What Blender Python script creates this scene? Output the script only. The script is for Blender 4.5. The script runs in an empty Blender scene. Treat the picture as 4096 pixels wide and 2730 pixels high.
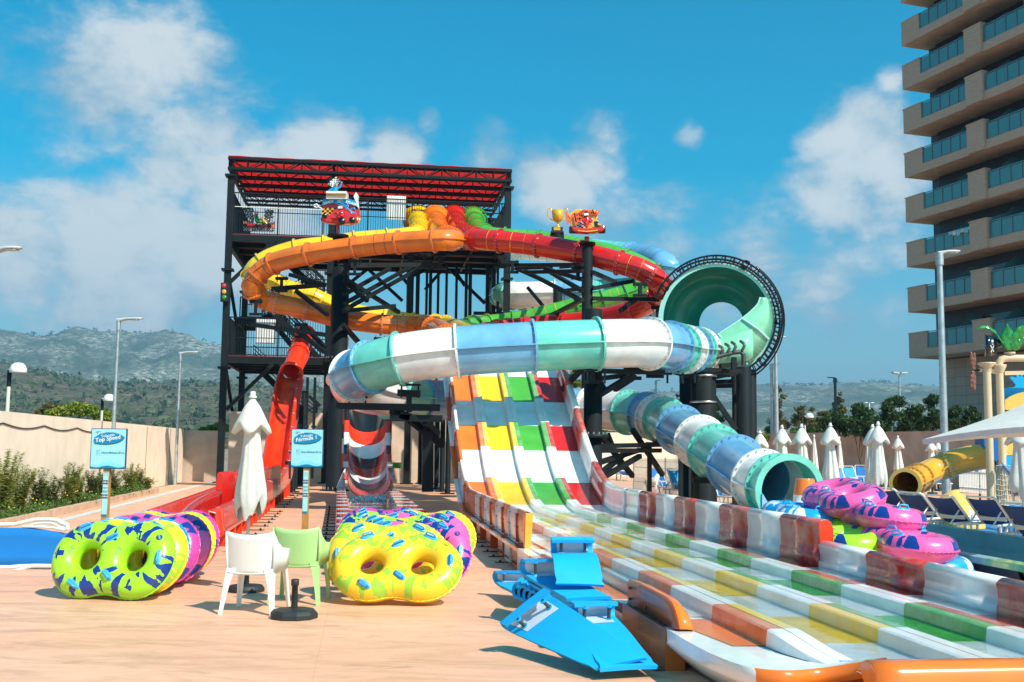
import bpy, math, random
from mathutils import Vector, Matrix, noise
R=math.radians; PI=math.pi
sc=bpy.context.scene
col=sc.collection
# ---------------------------------------------------------------- camera
FPX=4300.; HCAM=1.75; PIT=math.atan(428/FPX); ROL=0.012
cd=bpy.data.cameras.new('camera'); cam=bpy.data.objects.new('camera',cd); col.objects.link(cam)
cd.sensor_width=36; cd.sensor_fit='HORIZONTAL'; cd.lens=FPX/4096*36; cd.clip_start=.1; cd.clip_end=12000
_R0=Vector((1,0,0)); _U0=Vector((0,-math.sin(PIT),math.cos(PIT))); _F=Vector((0,math.cos(PIT),math.sin(PIT)))
_x=math.cos(ROL)*_R0+math.sin(ROL)*_U0; _y=-math.sin(ROL)*_R0+math.cos(ROL)*_U0; _z=-_F
cam.matrix_world=Matrix(((_x.x,_y.x,_z.x,0),(_x.y,_y.y,_z.y,0),(_x.z,_y.z,_z.z,HCAM),(0,0,0,1)))
sc.camera=cam
def ray(px,py):
    x=(px-2048)/FPX; y=-(py-1365)/FPX
    X=x*math.cos(ROL)-y*math.sin(ROL); U=x*math.sin(ROL)+y*math.cos(ROL)
    d=(X,math.cos(PIT)-U*math.sin(PIT),math.sin(PIT)+U*math.cos(PIT))
    return d[0]/d[1],d[2]/d[1]
def W(px,py,Y):
    a,b=ray(px,py); return Vector((a*Y,Y,HCAM+b*Y))
def G(px,py,z=0):
    a,b=ray(px,py); Y=(z-HCAM)/b; return Vector((a*Y,Y,z))
AX=R(7.66); SU=Vector((-math.sin(AX),math.cos(AX),0)); SV=Vector((math.cos(AX),math.sin(AX),0))
def L(s,t,z=0): return SU*s+SV*t+Vector((0,0,z))   # park axis frame: s away, t right
# ---------------------------------------------------------------- sun and sky
SUN_EL=R(46); SUN_DIR=Vector((.707,-.707,0)).normalized()*math.cos(SUN_EL)+Vector((0,0,math.sin(SUN_EL)))
sl=bpy.data.lights.new('sun','SUN'); sl.energy=5.0; sl.angle=R(.5); sl.color=(1,.92,.79)
so=bpy.data.objects.new('sun',sl); col.objects.link(so); so.rotation_euler=SUN_DIR.to_track_quat('Z','Y').to_euler()
sc.view_settings.view_transform='Standard'; sc.view_settings.look='None'; sc.view_settings.exposure=.36; sc.view_settings.gamma=1
wd=bpy.data.worlds.new('World'); sc.world=wd; wd.use_nodes=True
nt=wd.node_tree; nt.nodes.clear()
def N(t,**k):
    n=nt.nodes.new(t)
    for a,b in k.items(): setattr(n,a,b)
    return n
def MIX(bt='MIX'):
    n=nt.nodes.new('ShaderNodeMix'); n.data_type='RGBA'; n.blend_type=bt; return n
def MATH(op,a,b=None,c=None,clamp=False):
    n=nt.nodes.new('ShaderNodeMath'); n.operation=op; n.use_clamp=clamp
    for i,v in enumerate((a,b,c)):
        if v is None: continue
        if isinstance(v,(int,float)): n.inputs[i].default_value=v
        else: nt.links.new(v,n.inputs[i])
    return n.outputs[0]
def build_world():
    l=nt.links.new
    out=N('ShaderNodeOutputWorld'); bg=N('ShaderNodeBackground'); l(bg.outputs[0],out.inputs[0])
    sky=N('ShaderNodeTexSky'); sky.sky_type='NISHITA'; sky.sun_disc=False
    sky.sun_elevation=SUN_EL; sky.sun_rotation=math.atan2(SUN_DIR.x,SUN_DIR.y); sky.air_density=1.1; sky.dust_density=1.2; sky.ozone_density=1.5
    tc=N('ShaderNodeTexCoord'); sep=N('ShaderNodeSeparateXYZ'); l(tc.outputs['Generated'],sep.inputs[0])
    # cyan grade of the whole sky, stronger with height
    ht=MATH('MULTIPLY',sep.outputs[2],4.0,clamp=True)
    tint=MIX(); tint.inputs[6].default_value=SKYLO; tint.inputs[7].default_value=SKYHI; l(ht,tint.inputs[0])
    mul=MIX('MULTIPLY'); mul.inputs[0].default_value=1; l(sky.outputs[0],mul.inputs[6]); l(tint.outputs[2],mul.inputs[7])
    # clouds
    mp=N('ShaderNodeMapping'); mp.inputs['Scale'].default_value=(1,1,1.55); l(tc.outputs['Generated'],mp.inputs[0])
    def NZ(scale,det,rough,dist=0.,vec=None,off=0):
        n=N('ShaderNodeTexNoise'); n.inputs['Scale'].default_value=scale; n.inputs['Detail'].default_value=det
        n.inputs['Roughness'].default_value=rough; n.inputs['Distortion'].default_value=dist
        l(vec or mp.outputs[0],n.inputs['Vector']); return n.outputs[0]
    n1=NZ(5.5,12,.58,.25); n2=NZ(17,9,.62,.3)
    dens=MATH('ADD',MATH('MULTIPLY',MATH('SUBTRACT',n1,.665),2.1),MATH('MULTIPLY',MATH('SUBTRACT',n2,.5),.85))
    blob=None
    for (px,py,r,a) in CLOUDS:
        a_,b_=ray(px,py); c=Vector((a_,1,b_)).normalized()
        vm=N('ShaderNodeVectorMath',operation='DISTANCE'); l(tc.outputs['Generated'],vm.inputs[0]); vm.inputs[1].default_value=c
        mr=N('ShaderNodeMapRange',interpolation_type='SMOOTHSTEP'); l(vm.outputs['Value'],mr.inputs[0])
        mr.inputs[1].default_value=0; mr.inputs[2].default_value=r/FPX; mr.inputs[3].default_value=a; mr.inputs[4].default_value=0
        blob=mr.outputs[0] if blob is None else MATH('MAXIMUM',blob,mr.outputs[0])
    tot=MATH('ADD',dens,blob)
    mr=N('ShaderNodeMapRange',interpolation_type='SMOOTHSTEP'); l(tot,mr.inputs[0]); mr.inputs[1].default_value=.12; mr.inputs[2].default_value=.64
    mr.inputs[4].default_value=.9
    # cloud tone: bright where thick toward the top, blue grey in the thin and low parts
    mt=N('ShaderNodeMapRange',interpolation_type='SMOOTHSTEP'); l(MATH('ADD',tot,MATH('MULTIPLY',MATH('SUBTRACT',NZ(8,10,.62,.2),.5),2.2)),mt.inputs[0]); mt.inputs[1].default_value=.1; mt.inputs[2].default_value=.95
    cc=MIX(); cc.inputs[6].default_value=CLO; cc.inputs[7].default_value=CHI; l(mt.outputs[0],cc.inputs[0])
    fin=MIX(); l(mr.outputs[0],fin.inputs[0]); l(mul.outputs[2],fin.inputs[6]); l(cc.outputs[2],fin.inputs[7])
    l(fin.outputs[2],bg.inputs[0]); bg.inputs[1].default_value=SKYSTR
SKYSTR=.12
SKYLO=(.80,.84,.82,1); SKYHI=(.0,.88,1.03,1)
CLO=(2.0,3.2,4.0,1); CHI=(5.2,5.5,5.5,1)
CLOUDS=[(380,60,470,0.87),(820,300,336,0.80),(250,500,672,0.91),(640,1180,784,0.91),(1340,700,369,0.95),(2120,700,179,0.75),(2900,1100,470,0.85),(3250,620,246,0.80),(3480,1240,470,0.80),(2560,640,134,0.80),(1250,1050,448,0.85),(150,200,651,0.92),(450,330,752,1.09),(700,260,526,0.97),(800,560,702,1.07),(1000,760,651,1.15),(1230,620,425,1.12),(60,1000,777,1.09),(420,1020,878,1.09),(900,1050,702,1.07),(1600,620,325,0.87),(1720,500,150,0.82),(1950,620,325,0.87),
 (2200,760,451,1.03),(2400,620,376,0.99),(2750,560,174,0.87),(2600,900,576,0.97),(2300,1050,526,0.87),(3420,500,376,1.03),(3560,700,451,1.03),(3560,330,174,0.82),(3330,820,526,1.03),(3050,1000,526,0.97),(3350,1120,576,1.09),(2700,700,300,0.72),(1750,900,376,0.92),(3600,1000,376,0.87)]
build_world()
sc.render.engine='CYCLES'
# ---------------------------------------------------------------- materials
_mats={}
def mat(name,c,rough=.5,metal=0.,coat=0.,var=0.,vscale=3.,bump=0.,bscale=40.,spec=.5,c2=None,trans=0.,alpha=1.,dirt=0.):
    if name in _mats: return _mats[name]
    m=bpy.data.materials.new(name); m.use_nodes=True; t=m.node_tree; b=t.nodes['Principled BSDF']; l=t.links.new
    b.inputs['Base Color'].default_value=(*c,1); b.inputs['Roughness'].default_value=rough; b.inputs['Metallic'].default_value=metal
    b.inputs['Coat Weight'].default_value=coat; b.inputs['Coat Roughness'].default_value=.06; b.inputs['Specular IOR Level'].default_value=spec
    b.inputs['Transmission Weight'].default_value=trans; b.inputs['Alpha'].default_value=alpha
    tc=None
    if var or c2 or bump or dirt:
        tc=t.nodes.new('ShaderNodeTexCoord')
    if var or c2:
        n=t.nodes.new('ShaderNodeTexNoise'); n.inputs['Scale'].default_value=vscale; n.inputs['Detail'].default_value=6; n.inputs['Roughness'].default_value=.6
        l(tc.outputs['Object'],n.inputs['Vector'])
        mx=t.nodes.new('ShaderNodeMix'); mx.data_type='RGBA'
        d=c2 if c2 else tuple(max(0,x*(1-var)) for x in c); u=c if c2 else tuple(min(1,x*(1+var*.5)) for x in c)
        mx.inputs[6].default_value=(*u,1); mx.inputs[7].default_value=(*d,1)
        mr=t.nodes.new('ShaderNodeMapRange'); mr.inputs[1].default_value=.35; mr.inputs[2].default_value=.65; l(n.outputs[0],mr.inputs[0]); l(mr.outputs[0],mx.inputs[0])
        l(mx.outputs[2],b.inputs['Base Color'])
        if var and not c2:
            m2=t.nodes.new('ShaderNodeMapRange'); m2.inputs[3].default_value=rough; m2.inputs[4].default_value=min(1,rough+.14); l(n.outputs[0],m2.inputs[0]); l(m2.outputs[0],b.inputs['Roughness'])
    if bump:
        n=t.nodes.new('ShaderNodeTexNoise'); n.inputs['Scale'].default_value=bscale; n.inputs['Detail'].default_value=5; l(tc.outputs['Object'],n.inputs['Vector'])
        bp=t.nodes.new('ShaderNodeBump'); bp.inputs['Strength'].default_value=bump; bp.inputs['Distance'].default_value=.02; l(n.outputs[0],bp.inputs['Height']); l(bp.outputs[0],b.inputs['Normal'])
    _mats[name]=m; return m
def gel(name,c,rough=.14): return mat('gelcoat '+name,c,rough,coat=.35,var=.16,vscale=1.6,bump=.025,bscale=5)
GEL=dict(orange=gel('orange',(.86,.20,.018)),yellow=gel('yellow',(.93,.60,.015)),red=gel('red',(.62,.018,.012)),green=gel('green',(.085,.42,.045)),
 teal=gel('teal',(.17,.62,.52)),blue=gel('light blue',(.17,.42,.66)),white=gel('white',(.86,.86,.84)),dteal=gel('deep teal',(.008,.27,.19),.34),
 black=gel('black',(.012,.013,.014)),pblue=gel('pool blue',(.10,.30,.42)),ored=gel('orange red',(.82,.045,.012)),lgreen=gel('light green',(.25,.66,.42)),
 mustard=gel('mustard',(.86,.42,.045)),dblue=gel('deep blue',(.0,.14,.52)),sky=gel('sky blue',(.30,.55,.82)),osh=gel('panel orange',(.72,.16,.03)))
BLK=mat('black painted steel',(.009,.013,.015),.45,metal=0,spec=.22,coat=.03,var=.3,vscale=2,bump=.03,bscale=30)
GALV=mat('galvanised steel',(.50,.54,.56),.42,metal=.75,var=.2,vscale=6)
BOLT=mat('zinc bolt',(.45,.45,.45),.35,metal=.9)
DBOLT=mat('dark bolt',(.12,.11,.10),.4,metal=.6)
# ---------------------------------------------------------------- mesh builder
class MB:
    def __init__(s): s.v=[]; s.f=[]; s.m=[]; s.sm=[]; s.T=Matrix.Identity(4)
    def _a(s,vs,fs,mi=0,smooth=False):
        o=len(s.v); T=s.T
        s.v.extend([tuple(T@Vector(p)) for p in vs]); s.f.extend([tuple(o+i for i in f) for f in fs]); s.m.extend([mi]*len(fs)); s.sm.extend([smooth]*len(fs)); return s
    def box(s,lo,hi,mi=0):
        x0,y0,z0=lo; x1,y1,z1=hi
        return s._a([(x0,y0,z0),(x1,y0,z0),(x1,y1,z0),(x0,y1,z0),(x0,y0,z1),(x1,y0,z1),(x1,y1,z1),(x0,y1,z1)],[(0,3,2,1),(4,5,6,7),(0,1,5,4),(1,2,6,5),(2,3,7,6),(3,0,4,7)],mi)
    def bar(s,a,b,w,h=None,up=(0,0,1),mi=0):
        a=Vector(a);b=Vector(b);h=h or w; d=(b-a); 
        if d.length<1e-6: return s
        d.normalize(); u=Vector(up)
        if abs(d.dot(u))>.98: u=Vector((-.13,.99,0))
        r=d.cross(u).normalized(); u=r.cross(d); r*=w/2; u*=h/2
        vs=[p+q for p in (a,b) for q in (-r-u,r-u,r+u,-r+u)]
        return s._a(vs,[(0,3,2,1),(4,5,6,7),(0,1,5,4),(1,2,6,5),(2,3,7,6),(3,0,4,7)],mi)
    def cyl(s,a,b,r0,r1=None,n=12,mi=0,caps=True,smooth=True):
        a=Vector(a);b=Vector(b); r1=r0 if r1 is None else r1; d=(b-a).normalized()
        u=Vector((0,0,1)) if abs(d.z)<.95 else Vector((1,0,0)); x=d.cross(u).normalized(); y=d.cross(x)
        vs=[]
        for p,r in ((a,r0),(b,r1)):
            for i in range(n):
                t=2*PI*i/n; vs.append(p+(x*math.cos(t)+y*math.sin(t))*r)
        s._a(vs,[(i,i+n,(i+1)%n+n,(i+1)%n) for i in range(n)],mi,smooth)
        if caps: s._a(vs,[tuple(range(n)),tuple(range(2*n-1,n-1,-1))],mi)
        return s
    def tube(s,pts,r,n=8,mi=0,caps=True):
        pts=[Vector(p) for p in pts]; rr=r if isinstance(r,(list,tuple)) else [r]*len(pts); vs=[]; x=None
        for i,p in enumerate(pts):
            d=(pts[min(i+1,len(pts)-1)]-pts[max(i-1,0)]).normalized()
            if x is None:
                u=Vector((0,0,1)) if abs(d.z)<.9 else Vector((1,0,0)); x=d.cross(u).normalized()
            x=(x-d*x.dot(d)).normalized(); y=d.cross(x)
            for k in range(n):
                t=2*PI*k/n; vs.append(p+(x*math.cos(t)+y*math.sin(t))*rr[i])
        fs=[(i*n+k,i*n+(k+1)%n,(i+1)*n+(k+1)%n,(i+1)*n+k) for i in range(len(pts)-1) for k in range(n)]
        s._a(vs,fs,mi,True)
        if caps: s._a(vs,[tuple(range(n-1,-1,-1)),tuple(range((len(pts)-1)*n,len(pts)*n))],mi)
        return s
    def lathe(s,prof,c=(0,0,0),ax=(0,0,1),n=20,mi=0,smooth=True,a0=0,a1=2*PI,ref=None):
        ax=Vector(ax).normalized(); u=Vector(ref) if ref else (Vector((1,0,0)) if abs(ax.x)<.9 else Vector((0,1,0))); x=(u-ax*u.dot(ax)).normalized(); y=ax.cross(x); c=Vector(c)
        full=abs(a1-a0-2*PI)<1e-6; m=n if full else n+1; vs=[]
        for (r,h) in prof:
            for i in range(m):
                t=a0+(a1-a0)*i/n; vs.append(c+ax*h+(x*math.cos(t)+y*math.sin(t))*r)
        fs=[]
        for j in range(len(prof)-1):
            for i in range(n):
                i2=(i+1)%m; fs.append((j*m+i,j*m+i2,(j+1)*m+i2,(j+1)*m+i))
        return s._a(vs,fs,mi,smooth)
    def ell(s,c,r,n=12,mi=0,rot=None):
        c=Vector(c); vs=[]; k=n//2
        for j in range(k+1):
            ph=PI*j/k
            for i in range(n):
                t=2*PI*i/n; p=Vector((math.sin(ph)*math.cos(t)*r[0],math.sin(ph)*math.sin(t)*r[1],math.cos(ph)*r[2]))
                if rot: p=rot@p
                vs.append(c+p)
        return s._a(vs,[(j*n+i,(j+1)*n+i,(j+1)*n+(i+1)%n,j*n+(i+1)%n) for j in range(k) for i in range(n)],mi,True)
    def prism(s,pts,o,x,y,t,mi=0):
        "2D outline pts in plane (o,x,y) extruded by t along x cross y"
        o=Vector(o);x=Vector(x).normalized();y=Vector(y).normalized();nn=x.cross(y)*t; n=len(pts)
        a=[o+x*p[0]+y*p[1] for p in pts]; vs=a+[p+nn for p in a]
        return s._a(vs,[tuple(range(n-1,-1,-1)),tuple(range(n,2*n))]+[(i,(i+1)%n,(i+1)%n+n,i+n) for i in range(n)],mi)
    def sheet(s,a,b,mi=0,smooth=True,thick=0):
        "ruled surface between two equally long point rows"
        n=len(a); s._a(list(a)+list(b),[(i,i+1,n+i+1,n+i) for i in range(n-1)],mi,smooth); return s
    def rows(s,rows,mi=0,smooth=True,mf=None):
        n=len(rows[0]); o=len(s.v); T=s.T
        for r in rows: s.v.extend([tuple(T@Vector(p)) for p in r])
        for j in range(len(rows)-1):
            for i in range(n-1):
                s.f.append((o+j*n+i,o+j*n+i+1,o+(j+1)*n+i+1,o+(j+1)*n+i)); s.m.append(mf(j,i) if mf else mi); s.sm.append(smooth)
        return s
    def build(s,name,mats,parent=None,label=None,cat=None,group=None,kind=None,solid=0,bevel=0):
        if not isinstance(mats,(list,tuple)): mats=[mats]
        org=Vector((0,0,0))
        if parent is not None: org=Vector(parent.get('_o',(0,0,0)))
        elif s.v and cat:
            xs=[p[0] for p in s.v]; ys=[p[1] for p in s.v]; zs=[p[2] for p in s.v]
            org=Vector(((min(xs)+max(xs))/2,(min(ys)+max(ys))/2,min(zs)))
        me=bpy.data.meshes.new(name); me.from_pydata([(p[0]-org.x,p[1]-org.y,p[2]-org.z) for p in s.v],[],s.f)
        for m in mats: me.materials.append(m)
        me.polygons.foreach_set('material_index',s.m); me.polygons.foreach_set('use_smooth',s.sm); me.update()
        o=bpy.data.objects.new(name,me); col.objects.link(o)
        if parent is not None: o.parent=parent; o['_o']=tuple(org); del o['_o']; _org[o.name]=org
        else: o.location=org
        if parent is None: _org[o.name]=org
        if solid:
            md=o.modifiers.new('s','SOLIDIFY'); md.thickness=solid; md.offset=0
        if bevel:
            md=o.modifiers.new('b','BEVEL'); md.width=bevel; md.segments=2; md.limit_method='ANGLE'; md.angle_limit=R(40)
        tag(o,label,cat,group,kind); return o
_org={}
class _P(dict): pass
def tag(o,label=None,cat=None,group=None,kind=None):
    if label: o['label']=label
    if cat: o['category']=cat
    if group: o['group']=group
    if kind: o['kind']=kind
    return o
def thing(name,label,cat,loc=(0,0,0),group=None):
    o=bpy.data.objects.new(name,None); col.objects.link(o); o.empty_display_size=.2; o.location=loc; _org[o.name]=Vector(loc); return tag(o,label,cat,group)
# children are written in world coordinates: look the origin up by name
_b=MB.build
def build(s,name,mats,parent=None,label=None,cat=None,group=None,**k):
    k.update(label=label,cat=cat,group=group)
    if parent is not None:
        org=_org.get(parent.name,Vector((0,0,0))); parent['_o']=tuple(org)
        o=_b(s,name,mats,parent,**k); del parent['_o']; _org[o.name]=org; return o
    return _b(s,name,mats,None,**k)
MB.build=build
def pieces(s,name,mats,parent=None,marks=None,**k):
    "one object per separate piece (or per marked run of faces)"
    n=len(s.v)
    if marks is None:
        par=list(range(n))
        def fd(a):
            while par[a]!=a: par[a]=par[par[a]]; a=par[a]
            return a
        seen={}
        for i,p in enumerate(s.v):
            q=(round(p[0],4),round(p[1],4),round(p[2],4))
            if q in seen: par[fd(i)]=fd(seen[q])
            else: seen[q]=i
        for f in s.f:
            a=fd(f[0])
            for i in f[1:]: par[fd(i)]=a
        grp={}
        for j,f in enumerate(s.f): grp.setdefault(fd(f[0]),[]).append(j)
        grp=list(grp.values())
    else:
        mk=list(marks)+[len(s.f)]; grp=[list(range(a,b)) for a,b in zip(mk,mk[1:]) if b>a]
    out=[]
    for g in grp:
        m=MB(); mp={}
        for j in g:
            for i in s.f[j]:
                if i not in mp: mp[i]=len(m.v); m.v.append(s.v[i])
            m.f.append(tuple(mp[i] for i in s.f[j])); m.m.append(s.m[j]); m.sm.append(s.sm[j])
        out.append(m.build(name,mats,parent,**k))
    return out
MB.pieces=pieces
def kids(o): return [c for c in bpy.data.objects if c.parent==o]
def copy_tree(o,parent=None,cache=None):
    c=o.copy(); col.objects.link(c); c.parent=parent
    for ch in list(o.children): copy_tree(ch,c)
    return c
def place(o,M,label=None):
    o.matrix_world=M if isinstance(M,Matrix) else Matrix.Translation(M)
    if label: o['label']=label
    return o
def catmull(P,n=12):
    P=[Vector(p) for p in P]; out=[]
    for i in range(len(P)-1):
        p0=P[i-1] if i>0 else P[0]*2-P[1]; p1=P[i]; p2=P[i+1]; p3=P[i+2] if i+2<len(P) else P[-1]*2-P[-2]
        d=[max((b-a).length,1e-4)**.5 for a,b in ((p0,p1),(p1,p2),(p2,p3))]
        t0=0;t1=d[0];t2=t1+d[1];t3=t2+d[2]
        for k in range(n):
            t=t1+(t2-t1)*k/n
            A1=p0*((t1-t)/(t1-t0))+p1*((t-t0)/(t1-t0)); A2=p1*((t2-t)/(t2-t1))+p2*((t-t1)/(t2-t1)); A3=p2*((t3-t)/(t3-t2))+p3*((t-t2)/(t3-t2))
            B1=A1*((t2-t)/(t2-t0))+A2*((t-t0)/(t2-t0)); B2=A2*((t3-t)/(t3-t1))+A3*((t-t1)/(t3-t1))
            out.append(B1*((t2-t)/(t2-t1))+B2*((t-t1)/(t2-t1)))
    out.append(P[-1]); return out
def text(s,size,o,x,y,name,m,parent=None,ext=.002,bold=0.,shear=0.,align='CENTER',**k):
    "lettering as a mesh: o = centre, x = reading direction, y = up"
    c=bpy.data.curves.new('t','FONT'); c.body=s; c.size=size; c.align_x=align; c.align_y='CENTER'; c.extrude=ext; c.offset=bold; c.shear=shear; c.resolution_u=3
    t=bpy.data.objects.new('t',c); col.objects.link(t); dg=bpy.context.evaluated_depsgraph_get()
    me=bpy.data.meshes.new_from_object(t.evaluated_get(dg)); bpy.data.objects.remove(t)
    x=Vector(x).normalized(); y=Vector(y); y=(y-x*y.dot(x)).normalized(); z=x.cross(y)
    mb=MB(); mb.T=Matrix(((x.x,y.x,z.x,o[0]),(x.y,y.y,z.y,o[1]),(x.z,y.z,z.z,o[2]),(0,0,0,1)))
    mb._a([v.co for v in me.vertices],[tuple(p.vertices) for p in me.polygons])
    return mb if name is None else mb.build(name,m,parent,**k)
def tpx(px,s,py=1500):
    k=ray(px,py)[0]; return s*(k*math.cos(AX)+math.sin(AX))/(math.cos(AX)-k*math.sin(AX))
def zat(px,py,s,t):
    p=L(s,t); return HCAM+ray(px,py)[1]*p.y
def nodes_of(m): return m.node_tree
def ground_mat():
    m=bpy.data.materials.new('stamped terracotta concrete'); m.use_nodes=True; t=m.node_tree; b=t.nodes['Principled BSDF']; l=t.links.new
    tc=t.nodes.new('ShaderNodeTexCoord')
    def mp(sx,sy,rot=0):
        n=t.nodes.new('ShaderNodeMapping'); n.inputs['Scale'].default_value=(sx,sy,1); n.inputs['Rotation'].default_value=(0,0,rot); l(tc.outputs['Object'],n.inputs[0]); return n.outputs[0]
    def nz(v,s,d=8,r=.6,dist=0):
        n=t.nodes.new('ShaderNodeTexNoise'); n.inputs['Scale'].default_value=s; n.inputs['Detail'].default_value=d; n.inputs['Roughness'].default_value=r; n.inputs['Distortion'].default_value=dist; l(v,n.inputs['Vector']); return n.outputs[0]
    def mx(f,a,c,bt='MIX'):
        n=t.nodes.new('ShaderNodeMix'); n.data_type='RGBA'; n.blend_type=bt
        for i,v in ((0,f),(6,a),(7,c)):
            if isinstance(v,(int,float)): n.inputs[i].default_value=v
            elif isinstance(v,tuple): n.inputs[i].default_value=(*v,1)
            else: l(v,n.inputs[i])
        return n.outputs[2]
    def rng(v,a,c,x=0.,y=1.):
        n=t.nodes.new('ShaderNodeMapRange'); n.inputs[1].default_value=a; n.inputs[2].default_value=c; n.inputs[3].default_value=x; n.inputs[4].default_value=y; l(v,n.inputs[0]); return n.outputs[0]
    st=nz(mp(.45,1.7,.12),1.5,11,.72,1.3); big=nz(mp(.25,.5),.8,5); fine=nz(mp(1,3),9,8,.7); 
    c=mx(rng(big,.35,.7),(.86,.47,.30),(.79,.37,.205))
    c=mx(rng(st,.47,.70),c,(.56,.26,.13))
    c=mx(rng(fine,.35,.8,0,.35),c,(.88,.60,.42))
    sp=nz(mp(.22,.7,-.1),2.8,10,.75,2.0); c=mx(rng(sp,.56,.68,0,.6),c,(.36,.17,.09))
    # control joints of the slab every four metres
    def joint(axis,period,off,w):
        s_=t.nodes.new('ShaderNodeSeparateXYZ'); mpn=t.nodes.new('ShaderNodeMapping'); mpn.inputs['Rotation'].default_value=(0,0,-AX); l(tc.outputs['Object'],mpn.inputs[0]); l(mpn.outputs[0],s_.inputs[0])
        a=t.nodes.new('ShaderNodeMath'); a.operation='PINGPONG'; ad=t.nodes.new('ShaderNodeMath'); ad.operation='ADD'; ad.inputs[1].default_value=off; l(s_.outputs[axis],ad.inputs[0]); l(ad.outputs[0],a.inputs[0]); a.inputs[1].default_value=period/2
        g=t.nodes.new('ShaderNodeMath'); g.operation='LESS_THAN'; g.inputs[1].default_value=w; l(a.outputs[0],g.inputs[0]); return g.outputs[0]
    j=joint(0,5.,.35,.006); j2=joint(1,5.,1.2,.006)
    mm=t.nodes.new('ShaderNodeMath'); mm.operation='MAXIMUM'; l(j,mm.inputs[0]); l(j2,mm.inputs[1])
    fac=t.nodes.new('ShaderNodeMath'); fac.operation='MULTIPLY'; fac.inputs[1].default_value=.14; l(mm.outputs[0],fac.inputs[0])
    c=mx(fac.outputs[0],c,(.30,.17,.11)); l(c,b.inputs['Base Color'])
    l(rng(st,.3,.7,.62,.38),b.inputs['Roughness'])
    bp=t.nodes.new('ShaderNodeBump'); bp.inputs['Strength'].default_value=.35; bp.inputs['Distance'].default_value=.01
    l(nz(mp(.6,3.2),4,10,.7,.5),bp.inputs['Height']); l(bp.outputs[0],b.inputs['Normal']); return m
GM=ground_mat()
dirt=mat('dry earth',(.30,.22,.15),.9,var=.4,vscale=.02)
m=MB(); m._a([(-4000,-300,-.02),(4000,-300,-.02),(4000,5000,-.02),(-4000,5000,-.02)],[(0,1,2,3)]); m.build('ground',dirt,kind='structure')
m=MB(); m._a([L(-6,-8.2),L(-6,40),L(95,40),L(95,-8.2)],[(0,1,2,3)]); m.build('paved_terrace',GM,kind='structure')
drain=mat('pale drain concrete',(.62,.60,.56),.8,var=.2,vscale=5)
m=MB(); m._a([L(6,-6.72,.004),L(6,-6.45,.004),L(56,-6.95,.004),L(56,-7.25,.004)],[(0,1,2,3)]); m.build('drain_strip',drain,kind='structure')
kerb=mat('planter kerb render',(.62,.40,.27),.85,var=.2,vscale=3,bump=.2,bscale=60)
m=MB()
m.bar(L(4,-7.18,.08),L(40.5,-7.42,.08),.16,.18); m.bar(L(40.45,-7.52,.08),L(40.45,-8.3,.08),.16,.176)
m.build('planter_kerb',kerb,kind='structure')
soil=mat('planter soil',(.20,.11,.07),.95,var=.5,vscale=6,bump=.5,bscale=20)
m=MB(); m._a([L(4,-8.3,.06),L(4,-7.2,.06),L(40.4,-7.44,.06),L(40.4,-8.3,.06)],[(0,1,2,3)]); m.build('planter_soil',soil,kind='structure')
poolpad=mat('blue pool coating',(.012,.21,.50),.5,var=.25,vscale=1.5)
# ---------------- walls
def stucco(name,c,v=.17): return mat(name,c,.9,var=v,vscale=1.3,bump=.25,bscale=90)
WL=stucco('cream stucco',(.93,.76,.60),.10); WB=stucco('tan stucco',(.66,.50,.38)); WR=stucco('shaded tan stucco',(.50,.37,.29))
def wallbox(mb,s0,t0,s1,t1,h,th=.2,z0=-.05):
    mb.bar(L(s0,t0,(h+z0)/2),L(s1,t1,(h+z0)/2),th,h-z0)
WDW=mat('wall joint shadow gap',(.10,.06,.04),.9)
m=MB(); wallbox(m,6,-8.3,52.6,-8.62,2.46)
o=m.build('garden_wall',WL,None,'long cream rendered wall behind the planter with shrubs','wall')
m=MB()
for s in (24.9,43.5,48.8): m.bar(L(s,-8.44+.185*0,1.2)+SV*(.10-(s-6)*.0069*.0),L(s,-8.44,1.2)+SV*.1+Vector((0,0,.001)),.01)
m=MB()
for s in (43.6,48.9):
    t=-8.3-(s-6)*.00687+.1; m.box((0,0,0),(0,0,0)) if 0 else m.bar(L(s,t,.02),L(s,t,2.4),.03,.02)
m.build('expansion_joint',WDW,o)
m=MB(); P=[]
for i in range(61):
    s=13+i*.37; t=-8.3-(s-6)*.00687+.115; ph=(i%9)/9; P.append(L(s,t,2.14-.10*math.sin(ph*PI)+.045))
m.tube(P,.016,6); m.build('hanging_hose',mat('black rubber hose',(.02,.02,.02),.5),None,'black hose hung in waves along the top of the cream wall','hose')
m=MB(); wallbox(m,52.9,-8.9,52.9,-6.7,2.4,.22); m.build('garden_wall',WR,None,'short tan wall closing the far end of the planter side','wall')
m=MB(); wallbox(m,52.8,-6.45,52.8,7.2,3.32,.25); wallbox(m,52.95,-6.36,58,-6.36,3.3,.2)
back=m.build('rendered_wall',WB,None,'tall tan rendered wall behind the black steel tower','wall')
p0=Vector((5.0,71,0)); p1=Vector((13.6,71.5,0)); p2=Vector((26,40,0))
m=MB(); m.bar(p0+Vector((-3,0,1.4)),p1+Vector((0,0,1.4)),.25,2.9); far=m.build('rendered_wall',WL,None,'sunlit cream wall with a white door beyond the sun loungers','wall')
def Pp(px,Y): 
    p=W(px,1800,Y); p.z=0; return p
wht=mat('white painted metal',(.72,.73,.72),.45,var=.08)
a=Pp(2402,70.7); m=MB(); m.box((a.x,a.y-.03,0),(a.x+1.05,a.y+.03,2.1)); d=m.build('door',wht,far); m=MB(); m.bar((a.x+.1,a.y-.08,1.05),(a.x+.95,a.y-.08,1.05),.05); m.build('push_bar',GEL['green'],d)
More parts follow.
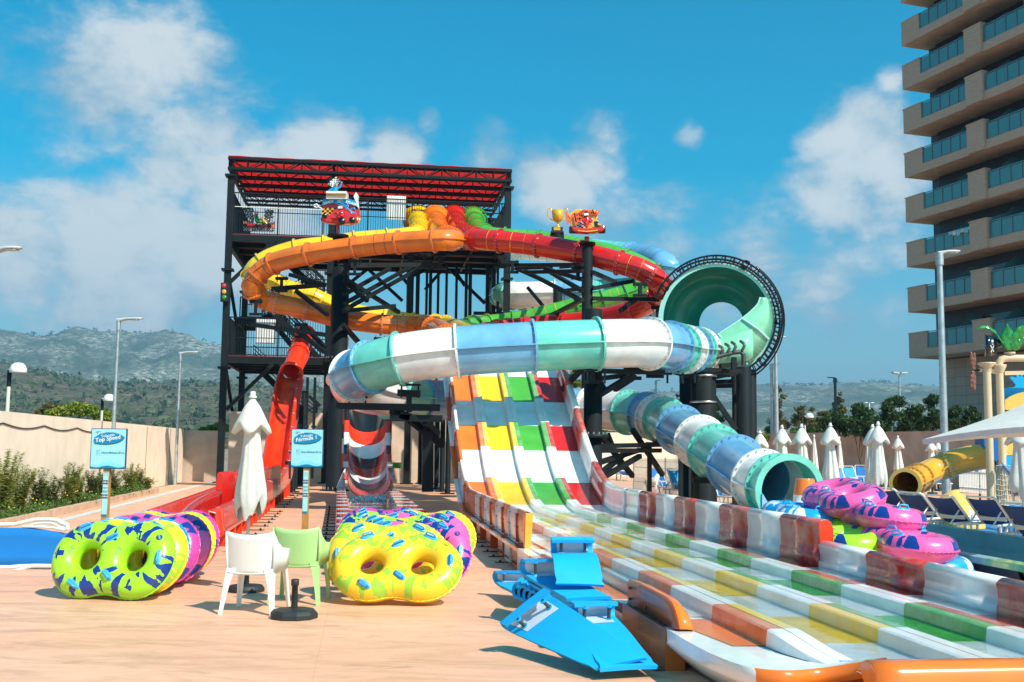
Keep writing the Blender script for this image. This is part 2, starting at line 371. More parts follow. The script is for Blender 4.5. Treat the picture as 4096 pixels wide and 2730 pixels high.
m=MB(); m.box((a.x-.1,a.y-.03,2.3),(a.x+.25,a.y,2.5)); m.build('exit_sign',mat('exit green',(.0,.30,.12),.5),far)
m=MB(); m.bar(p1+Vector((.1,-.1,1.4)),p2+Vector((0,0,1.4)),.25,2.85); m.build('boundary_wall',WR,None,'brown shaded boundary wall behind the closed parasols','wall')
# ---------------- hills
def hill(name,prof,Y0,Y1,Yc,seed,mat_,nx=220,ny=60,rough=.07,foot=1800):
    xs=[p[0] for p in prof]; 
    def ridge(px):
        for (a,ya),(b,yb) in zip(prof,prof[1:]):
            if a<=px<=b:
                f=(px-a)/(b-a); f=f*f*(3-2*f); return ya+(yb-ya)*f
        return prof[-1][1]
    rows=[]
    for j in range(ny+1):
        v=j/ny; row=[]
        for i in range(nx+1):
            px=xs[0]+(xs[-1]-xs[0])*i/nx
            Y=Y0+(Yc-Y0)*v/.8 if v<.8 else Yc+(Y1-Yc)*(v-.8)/.2
            top=W(px,ridge(px),Yc); hz=top.z
            f=(v/.8)**.85 if v<.8 else 1-((v-.8)/.2)**1.5*.6
            x=top.x/Yc*Y; q=Vector((x*.0022+seed,Y*.0022,0))
            n=noise.fractal(q*1.0,.8,2.1,6)+.4*abs(noise.fractal(q*4,.8,2.1,4))
            env=math.sin(min(1,v/.8)*PI)*1.0+.12 if v<.8 else .3
            row.append(Vector((x,Y,max(-3,hz*f+n*hz*rough*3*env))))
        rows.append(row)
    m=MB(); m.rows(rows); return m.build(name,mat_,kind='structure')
def hill_mat(name,g1,g2,rock,sc_,thr,sand=None):
    m=bpy.data.materials.new(name); m.use_nodes=True; t=m.node_tree; b=t.nodes['Principled BSDF']; l=t.links.new; b.inputs['Roughness'].default_value=1; b.inputs['Specular IOR Level'].default_value=.1
    tc=t.nodes.new('ShaderNodeTexCoord')
    def nz(s,d,r,z=1.,dist=0):
        mp=t.nodes.new('ShaderNodeMapping'); mp.inputs['Scale'].default_value=(1,1,z); l(tc.outputs['Object'],mp.inputs[0])
        n=t.nodes.new('ShaderNodeTexNoise'); n.inputs['Scale'].default_value=s; n.inputs['Detail'].default_value=d; n.inputs['Roughness'].default_value=r; n.inputs['Distortion'].default_value=dist; l(mp.outputs[0],n.inputs['Vector']); return n.outputs[0]
    def mr(v,a,c):
        n=t.nodes.new('ShaderNodeMapRange'); n.inputs[1].default_value=a; n.inputs[2].default_value=c; l(v,n.inputs[0]); return n.outputs[0]
    def mx(f,a,c):
        n=t.nodes.new('ShaderNodeMix'); n.data_type='RGBA'; l(f,n.inputs[0])
        for i,v in ((6,a),(7,c)):
            if isinstance(v,tuple): n.inputs[i].default_value=(*v,1)
            else: l(v,n.inputs[i])
        return n.outputs[2]
    c=mx(mr(nz(sc_*6,8,.7),.4,.6),g1,g2)
    if sand: c=mx(mr(nz(sc_*3,8,.7),.5,.62),c,sand)
    big=nz(sc_*.55,6,.6); fine=nz(sc_*7,10,.8,3.5,.4)
    ad=t.nodes.new('ShaderNodeMath'); ad.operation='MULTIPLY'; l(mr(big,thr,thr+.16),ad.inputs[0]); l(mr(fine,.47,.60),ad.inputs[1])
    c=mx(ad.outputs[0],c,rock); l(c,b.inputs['Base Color'])
    bp=t.nodes.new('ShaderNodeBump'); bp.inputs['Strength'].default_value=1; bp.inputs['Distance'].default_value=6; l(nz(sc_*4,10,.75,2),bp.inputs['Height']); l(bp.outputs[0],b.inputs['Normal'])
    return m
HM1=hill_mat('limestone mountain',(.06,.09,.04),(.12,.13,.065),(.56,.51,.43),.011,.43)
HM2=hill_mat('scrub hillside',(.07,.095,.04),(.19,.165,.095),(.42,.31,.22),.03,.5,(.26,.18,.125))
hill('mountain',[(-900,1350),(-200,1330),(0,1334),(150,1345),(280,1325),(400,1322),(560,1330),(680,1330),(745,1345),(830,1380),(905,1395),(1100,1440),(1400,1500),(1800,1560),(2200,1600),(2600,1650)],1500,3300,2700,3.1,HM1,260,70)
hill('hillside',[(-900,1430),(-200,1450),(0,1455),(150,1482),(300,1510),(450,1530),(600,1530),(900,1535),(1200,1560),(1600,1600),(2200,1660),(2600,1720)],420,1400,1100,7.7,HM2,260,70,.05)
hill('mountain',[(2000,1690),(2300,1600),(2440,1570),(2560,1575),(2700,1570),(2880,1548),(3000,1542),(3150,1540),(3300,1535),(3440,1526),(3500,1524),(3560,1528),(3640,1536),(3760,1545),(4200,1560),(4800,1600)],1300,3300,2600,11.3,HM1,260,60,.05)
# distant scrub on the near hillside: nobody could count it
rnd=random.Random(5)
def leafmass(mb,c,r,n,size,rnd,up=.3,mi=0,flat=1.0):
    for _ in range(n):
        u=Vector((rnd.gauss(0,1),rnd.gauss(0,1),rnd.gauss(0,1))).normalized()*(rnd.random()**.42)
        p=Vector((c[0]+u.x*r[0],c[1]+u.y*r[1],c[2]+u.z*r[2])); s_=size*rnd.uniform(.6,1.35)
        d=Vector((rnd.gauss(0,1),rnd.gauss(0,1),rnd.gauss(0,1)*flat+up)).normalized(); e=d.cross(Vector((rnd.gauss(0,1),rnd.gauss(0,1),rnd.gauss(0,1)))).normalized(); g=d.cross(e)
        mb._a([p-e*s_,p-g*s_*.45,p+e*s_,p+g*s_*.45],[(0,1,2,3)],mi)
LF={}
def leafmat(name,a,b):
    m=bpy.data.materials.new(name); m.use_nodes=True; t=m.node_tree; bs=t.nodes['Principled BSDF']; l=t.links.new; bs.inputs['Roughness'].default_value=.55; bs.inputs['Specular IOR Level'].default_value=.3
    tc=t.nodes.new('ShaderNodeTexCoord'); n=t.nodes.new('ShaderNodeTexNoise'); n.inputs['Scale'].default_value=2.2; n.inputs['Detail'].default_value=5; l(tc.outputs['Object'],n.inputs['Vector'])
    g=t.nodes.new('ShaderNodeNewGeometry'); ad=t.nodes.new('ShaderNodeMath'); ad.operation='MULTIPLY_ADD'; l(g.outputs['Random Per Island'],ad.inputs[0]); ad.inputs[1].default_value=.5
    mr=t.nodes.new('ShaderNodeMapRange'); mr.inputs[1].default_value=.35; mr.inputs[2].default_value=.65; mr.inputs[4].default_value=.5; l(n.outputs[0],mr.inputs[0]); l(mr.outputs[0],ad.inputs[2])
    mx=t.nodes.new('ShaderNodeMix'); mx.data_type='RGBA'; mx.inputs[6].default_value=(*a,1); mx.inputs[7].default_value=(*b,1); l(ad.outputs[0],mx.inputs[0]); l(mx.outputs[2],bs.inputs['Base Color'])
    tr=t.nodes.new('ShaderNodeBsdfTranslucent'); l(mx.outputs[2],tr.inputs[0]); ms=t.nodes.new('ShaderNodeMixShader'); ms.inputs[0].default_value=.3; l(bs.outputs[0],ms.inputs[1]); l(tr.outputs[0],ms.inputs[2]); l(ms.outputs[0],t.nodes['Material Output'].inputs[0])
    return m
LF['scrub']=leafmat('olive scrub',(.08,.115,.045),(.16,.175,.08)); LF['hedge']=leafmat('yellow green leaves',(.14,.22,.02),(.34,.38,.05)); LF['dark']=leafmat('dark glossy leaves',(.02,.052,.016),(.06,.12,.03))
LF['pine']=leafmat('casuarina needles',(.10,.10,.03),(.21,.18,.07)); LF['shrub']=leafmat('shrub leaves',(.22,.30,.06),(.55,.55,.16)); LF['low']=leafmat('low green cover',(.05,.12,.02),(.16,.25,.06)); LF['green']=leafmat('mid green leaves',(.09,.15,.03),(.26,.31,.08))
bark=mat('tree bark',(.13,.09,.06),.9,var=.4,vscale=8)
m=MB()
hob=bpy.data.objects['hillside']; hv=[v.co for v in hob.data.vertices]
for v in rnd.sample(hv,2600):
    if v.y<1150: 
        r_=rnd.uniform(1.2,3.6); leafmass(m,(v.x+rnd.uniform(-8,8),v.y,v.z+r_*.4),(r_*1.4,r_*1.2,r_),7,r_*.8,rnd)
m.build('hillside_scrub',LF['scrub'],kind='stuff')
m=MB()
for nm in ('mountain','mountain.001'):
    vs=[v.co for v in bpy.data.objects[nm].data.vertices if 2500<v.co.y<2720]
    for v in rnd.sample(vs,min(len(vs),320)):
        r_=rnd.uniform(3,6.5); leafmass(m,(v.x+rnd.uniform(-15,15),v.y,v.z+r_*.3),(r_,r_,r_),7,r_*.7,rnd)
m.build('ridge_scrub',LF['scrub'],kind='stuff')
# ================================================================ tower
DECKR=mat('red perforated deck',(.20,.02,.02),.6,var=.3,vscale=20)
SHEET=bpy.data.materials.new('red roof sheet'); SHEET.use_nodes=True
def _sheet():
    t=SHEET.node_tree; b=t.nodes['Principled BSDF']; l=t.links.new; b.inputs['Base Color'].default_value=(.62,.015,.018,1); b.inputs['Roughness'].default_value=.25
    tr=t.nodes.new('ShaderNodeBsdfTranslucent'); tr.inputs[0].default_value=(.75,.02,.02,1); ms=t.nodes.new('ShaderNodeMixShader'); ms.inputs[0].default_value=.55
    l(b.outputs[0],ms.inputs[1]); l(tr.outputs[0],ms.inputs[2]); l(ms.outputs[0],t.nodes['Material Output'].inputs[0])
_sheet()
PANEL=mat('white corrugated panel',(.80,.82,.82),.45,var=.08,vscale=2)
TS0,TS1=51.2,58.6; TL,TR_=-6.6,6.6
tower=thing('slide_tower','tall black steel slide tower with stairs, mesh railings and a flat red roof','tower',L(51.2,0,0))
def colm(s,t,z0,z1,w=.30,flanges=(),parent=tower,name='column'):
    m=MB(); m.bar(L(s,t,z0),L(s,t,z1),w,w,up=SU)
    m.bar(L(s,t,0.0),L(s,t,.05),w+.3,w+.3,up=SU)
    for z in flanges: m.bar(L(s,t,z-.05),L(s,t,z+.05),w+.24,w+.24,up=SU)
    return m.build(name,BLK,parent)
for t in (TL,-1.86,TR_):
    colm(TS0,t,0,14.45,.30,(5.3,9.9,14.4)); colm(TS1,t,0,14.45,.30,(5.3,9.9,14.4))
colm(TS0,1.95,0,11.3,.3,(5.3,))
colm(TS1,2.2,0,14.45,.3)
for px,w in ((1632,.17),(1647,.17),(1670,.20),(1706,.13),(1721,.16),(1752,.13),(1785,.13),(1825,.13),(1864,.15),(1880,.17),(1949,.18),(1974,.2),(1990,.12),(2024,.24)):
    colm(54.6,tpx(px,54.6,1200),0,11.2,w,name='post')
# pipes beside the red slide
for px in (1231,1261):
    m=MB(); t=tpx(px,52.2,1500); m.cyl(L(52.2,t,.2),L(52.2,t,5.0),.07); m.cyl(L(52.2,t,2.6),L(52.2,t,2.7),.12); m.build('water_pipe',mat('grey pipe',(.06,.07,.075),.4,var=.3),tower)
def beam(a,b,w=.16,h=.28,mb=None):
    (mb or M).bar(a,b,w,h)
def deck(z,s0,s1,t0,t1,name='deck'):
    m=MB()
    for s in (s0,s1): m.bar(L(s,t0,z-.17),L(s,t1,z-.17),.14,.30)
    for t in (t0,t1): m.bar(L(s0,t,z-.17),L(s1,t,z-.17),.14,.296)
    n=int((t1-t0)/1.6)
    for i in range(1,n): m.bar(L(s0,t0+(t1-t0)*i/n,z-.14),L(s1,t0+(t1-t0)*i/n,z-.14),.1,.18)
    k=int((s1-s0)/1.8)
    for i in range(1,k): m.bar(L(s0+(s1-s0)*i/k,t0,z-.16),L(s0+(s1-s0)*i/k,t1,z-.16),.12,.24)
    m.build('deck_frame',BLK,tower)
    m=MB(); a,b,c,d=L(s0,t0,z),L(s0,t1,z),L(s1,t1,z),L(s1,t0,z); m._a([a,b,c,d]+[p+Vector((0,0,.04)) for p in (a,b,c,d)],[(0,3,2,1),(4,5,6,7),(0,1,5,4),(1,2,6,5),(2,3,7,6),(3,0,4,7)]); m.build('deck_floor',DECKR,tower)
def railing(a,b,h,step=.115,mid=None,parent=tower,name='railing',w=.02,posts=2.4,sag=None):
    a=Vector(a);b=Vector(b); n=max(1,int((b-a).length/step)); m=MB(); up=Vector((0,0,1))
    m.bar(a+up*h,b+up*h,.05,.05); m.bar(a+up*.10,b+up*.10,.04,.04)
    if mid: m.bar(a+up*mid,b+up*mid,.035,.035)
    for i in range(n+1):
        p=a.lerp(b,i/n); m.bar(p+up*.10,p+up*h,w,w,up=SU)
    k=max(1,round((b-a).length/posts))
    for i in range(k+1):
        p=a.lerp(b,i/k); m.bar(p-up*.05,p+up*(h+.01),.06,.06,up=SU)
    return m.build(name,BLK,parent)
ZU=11.6; ZL=5.85; ZM=8.15
deck(ZU,TS0,TS1,TL,TR_); deck(ZL,TS0,TS1,TL,-1.86)
deck(ZM,55.6,TS1,TL,-4.2)
deck(9.6,55.2,TS1,-3.6,-1.86)
e=.16
railing(L(TS0+e,TL+.1,ZU),L(TS0+e,1.95,ZU),2.05,mid=1.15); railing(L(TS0+e,6.2,ZU),L(TS0+e,6.5,ZU),2.05)
railing(L(TS0+e,TL+.1,ZU),L(TS1-e,TL+.1,ZU),2.05); railing(L(TS0+e,TR_-.1,ZU),L(TS1-e,TR_-.1,ZU),2.05,mid=1.1); railing(L(TS1-e,TL+.1,ZU),L(TS1-e,TR_-.1,ZU),1.1)
# high rail over the slide entrances
m=MB(); za,zb=ZU+1.55,ZU+2.05
m.bar(L(TS0+e,1.95,za),L(TS0+e,6.4,za),.05); m.bar(L(TS0+e,1.95,zb),L(TS0+e,6.5,zb),.05)
for i in range(39): 
    t=1.95+i*.115; m.bar(L(TS0+e,t,za),L(TS0+e,t,zb),.02,up=SU)
m.bar(L(TS0+e,2.0,ZU+.4),L(TS0+e,2.7,za),.07); m.bar(L(TS0+e,6.2,ZU),L(TS0+e,5.7,za),.07)
m.build('entrance_guard',BLK,tower)
railing(L(TS0+e,TL+.1,ZL),L(TS0+e,-1.9,ZL),1.85,mid=.9); railing(L(TS0+e,TL+.1,ZL),L(TS1-e,TL+.1,ZL),1.85)
railing(L(TS1-e,TL+.1,ZL),L(TS1-e,-1.86,ZL),1.1)
railing(L(55.7,TL+.1,ZM),L(55.7,-4.2,ZM),1.1); railing(L(TS1-.1,TL+.1,ZM),L(TS1-.1,-4.2,ZM),1.1); railing(L(55.3,-3.6,9.6),L(55.3,-1.9,9.6),1.1); railing(L(TS1-.1,-3.6,9.6),L(TS1-.1,-1.9,9.6),1.1)
def stairs(a,b,w=1.1,rail=True):
    a=Vector(a);b=Vector(b); d=b-a; side=Vector((-d.y,d.x,0)).normalized()*w/2; m=MB()
    for q in (-1,1): m.bar(a+side*q,b+side*q,.06,.26)
    n=int(d.z/.18)
    for i in range(1,n): p=a+d*i/n; m.bar(p-side,p+side,.26,.03,up=(0,0,1))
    o=m.build('stair_flight',BLK,tower)
    m=MB(); up=Vector((0,0,1))
    for q in (-1,1):
        for h in (1.0,.8,.6,.4,.2): m.bar(a+side*q+up*h,b+side*q+up*h,.035)
        for i in range(6): p=a.lerp(b,i/5)+side*q; m.bar(p,p+up*1.0,.04,up=SU)
    m.build('handrail',BLK,o)
stairs(L(57.9,-6.2,0.0),L(57.9,-2.6,2.9)); stairs(L(56.6,-2.6,2.9),L(56.6,-5.8,5.85)); stairs(L(57.9,-3.0,ZL),L(57.9,-5.0,ZM)); stairs(L(56.4,-5.4,ZM),L(56.4,-3.0,9.6)); stairs(L(57.6,-2.4,9.6),L(57.6,-4.6,11.6)); stairs(L(53.2,-2.3,5.9),L(53.2,-5.4,8.9),1.0)
deck(2.9,55.6,TS1,-2.8,-1.86)
# braces
m=MB()
def br(px0,py0,px1,py1,s=TS0-.05,w=.16,mb=None):
    (mb or m).bar(L(s,tpx(px0,s,py0),zat(px0,py0,s,tpx(px0,s,py0))),L(s,tpx(px1,s,py1),zat(px1,py1,s,tpx(px1,s,py1))),w)
for q in ((920,1130,1015,1040),(1105,960,1050,1010),(905,1640,1092,1456),(1130,965,1070,1005),(1235,1065,1292,1115),(1236,1585,1280,1625),(1120,1458,1180,1490)): br(*q)
for q in ((1470,1075,1610,1205),(1580,1075,1650,1160),(1640,1110,1800,1035,),(1700,1160,1770,1080),(1800,1080,1940,1215),(1480,1070,1390,1140),(1830,1100,1860,1145)): br(*q,s=55.5)
m.pieces('brace',BLK,tower)
m=MB()
for t in (TL,TR_):
    m.bar(L(TS0,t,5.7),L(TS1,t,1.2),.14); m.bar(L(TS0,t,9.9),L(TS1,t,6.2),.14); m.bar(L(TS0,t,11.2),L(TS1,t,11.2),.2,.3)
m.pieces('brace',BLK,tower)
# white info panels
def wpanel(px0,px1,py0,py1,s):
    t0,t1=tpx(px0,s,py0),tpx(px1,s,py0); z1=zat(px0,py0,s,t0); z0=zat(px0,py1,s,t0)
    m=MB(); n=max(4,int((t1-t0)/.09))
    for i in range(n):
        a=t0+(t1-t0)*i/n; b=t0+(t1-t0)*(i+1)/n; m.box((0,0,0),(0,0,0)) if 0 else None
        m._a([L(s,a,z0),L(s,b,z0),L(s,b,z1),L(s,a,z1),L(s-.02,(a+b)/2,z0),L(s-.02,(a+b)/2,z1)],[(0,4,5,3),(4,1,2,5)])
    m._a([L(s+.03,t0,z0),L(s+.03,t1,z0),L(s+.03,t1,z1),L(s+.03,t0,z1)],[(0,3,2,1)])
    m.build('white_panel',PANEL,tower)
wpanel(1548,1624,783,878,TS0+.3); wpanel(1025,1103,1277,1375,TS0+.35); wpanel(1383,1397,1325,1385,TS0+.35)
# roof: trusses across, purlins, red sheet
m=MB(); zc0,zc1=14.72,15.2
ss=[TS0-.25,TS0+.15,52.9,54.5,56.1,57.7,TS1+.1]
for k,s in enumerate(ss):
    m.bar(L(s,TL-.1,zc0),L(s,TR_+.1,zc0),.12,.12); m.bar(L(s,TL-.1,zc1),L(s,TR_+.1,zc1),.12,.12)
    n=16
    for i in range(n+1):
        t=TL-.1+(TR_-TL+.2)*i/n; m.bar(L(s,t,zc0),L(s,t,zc1),.05,up=SU)
        if i<n:
            t2=t+(TR_-TL+.2)/n; m.bar(L(s,t,zc0 if i%2 else zc1),L(s,t2,zc1 if i%2 else zc0),.045)
for t in (TL-.1,-1.86,TR_+.1):
    for z in (zc0,zc1): m.bar(L(ss[0],t,z),L(ss[-1],t,z),.118,.118)
for i in range(11):
    s=ss[0]+(ss[-1]-ss[0])*i/10
    for t in (TL-.1,TR_+.1): m.bar(L(s,t,zc0),L(s,t,zc1),.05,up=SU)
for t in (TL,-1.86,TR_):
    m.bar(L(TS0,t,14.4),L(TS0,t,14.72),.12,up=SU); m.bar(L(TS1,t,14.4),L(TS1,t,14.72),.12,up=SU)
m.build('roof_truss',BLK,tower)
m=MB(); rows=[]
for i in range(60):
    t=TL-.15+(TR_-TL+.3)*i/59; rows.append([L(ss[0]-.1+(ss[-1]-ss[0]+.2)*j/30,t,zc1+.09+.018*math.sin(j*1.3+i*.5)*math.sin(i*.8)) for j in range(31)])
m.rows(rows); m.build('roof_sheet',SHEET,tower)
# striped cord along the upper rail
m=MB(); P=[L(TS0+.05,-6.4+i*.32,ZU+1.35-.0*i) for i in range(17)]; m.tube(P,.022,6); m.build('marker_cord',mat('pale rope',(.75,.72,.62),.7),tower)
# ---------------- support columns of the tubes
def pillar(px,pbase,r,ztop,label,flz=(),sections=None,Y=None):
    g=G(px,pbase) if Y is None else Pp(px,Y)
    o=thing('support_column',label,'column',g,'round black columns carrying the slides')
    m=MB(); pr=[(r+.22,0),(r+.22,.05),(r,.05)]
    m.lathe([(0.01,0)]+pr+[(r*.96,ztop),(0.01,ztop)],g,n=28)
    for z in flz: m.lathe([(r,z-.05),(r+.17,z-.05),(r+.17,z+.05),(r,z+.05)],g,n=28)
    sh_=m
    for z in list(flz)+[.05]:
        m=sh_
        for k in range(16):
            a=2*PI*k/16; q=g+Vector((math.cos(a)*(r+.12),math.sin(a)*(r+.12),z)); m.cyl(q,q+Vector((0,0,.11)),.025,n=6,mi=1)
    sh_.build('shaft',[BLK,BOLT],o); return o,g
def arm(o,a,b,w=.16,h=.18): 
    m=MB(); m.bar(a,b,w,h); return m.build('arm',BLK,o)
pc1,g1=pillar(1339,1964,.36,8.85,'thick round black column left of the chequered half pipe slide',(5.15,))
for (q0,q1,Y0,Y1) in (((1300,1140),(1090,1157),41.8,43.4),((1300,1340),(995,1298),41.8,43),((1372,1062),(1750,1060),41.8,43.5),((1372,1245),(1580,1225),41.8,43.6),((1372,1300),(1460,1400),41.8,44)): arm(pc1,W(*q0,Y0),W(*q1,Y1),.15,.17)
m=MB()
for a,b,Y0,Y1 in (((1310,1260),(1185,1165),41.6,43),((1375,1180),(1560,1075),41.8,44),((1378,1215),(1640,1070),41.8,44.5),((1378,1240),(1690,1068),41.7,45),((1376,1120),(1470,1205),41.8,43),((1385,1120),(1595,1250),41.8,45),((1300,1140),(1160,1100),41.8,43.5),((1300,1390),(1210,1300),41.8,43),((1372,1100),(1398,1062),41.8,42),((1300,1410),(1190,1325),41.5,42.5),((1376,1460),(1380,1500),41.5,41.5)):
    m.bar(W(*a,Y0),W(*b,Y1),.15)
m.pieces('strut',BLK,pc1)
MK=[]
def clampset(mb,px,py,Y,h=.5,w=.5):
    "saddle bracket under a tube with threaded rods"
    MK.append(len(mb.f)); p=W(px,py,Y); mb.bar(p+Vector((-w/2,0,0)),p+Vector((w/2,0,0)),.1,.12); mb.bar(p,p+Vector((0,0,-h)),.12,.12,up=SU); mb.bar(p+Vector((-w/2,0,-h)),p+Vector((w/2,0,-h)),.1,.1)
    for q in (-w*.35,w*.35): mb.bar(p+Vector((q,0,.12)),p+Vector((q,0,-.15)),.03,up=SU)
m=MB()
for px,py,Y in ((1127,1115,42.6),(1024,1208,42.4),(1206,1300,43.3),(1420,1046,41),(1700,1020,41),(1760,1022,41.2),(1520,1356,43.8),(1750,1275,46)): clampset(m,px,py,Y)
m.pieces('clamp',BLK,pc1,MK); MK.clear()
# right hand group
pc2,g2=pillar(2346,1935,.20,9.0,'black column under the red tube right of the four lane slide',(6.0,),Y=38.2)
m=MB(); m.cyl(g2+Vector((.25,-1.2,0)),g2+Vector((.25,-1.2,4.0)),.0,n=4) if 0 else None
for a,b,Y0,Y1 in (((2330,1165),(2190,1083),38,44),((2330,1085),(2100,1090),38,43),((2330,1060),(2010,1062),38,43),((2330,1120),(2180,1075),38.1,42),((2320,1200),(2100,1085),38,44),((2370,1090),(2462,1130),38,41),((2370,1195),(2635,1200),38,38.6),((2480,1245),(2540,1200),38,38.4),((2370,1155),(2535,1125),38,38.5),((2370,1150),(2250,1165),38.2,43),((2330,1200),(2200,1265),38,44)):
    m.bar(W(*a,Y0),W(*b,Y1),.14)
m.pieces('strut',BLK,pc2)
m=MB()
for px,py,Y in ((2560,1138,37.5),(2632,1232,38.8),(2312,1070,38.4),(2000,1028,41),(2050,1050,42)): clampset(m,px,py,Y,.4)
m.pieces('clamp',BLK,pc2,MK); MK.clear()
pc3,g3=pillar(2226,1900,.2,8.6,'farther black column between the red and green tubes',(),Y=45.5)
m=MB()
for a,b,Y0,Y1 in (((2210,1070),(2060,1075),45.5,46),((2210,1140),(2060,1075),45.5,46.5),((2210,1270),(2110,1150),45.5,46),((2243,1070),(2330,1062),45.5,40)): m.bar(W(*a,Y0),W(*b,Y1),.13)
m.pieces('strut',BLK,pc3)
pc4,g4=pillar(2371,1935,.26,5.6,'thick black column right beside the four lane slide under the pale blue tube',(2.1,),Y=29.6)
m=MB()
for a,b,Y0,Y1 in (((2400,1485),(2685,1492),29.6,30.5),((2400,1515),(2520,1500),29.6,31.5),((2400,1580),(2515,1508),29.4,31),((2400,1850),(2560,1800),29.6,33),((2400,1803),(2640,1803),29.6,33),((2400,1785),(2640,1780),29.6,33),((2402,1895),(2500,1815),29.6,32),((2404,1915),(2560,1825),29.6,32),((2400,1740),(2530,1905),30,33),((2430,1740),(2480,1860),30.5,33),((2250,1560),(2330,1475),30.5,30),((2530,1720),(2650,1900),32,34),((2290,1720),(2250,1830),30.5,31),((2400,1525),(2420,1560),30,30),((2460,1560),(2540,1508),33,32)):
    m.bar(W(*a,Y0),W(*b,Y1),.13)
m.pieces('strut',BLK,pc4)
m=MB(); clampset(m,2371,1478,29.3,.35,.4); clampset(m,2530,1478,30,.25); clampset(m,2620,1478,30.6,.2); m.pieces('clamp',BLK,pc4,MK); MK.clear()
# short columns left of the four lane slide
for i,(px,pb,top) in enumerate(((1745,1958,1560),(1767,1968,1560),(1790,1977,1640),(1715,1938,1650),(1683,1936,1640),(1655,1931,1700))):
    g=G(px,pb); o=thing('support_post',['slim black post nearest the four lane slide','second slim black post from the four lane slide','third slim black post left of the four lane slide','dark post in shade behind the slim slide posts','thick dark post in shade by the blue pipe','leftmost dark post in shade by the blue pipe'][i] if 1 else '','post',g,'posts under the slides')
    m=MB(); zt=HCAM+ray(px,top)[1]*g.y; r=.10 if i<3 else .16; m.lathe([(.01,0),(.28,0),(.28,.04),(r,.05),(r,zt),(0.01,zt)],g,n=12); m.build('shaft',BLK,o)
for i,(px,pb) in enumerate(((1148,1984),(1170,1970),(1180,1957),(1195,1948),(1205,1940))):
    g=G(px,pb); o=thing('support_post','slim black post under the red speed slide, %s from the front'%['first','second','third','fourth','fifth'][i],'post',g,'posts under the slides')
    m=MB(); r=.11; zt=1.2+i*.75; m.lathe([(.01,0),(.26,0),(.26,.04),(r,.05),(r,zt),(0.01,zt)],g,n=12); m.build('shaft',BLK,o)
# dark blue pipe run
m=MB(); a=G(1620,1931); P=[a+Vector((0,-.4,0)),a+Vector((0,-.4,.85)),a+Vector((.15,-.4,1.0)),a+Vector((2.2,-.3,1.0)),a+Vector((4.2,-.2,1.0))]; m.tube(P,.16,12)
m.build('water_main',mat('dark blue pipe',(.02,.035,.06),.35,var=.2),None,'thick dark blue water pipe running low in front of the tan wall','pipe')
m=MB(); m.tube([G(1362,1930)+Vector((0,0,1)),G(1390,1930)+Vector((0,0,1))],.14,10); m.build('water_main',_mats['dark blue pipe'],None,'short dark pipe beside the thick round column base','pipe')
# beams carrying the blue tube on the left
o=thing('steel_gantry','black steel T gantry under the left end of the pale blue tube','gantry',Pp(1633,29))
m=MB()
for a,b,Y0,Y1 in (((1345,1625),(1760,1632),28.6,28.6),((1590,1572),(1682,1577),28.6,28.6),((1636,1580),(1636,1650),28.6,28.6),((1600,1660),(1640,1672),28.6,28.6),((1560,1672),(1770,1676),28.6,28.6),((1640,1680),(1770,1780),28.6,30),((1700,1690),(1750,1740),28.6,29.5),((1565,1642),(1640,1670),28.6,29)): m.bar(W(*a,Y0),W(*b,Y1),.14,.18)
m.bar(W(1710,1680,29.2),W(1710,1968,29.2),.3,up=SU); m.bar(W(1700,1680,29),W(1700,1960,29),.0001) if 0 else None
m.pieces('beam',BLK,o)
# bowl supports
for i,(px,w,Y,top) in enumerate(((2745,.22,36,1510),(2815,.40,33.5,1500),(2977,.24,34,1470),(3002,.22,36,1480),(2778,.2,38,1500),(2850,.12,36,1520),(2942,.10,35,1490))):
    g=Pp(px,Y); o=thing('support_column','black column under the teal loop, '+['leftmost of the group','thickest one with steel bands','second from the right','rightmost of the group','second from the left','thin pipe beside the thickest one','thin pipe left of the right hand pair'][i],'column',g,'columns under the teal loop')
    zt=HCAM+ray(px,top)[1]*Y; m=MB(); m.lathe([(.01,0),(w+.1,0),(w+.1,.05),(w,.05),(w,zt),(.01,zt)],g,n=16); m.build('shaft',BLK,o)
    if i==1:
        m=MB()
        for z in (HCAM+ray(2815,1610)[1]*Y,HCAM+ray(2815,1505)[1]*Y): m.lathe([(w,z-.03),(w+.03,z-.03),(w+.03,z+.03),(w,z+.03)],g,n=16)
        m.build('band',BOLT,o)
        m=MB()
        for a,b,Y0,Y1 in (((2850,1580),(2945,1720),33.5,33.6),((2760,1625),(2800,1570),33.5,33.8),((2700,1490),(2800,1515),33.5,32.5),((2830,1515),(2965,1490),33.5,34),((2700,1475),(2970,1487),33,33.6),((2700,1488),(2960,1492),33.3,34),((2755,1533),(2970,1525),35.5,35),((2850,1546),(2985,1543),36,36),((2985,1530),(3000,1540),34,35.6),((2985,1735),(3000,1740),34,35.6),((2880,1465),(2945,1460),33,33.2),((2935,1430),(2935,1480),33.1,33.1)): m.bar(W(*a,Y0),W(*b,Y1),.14)
        m.pieces('strut',BLK,o)
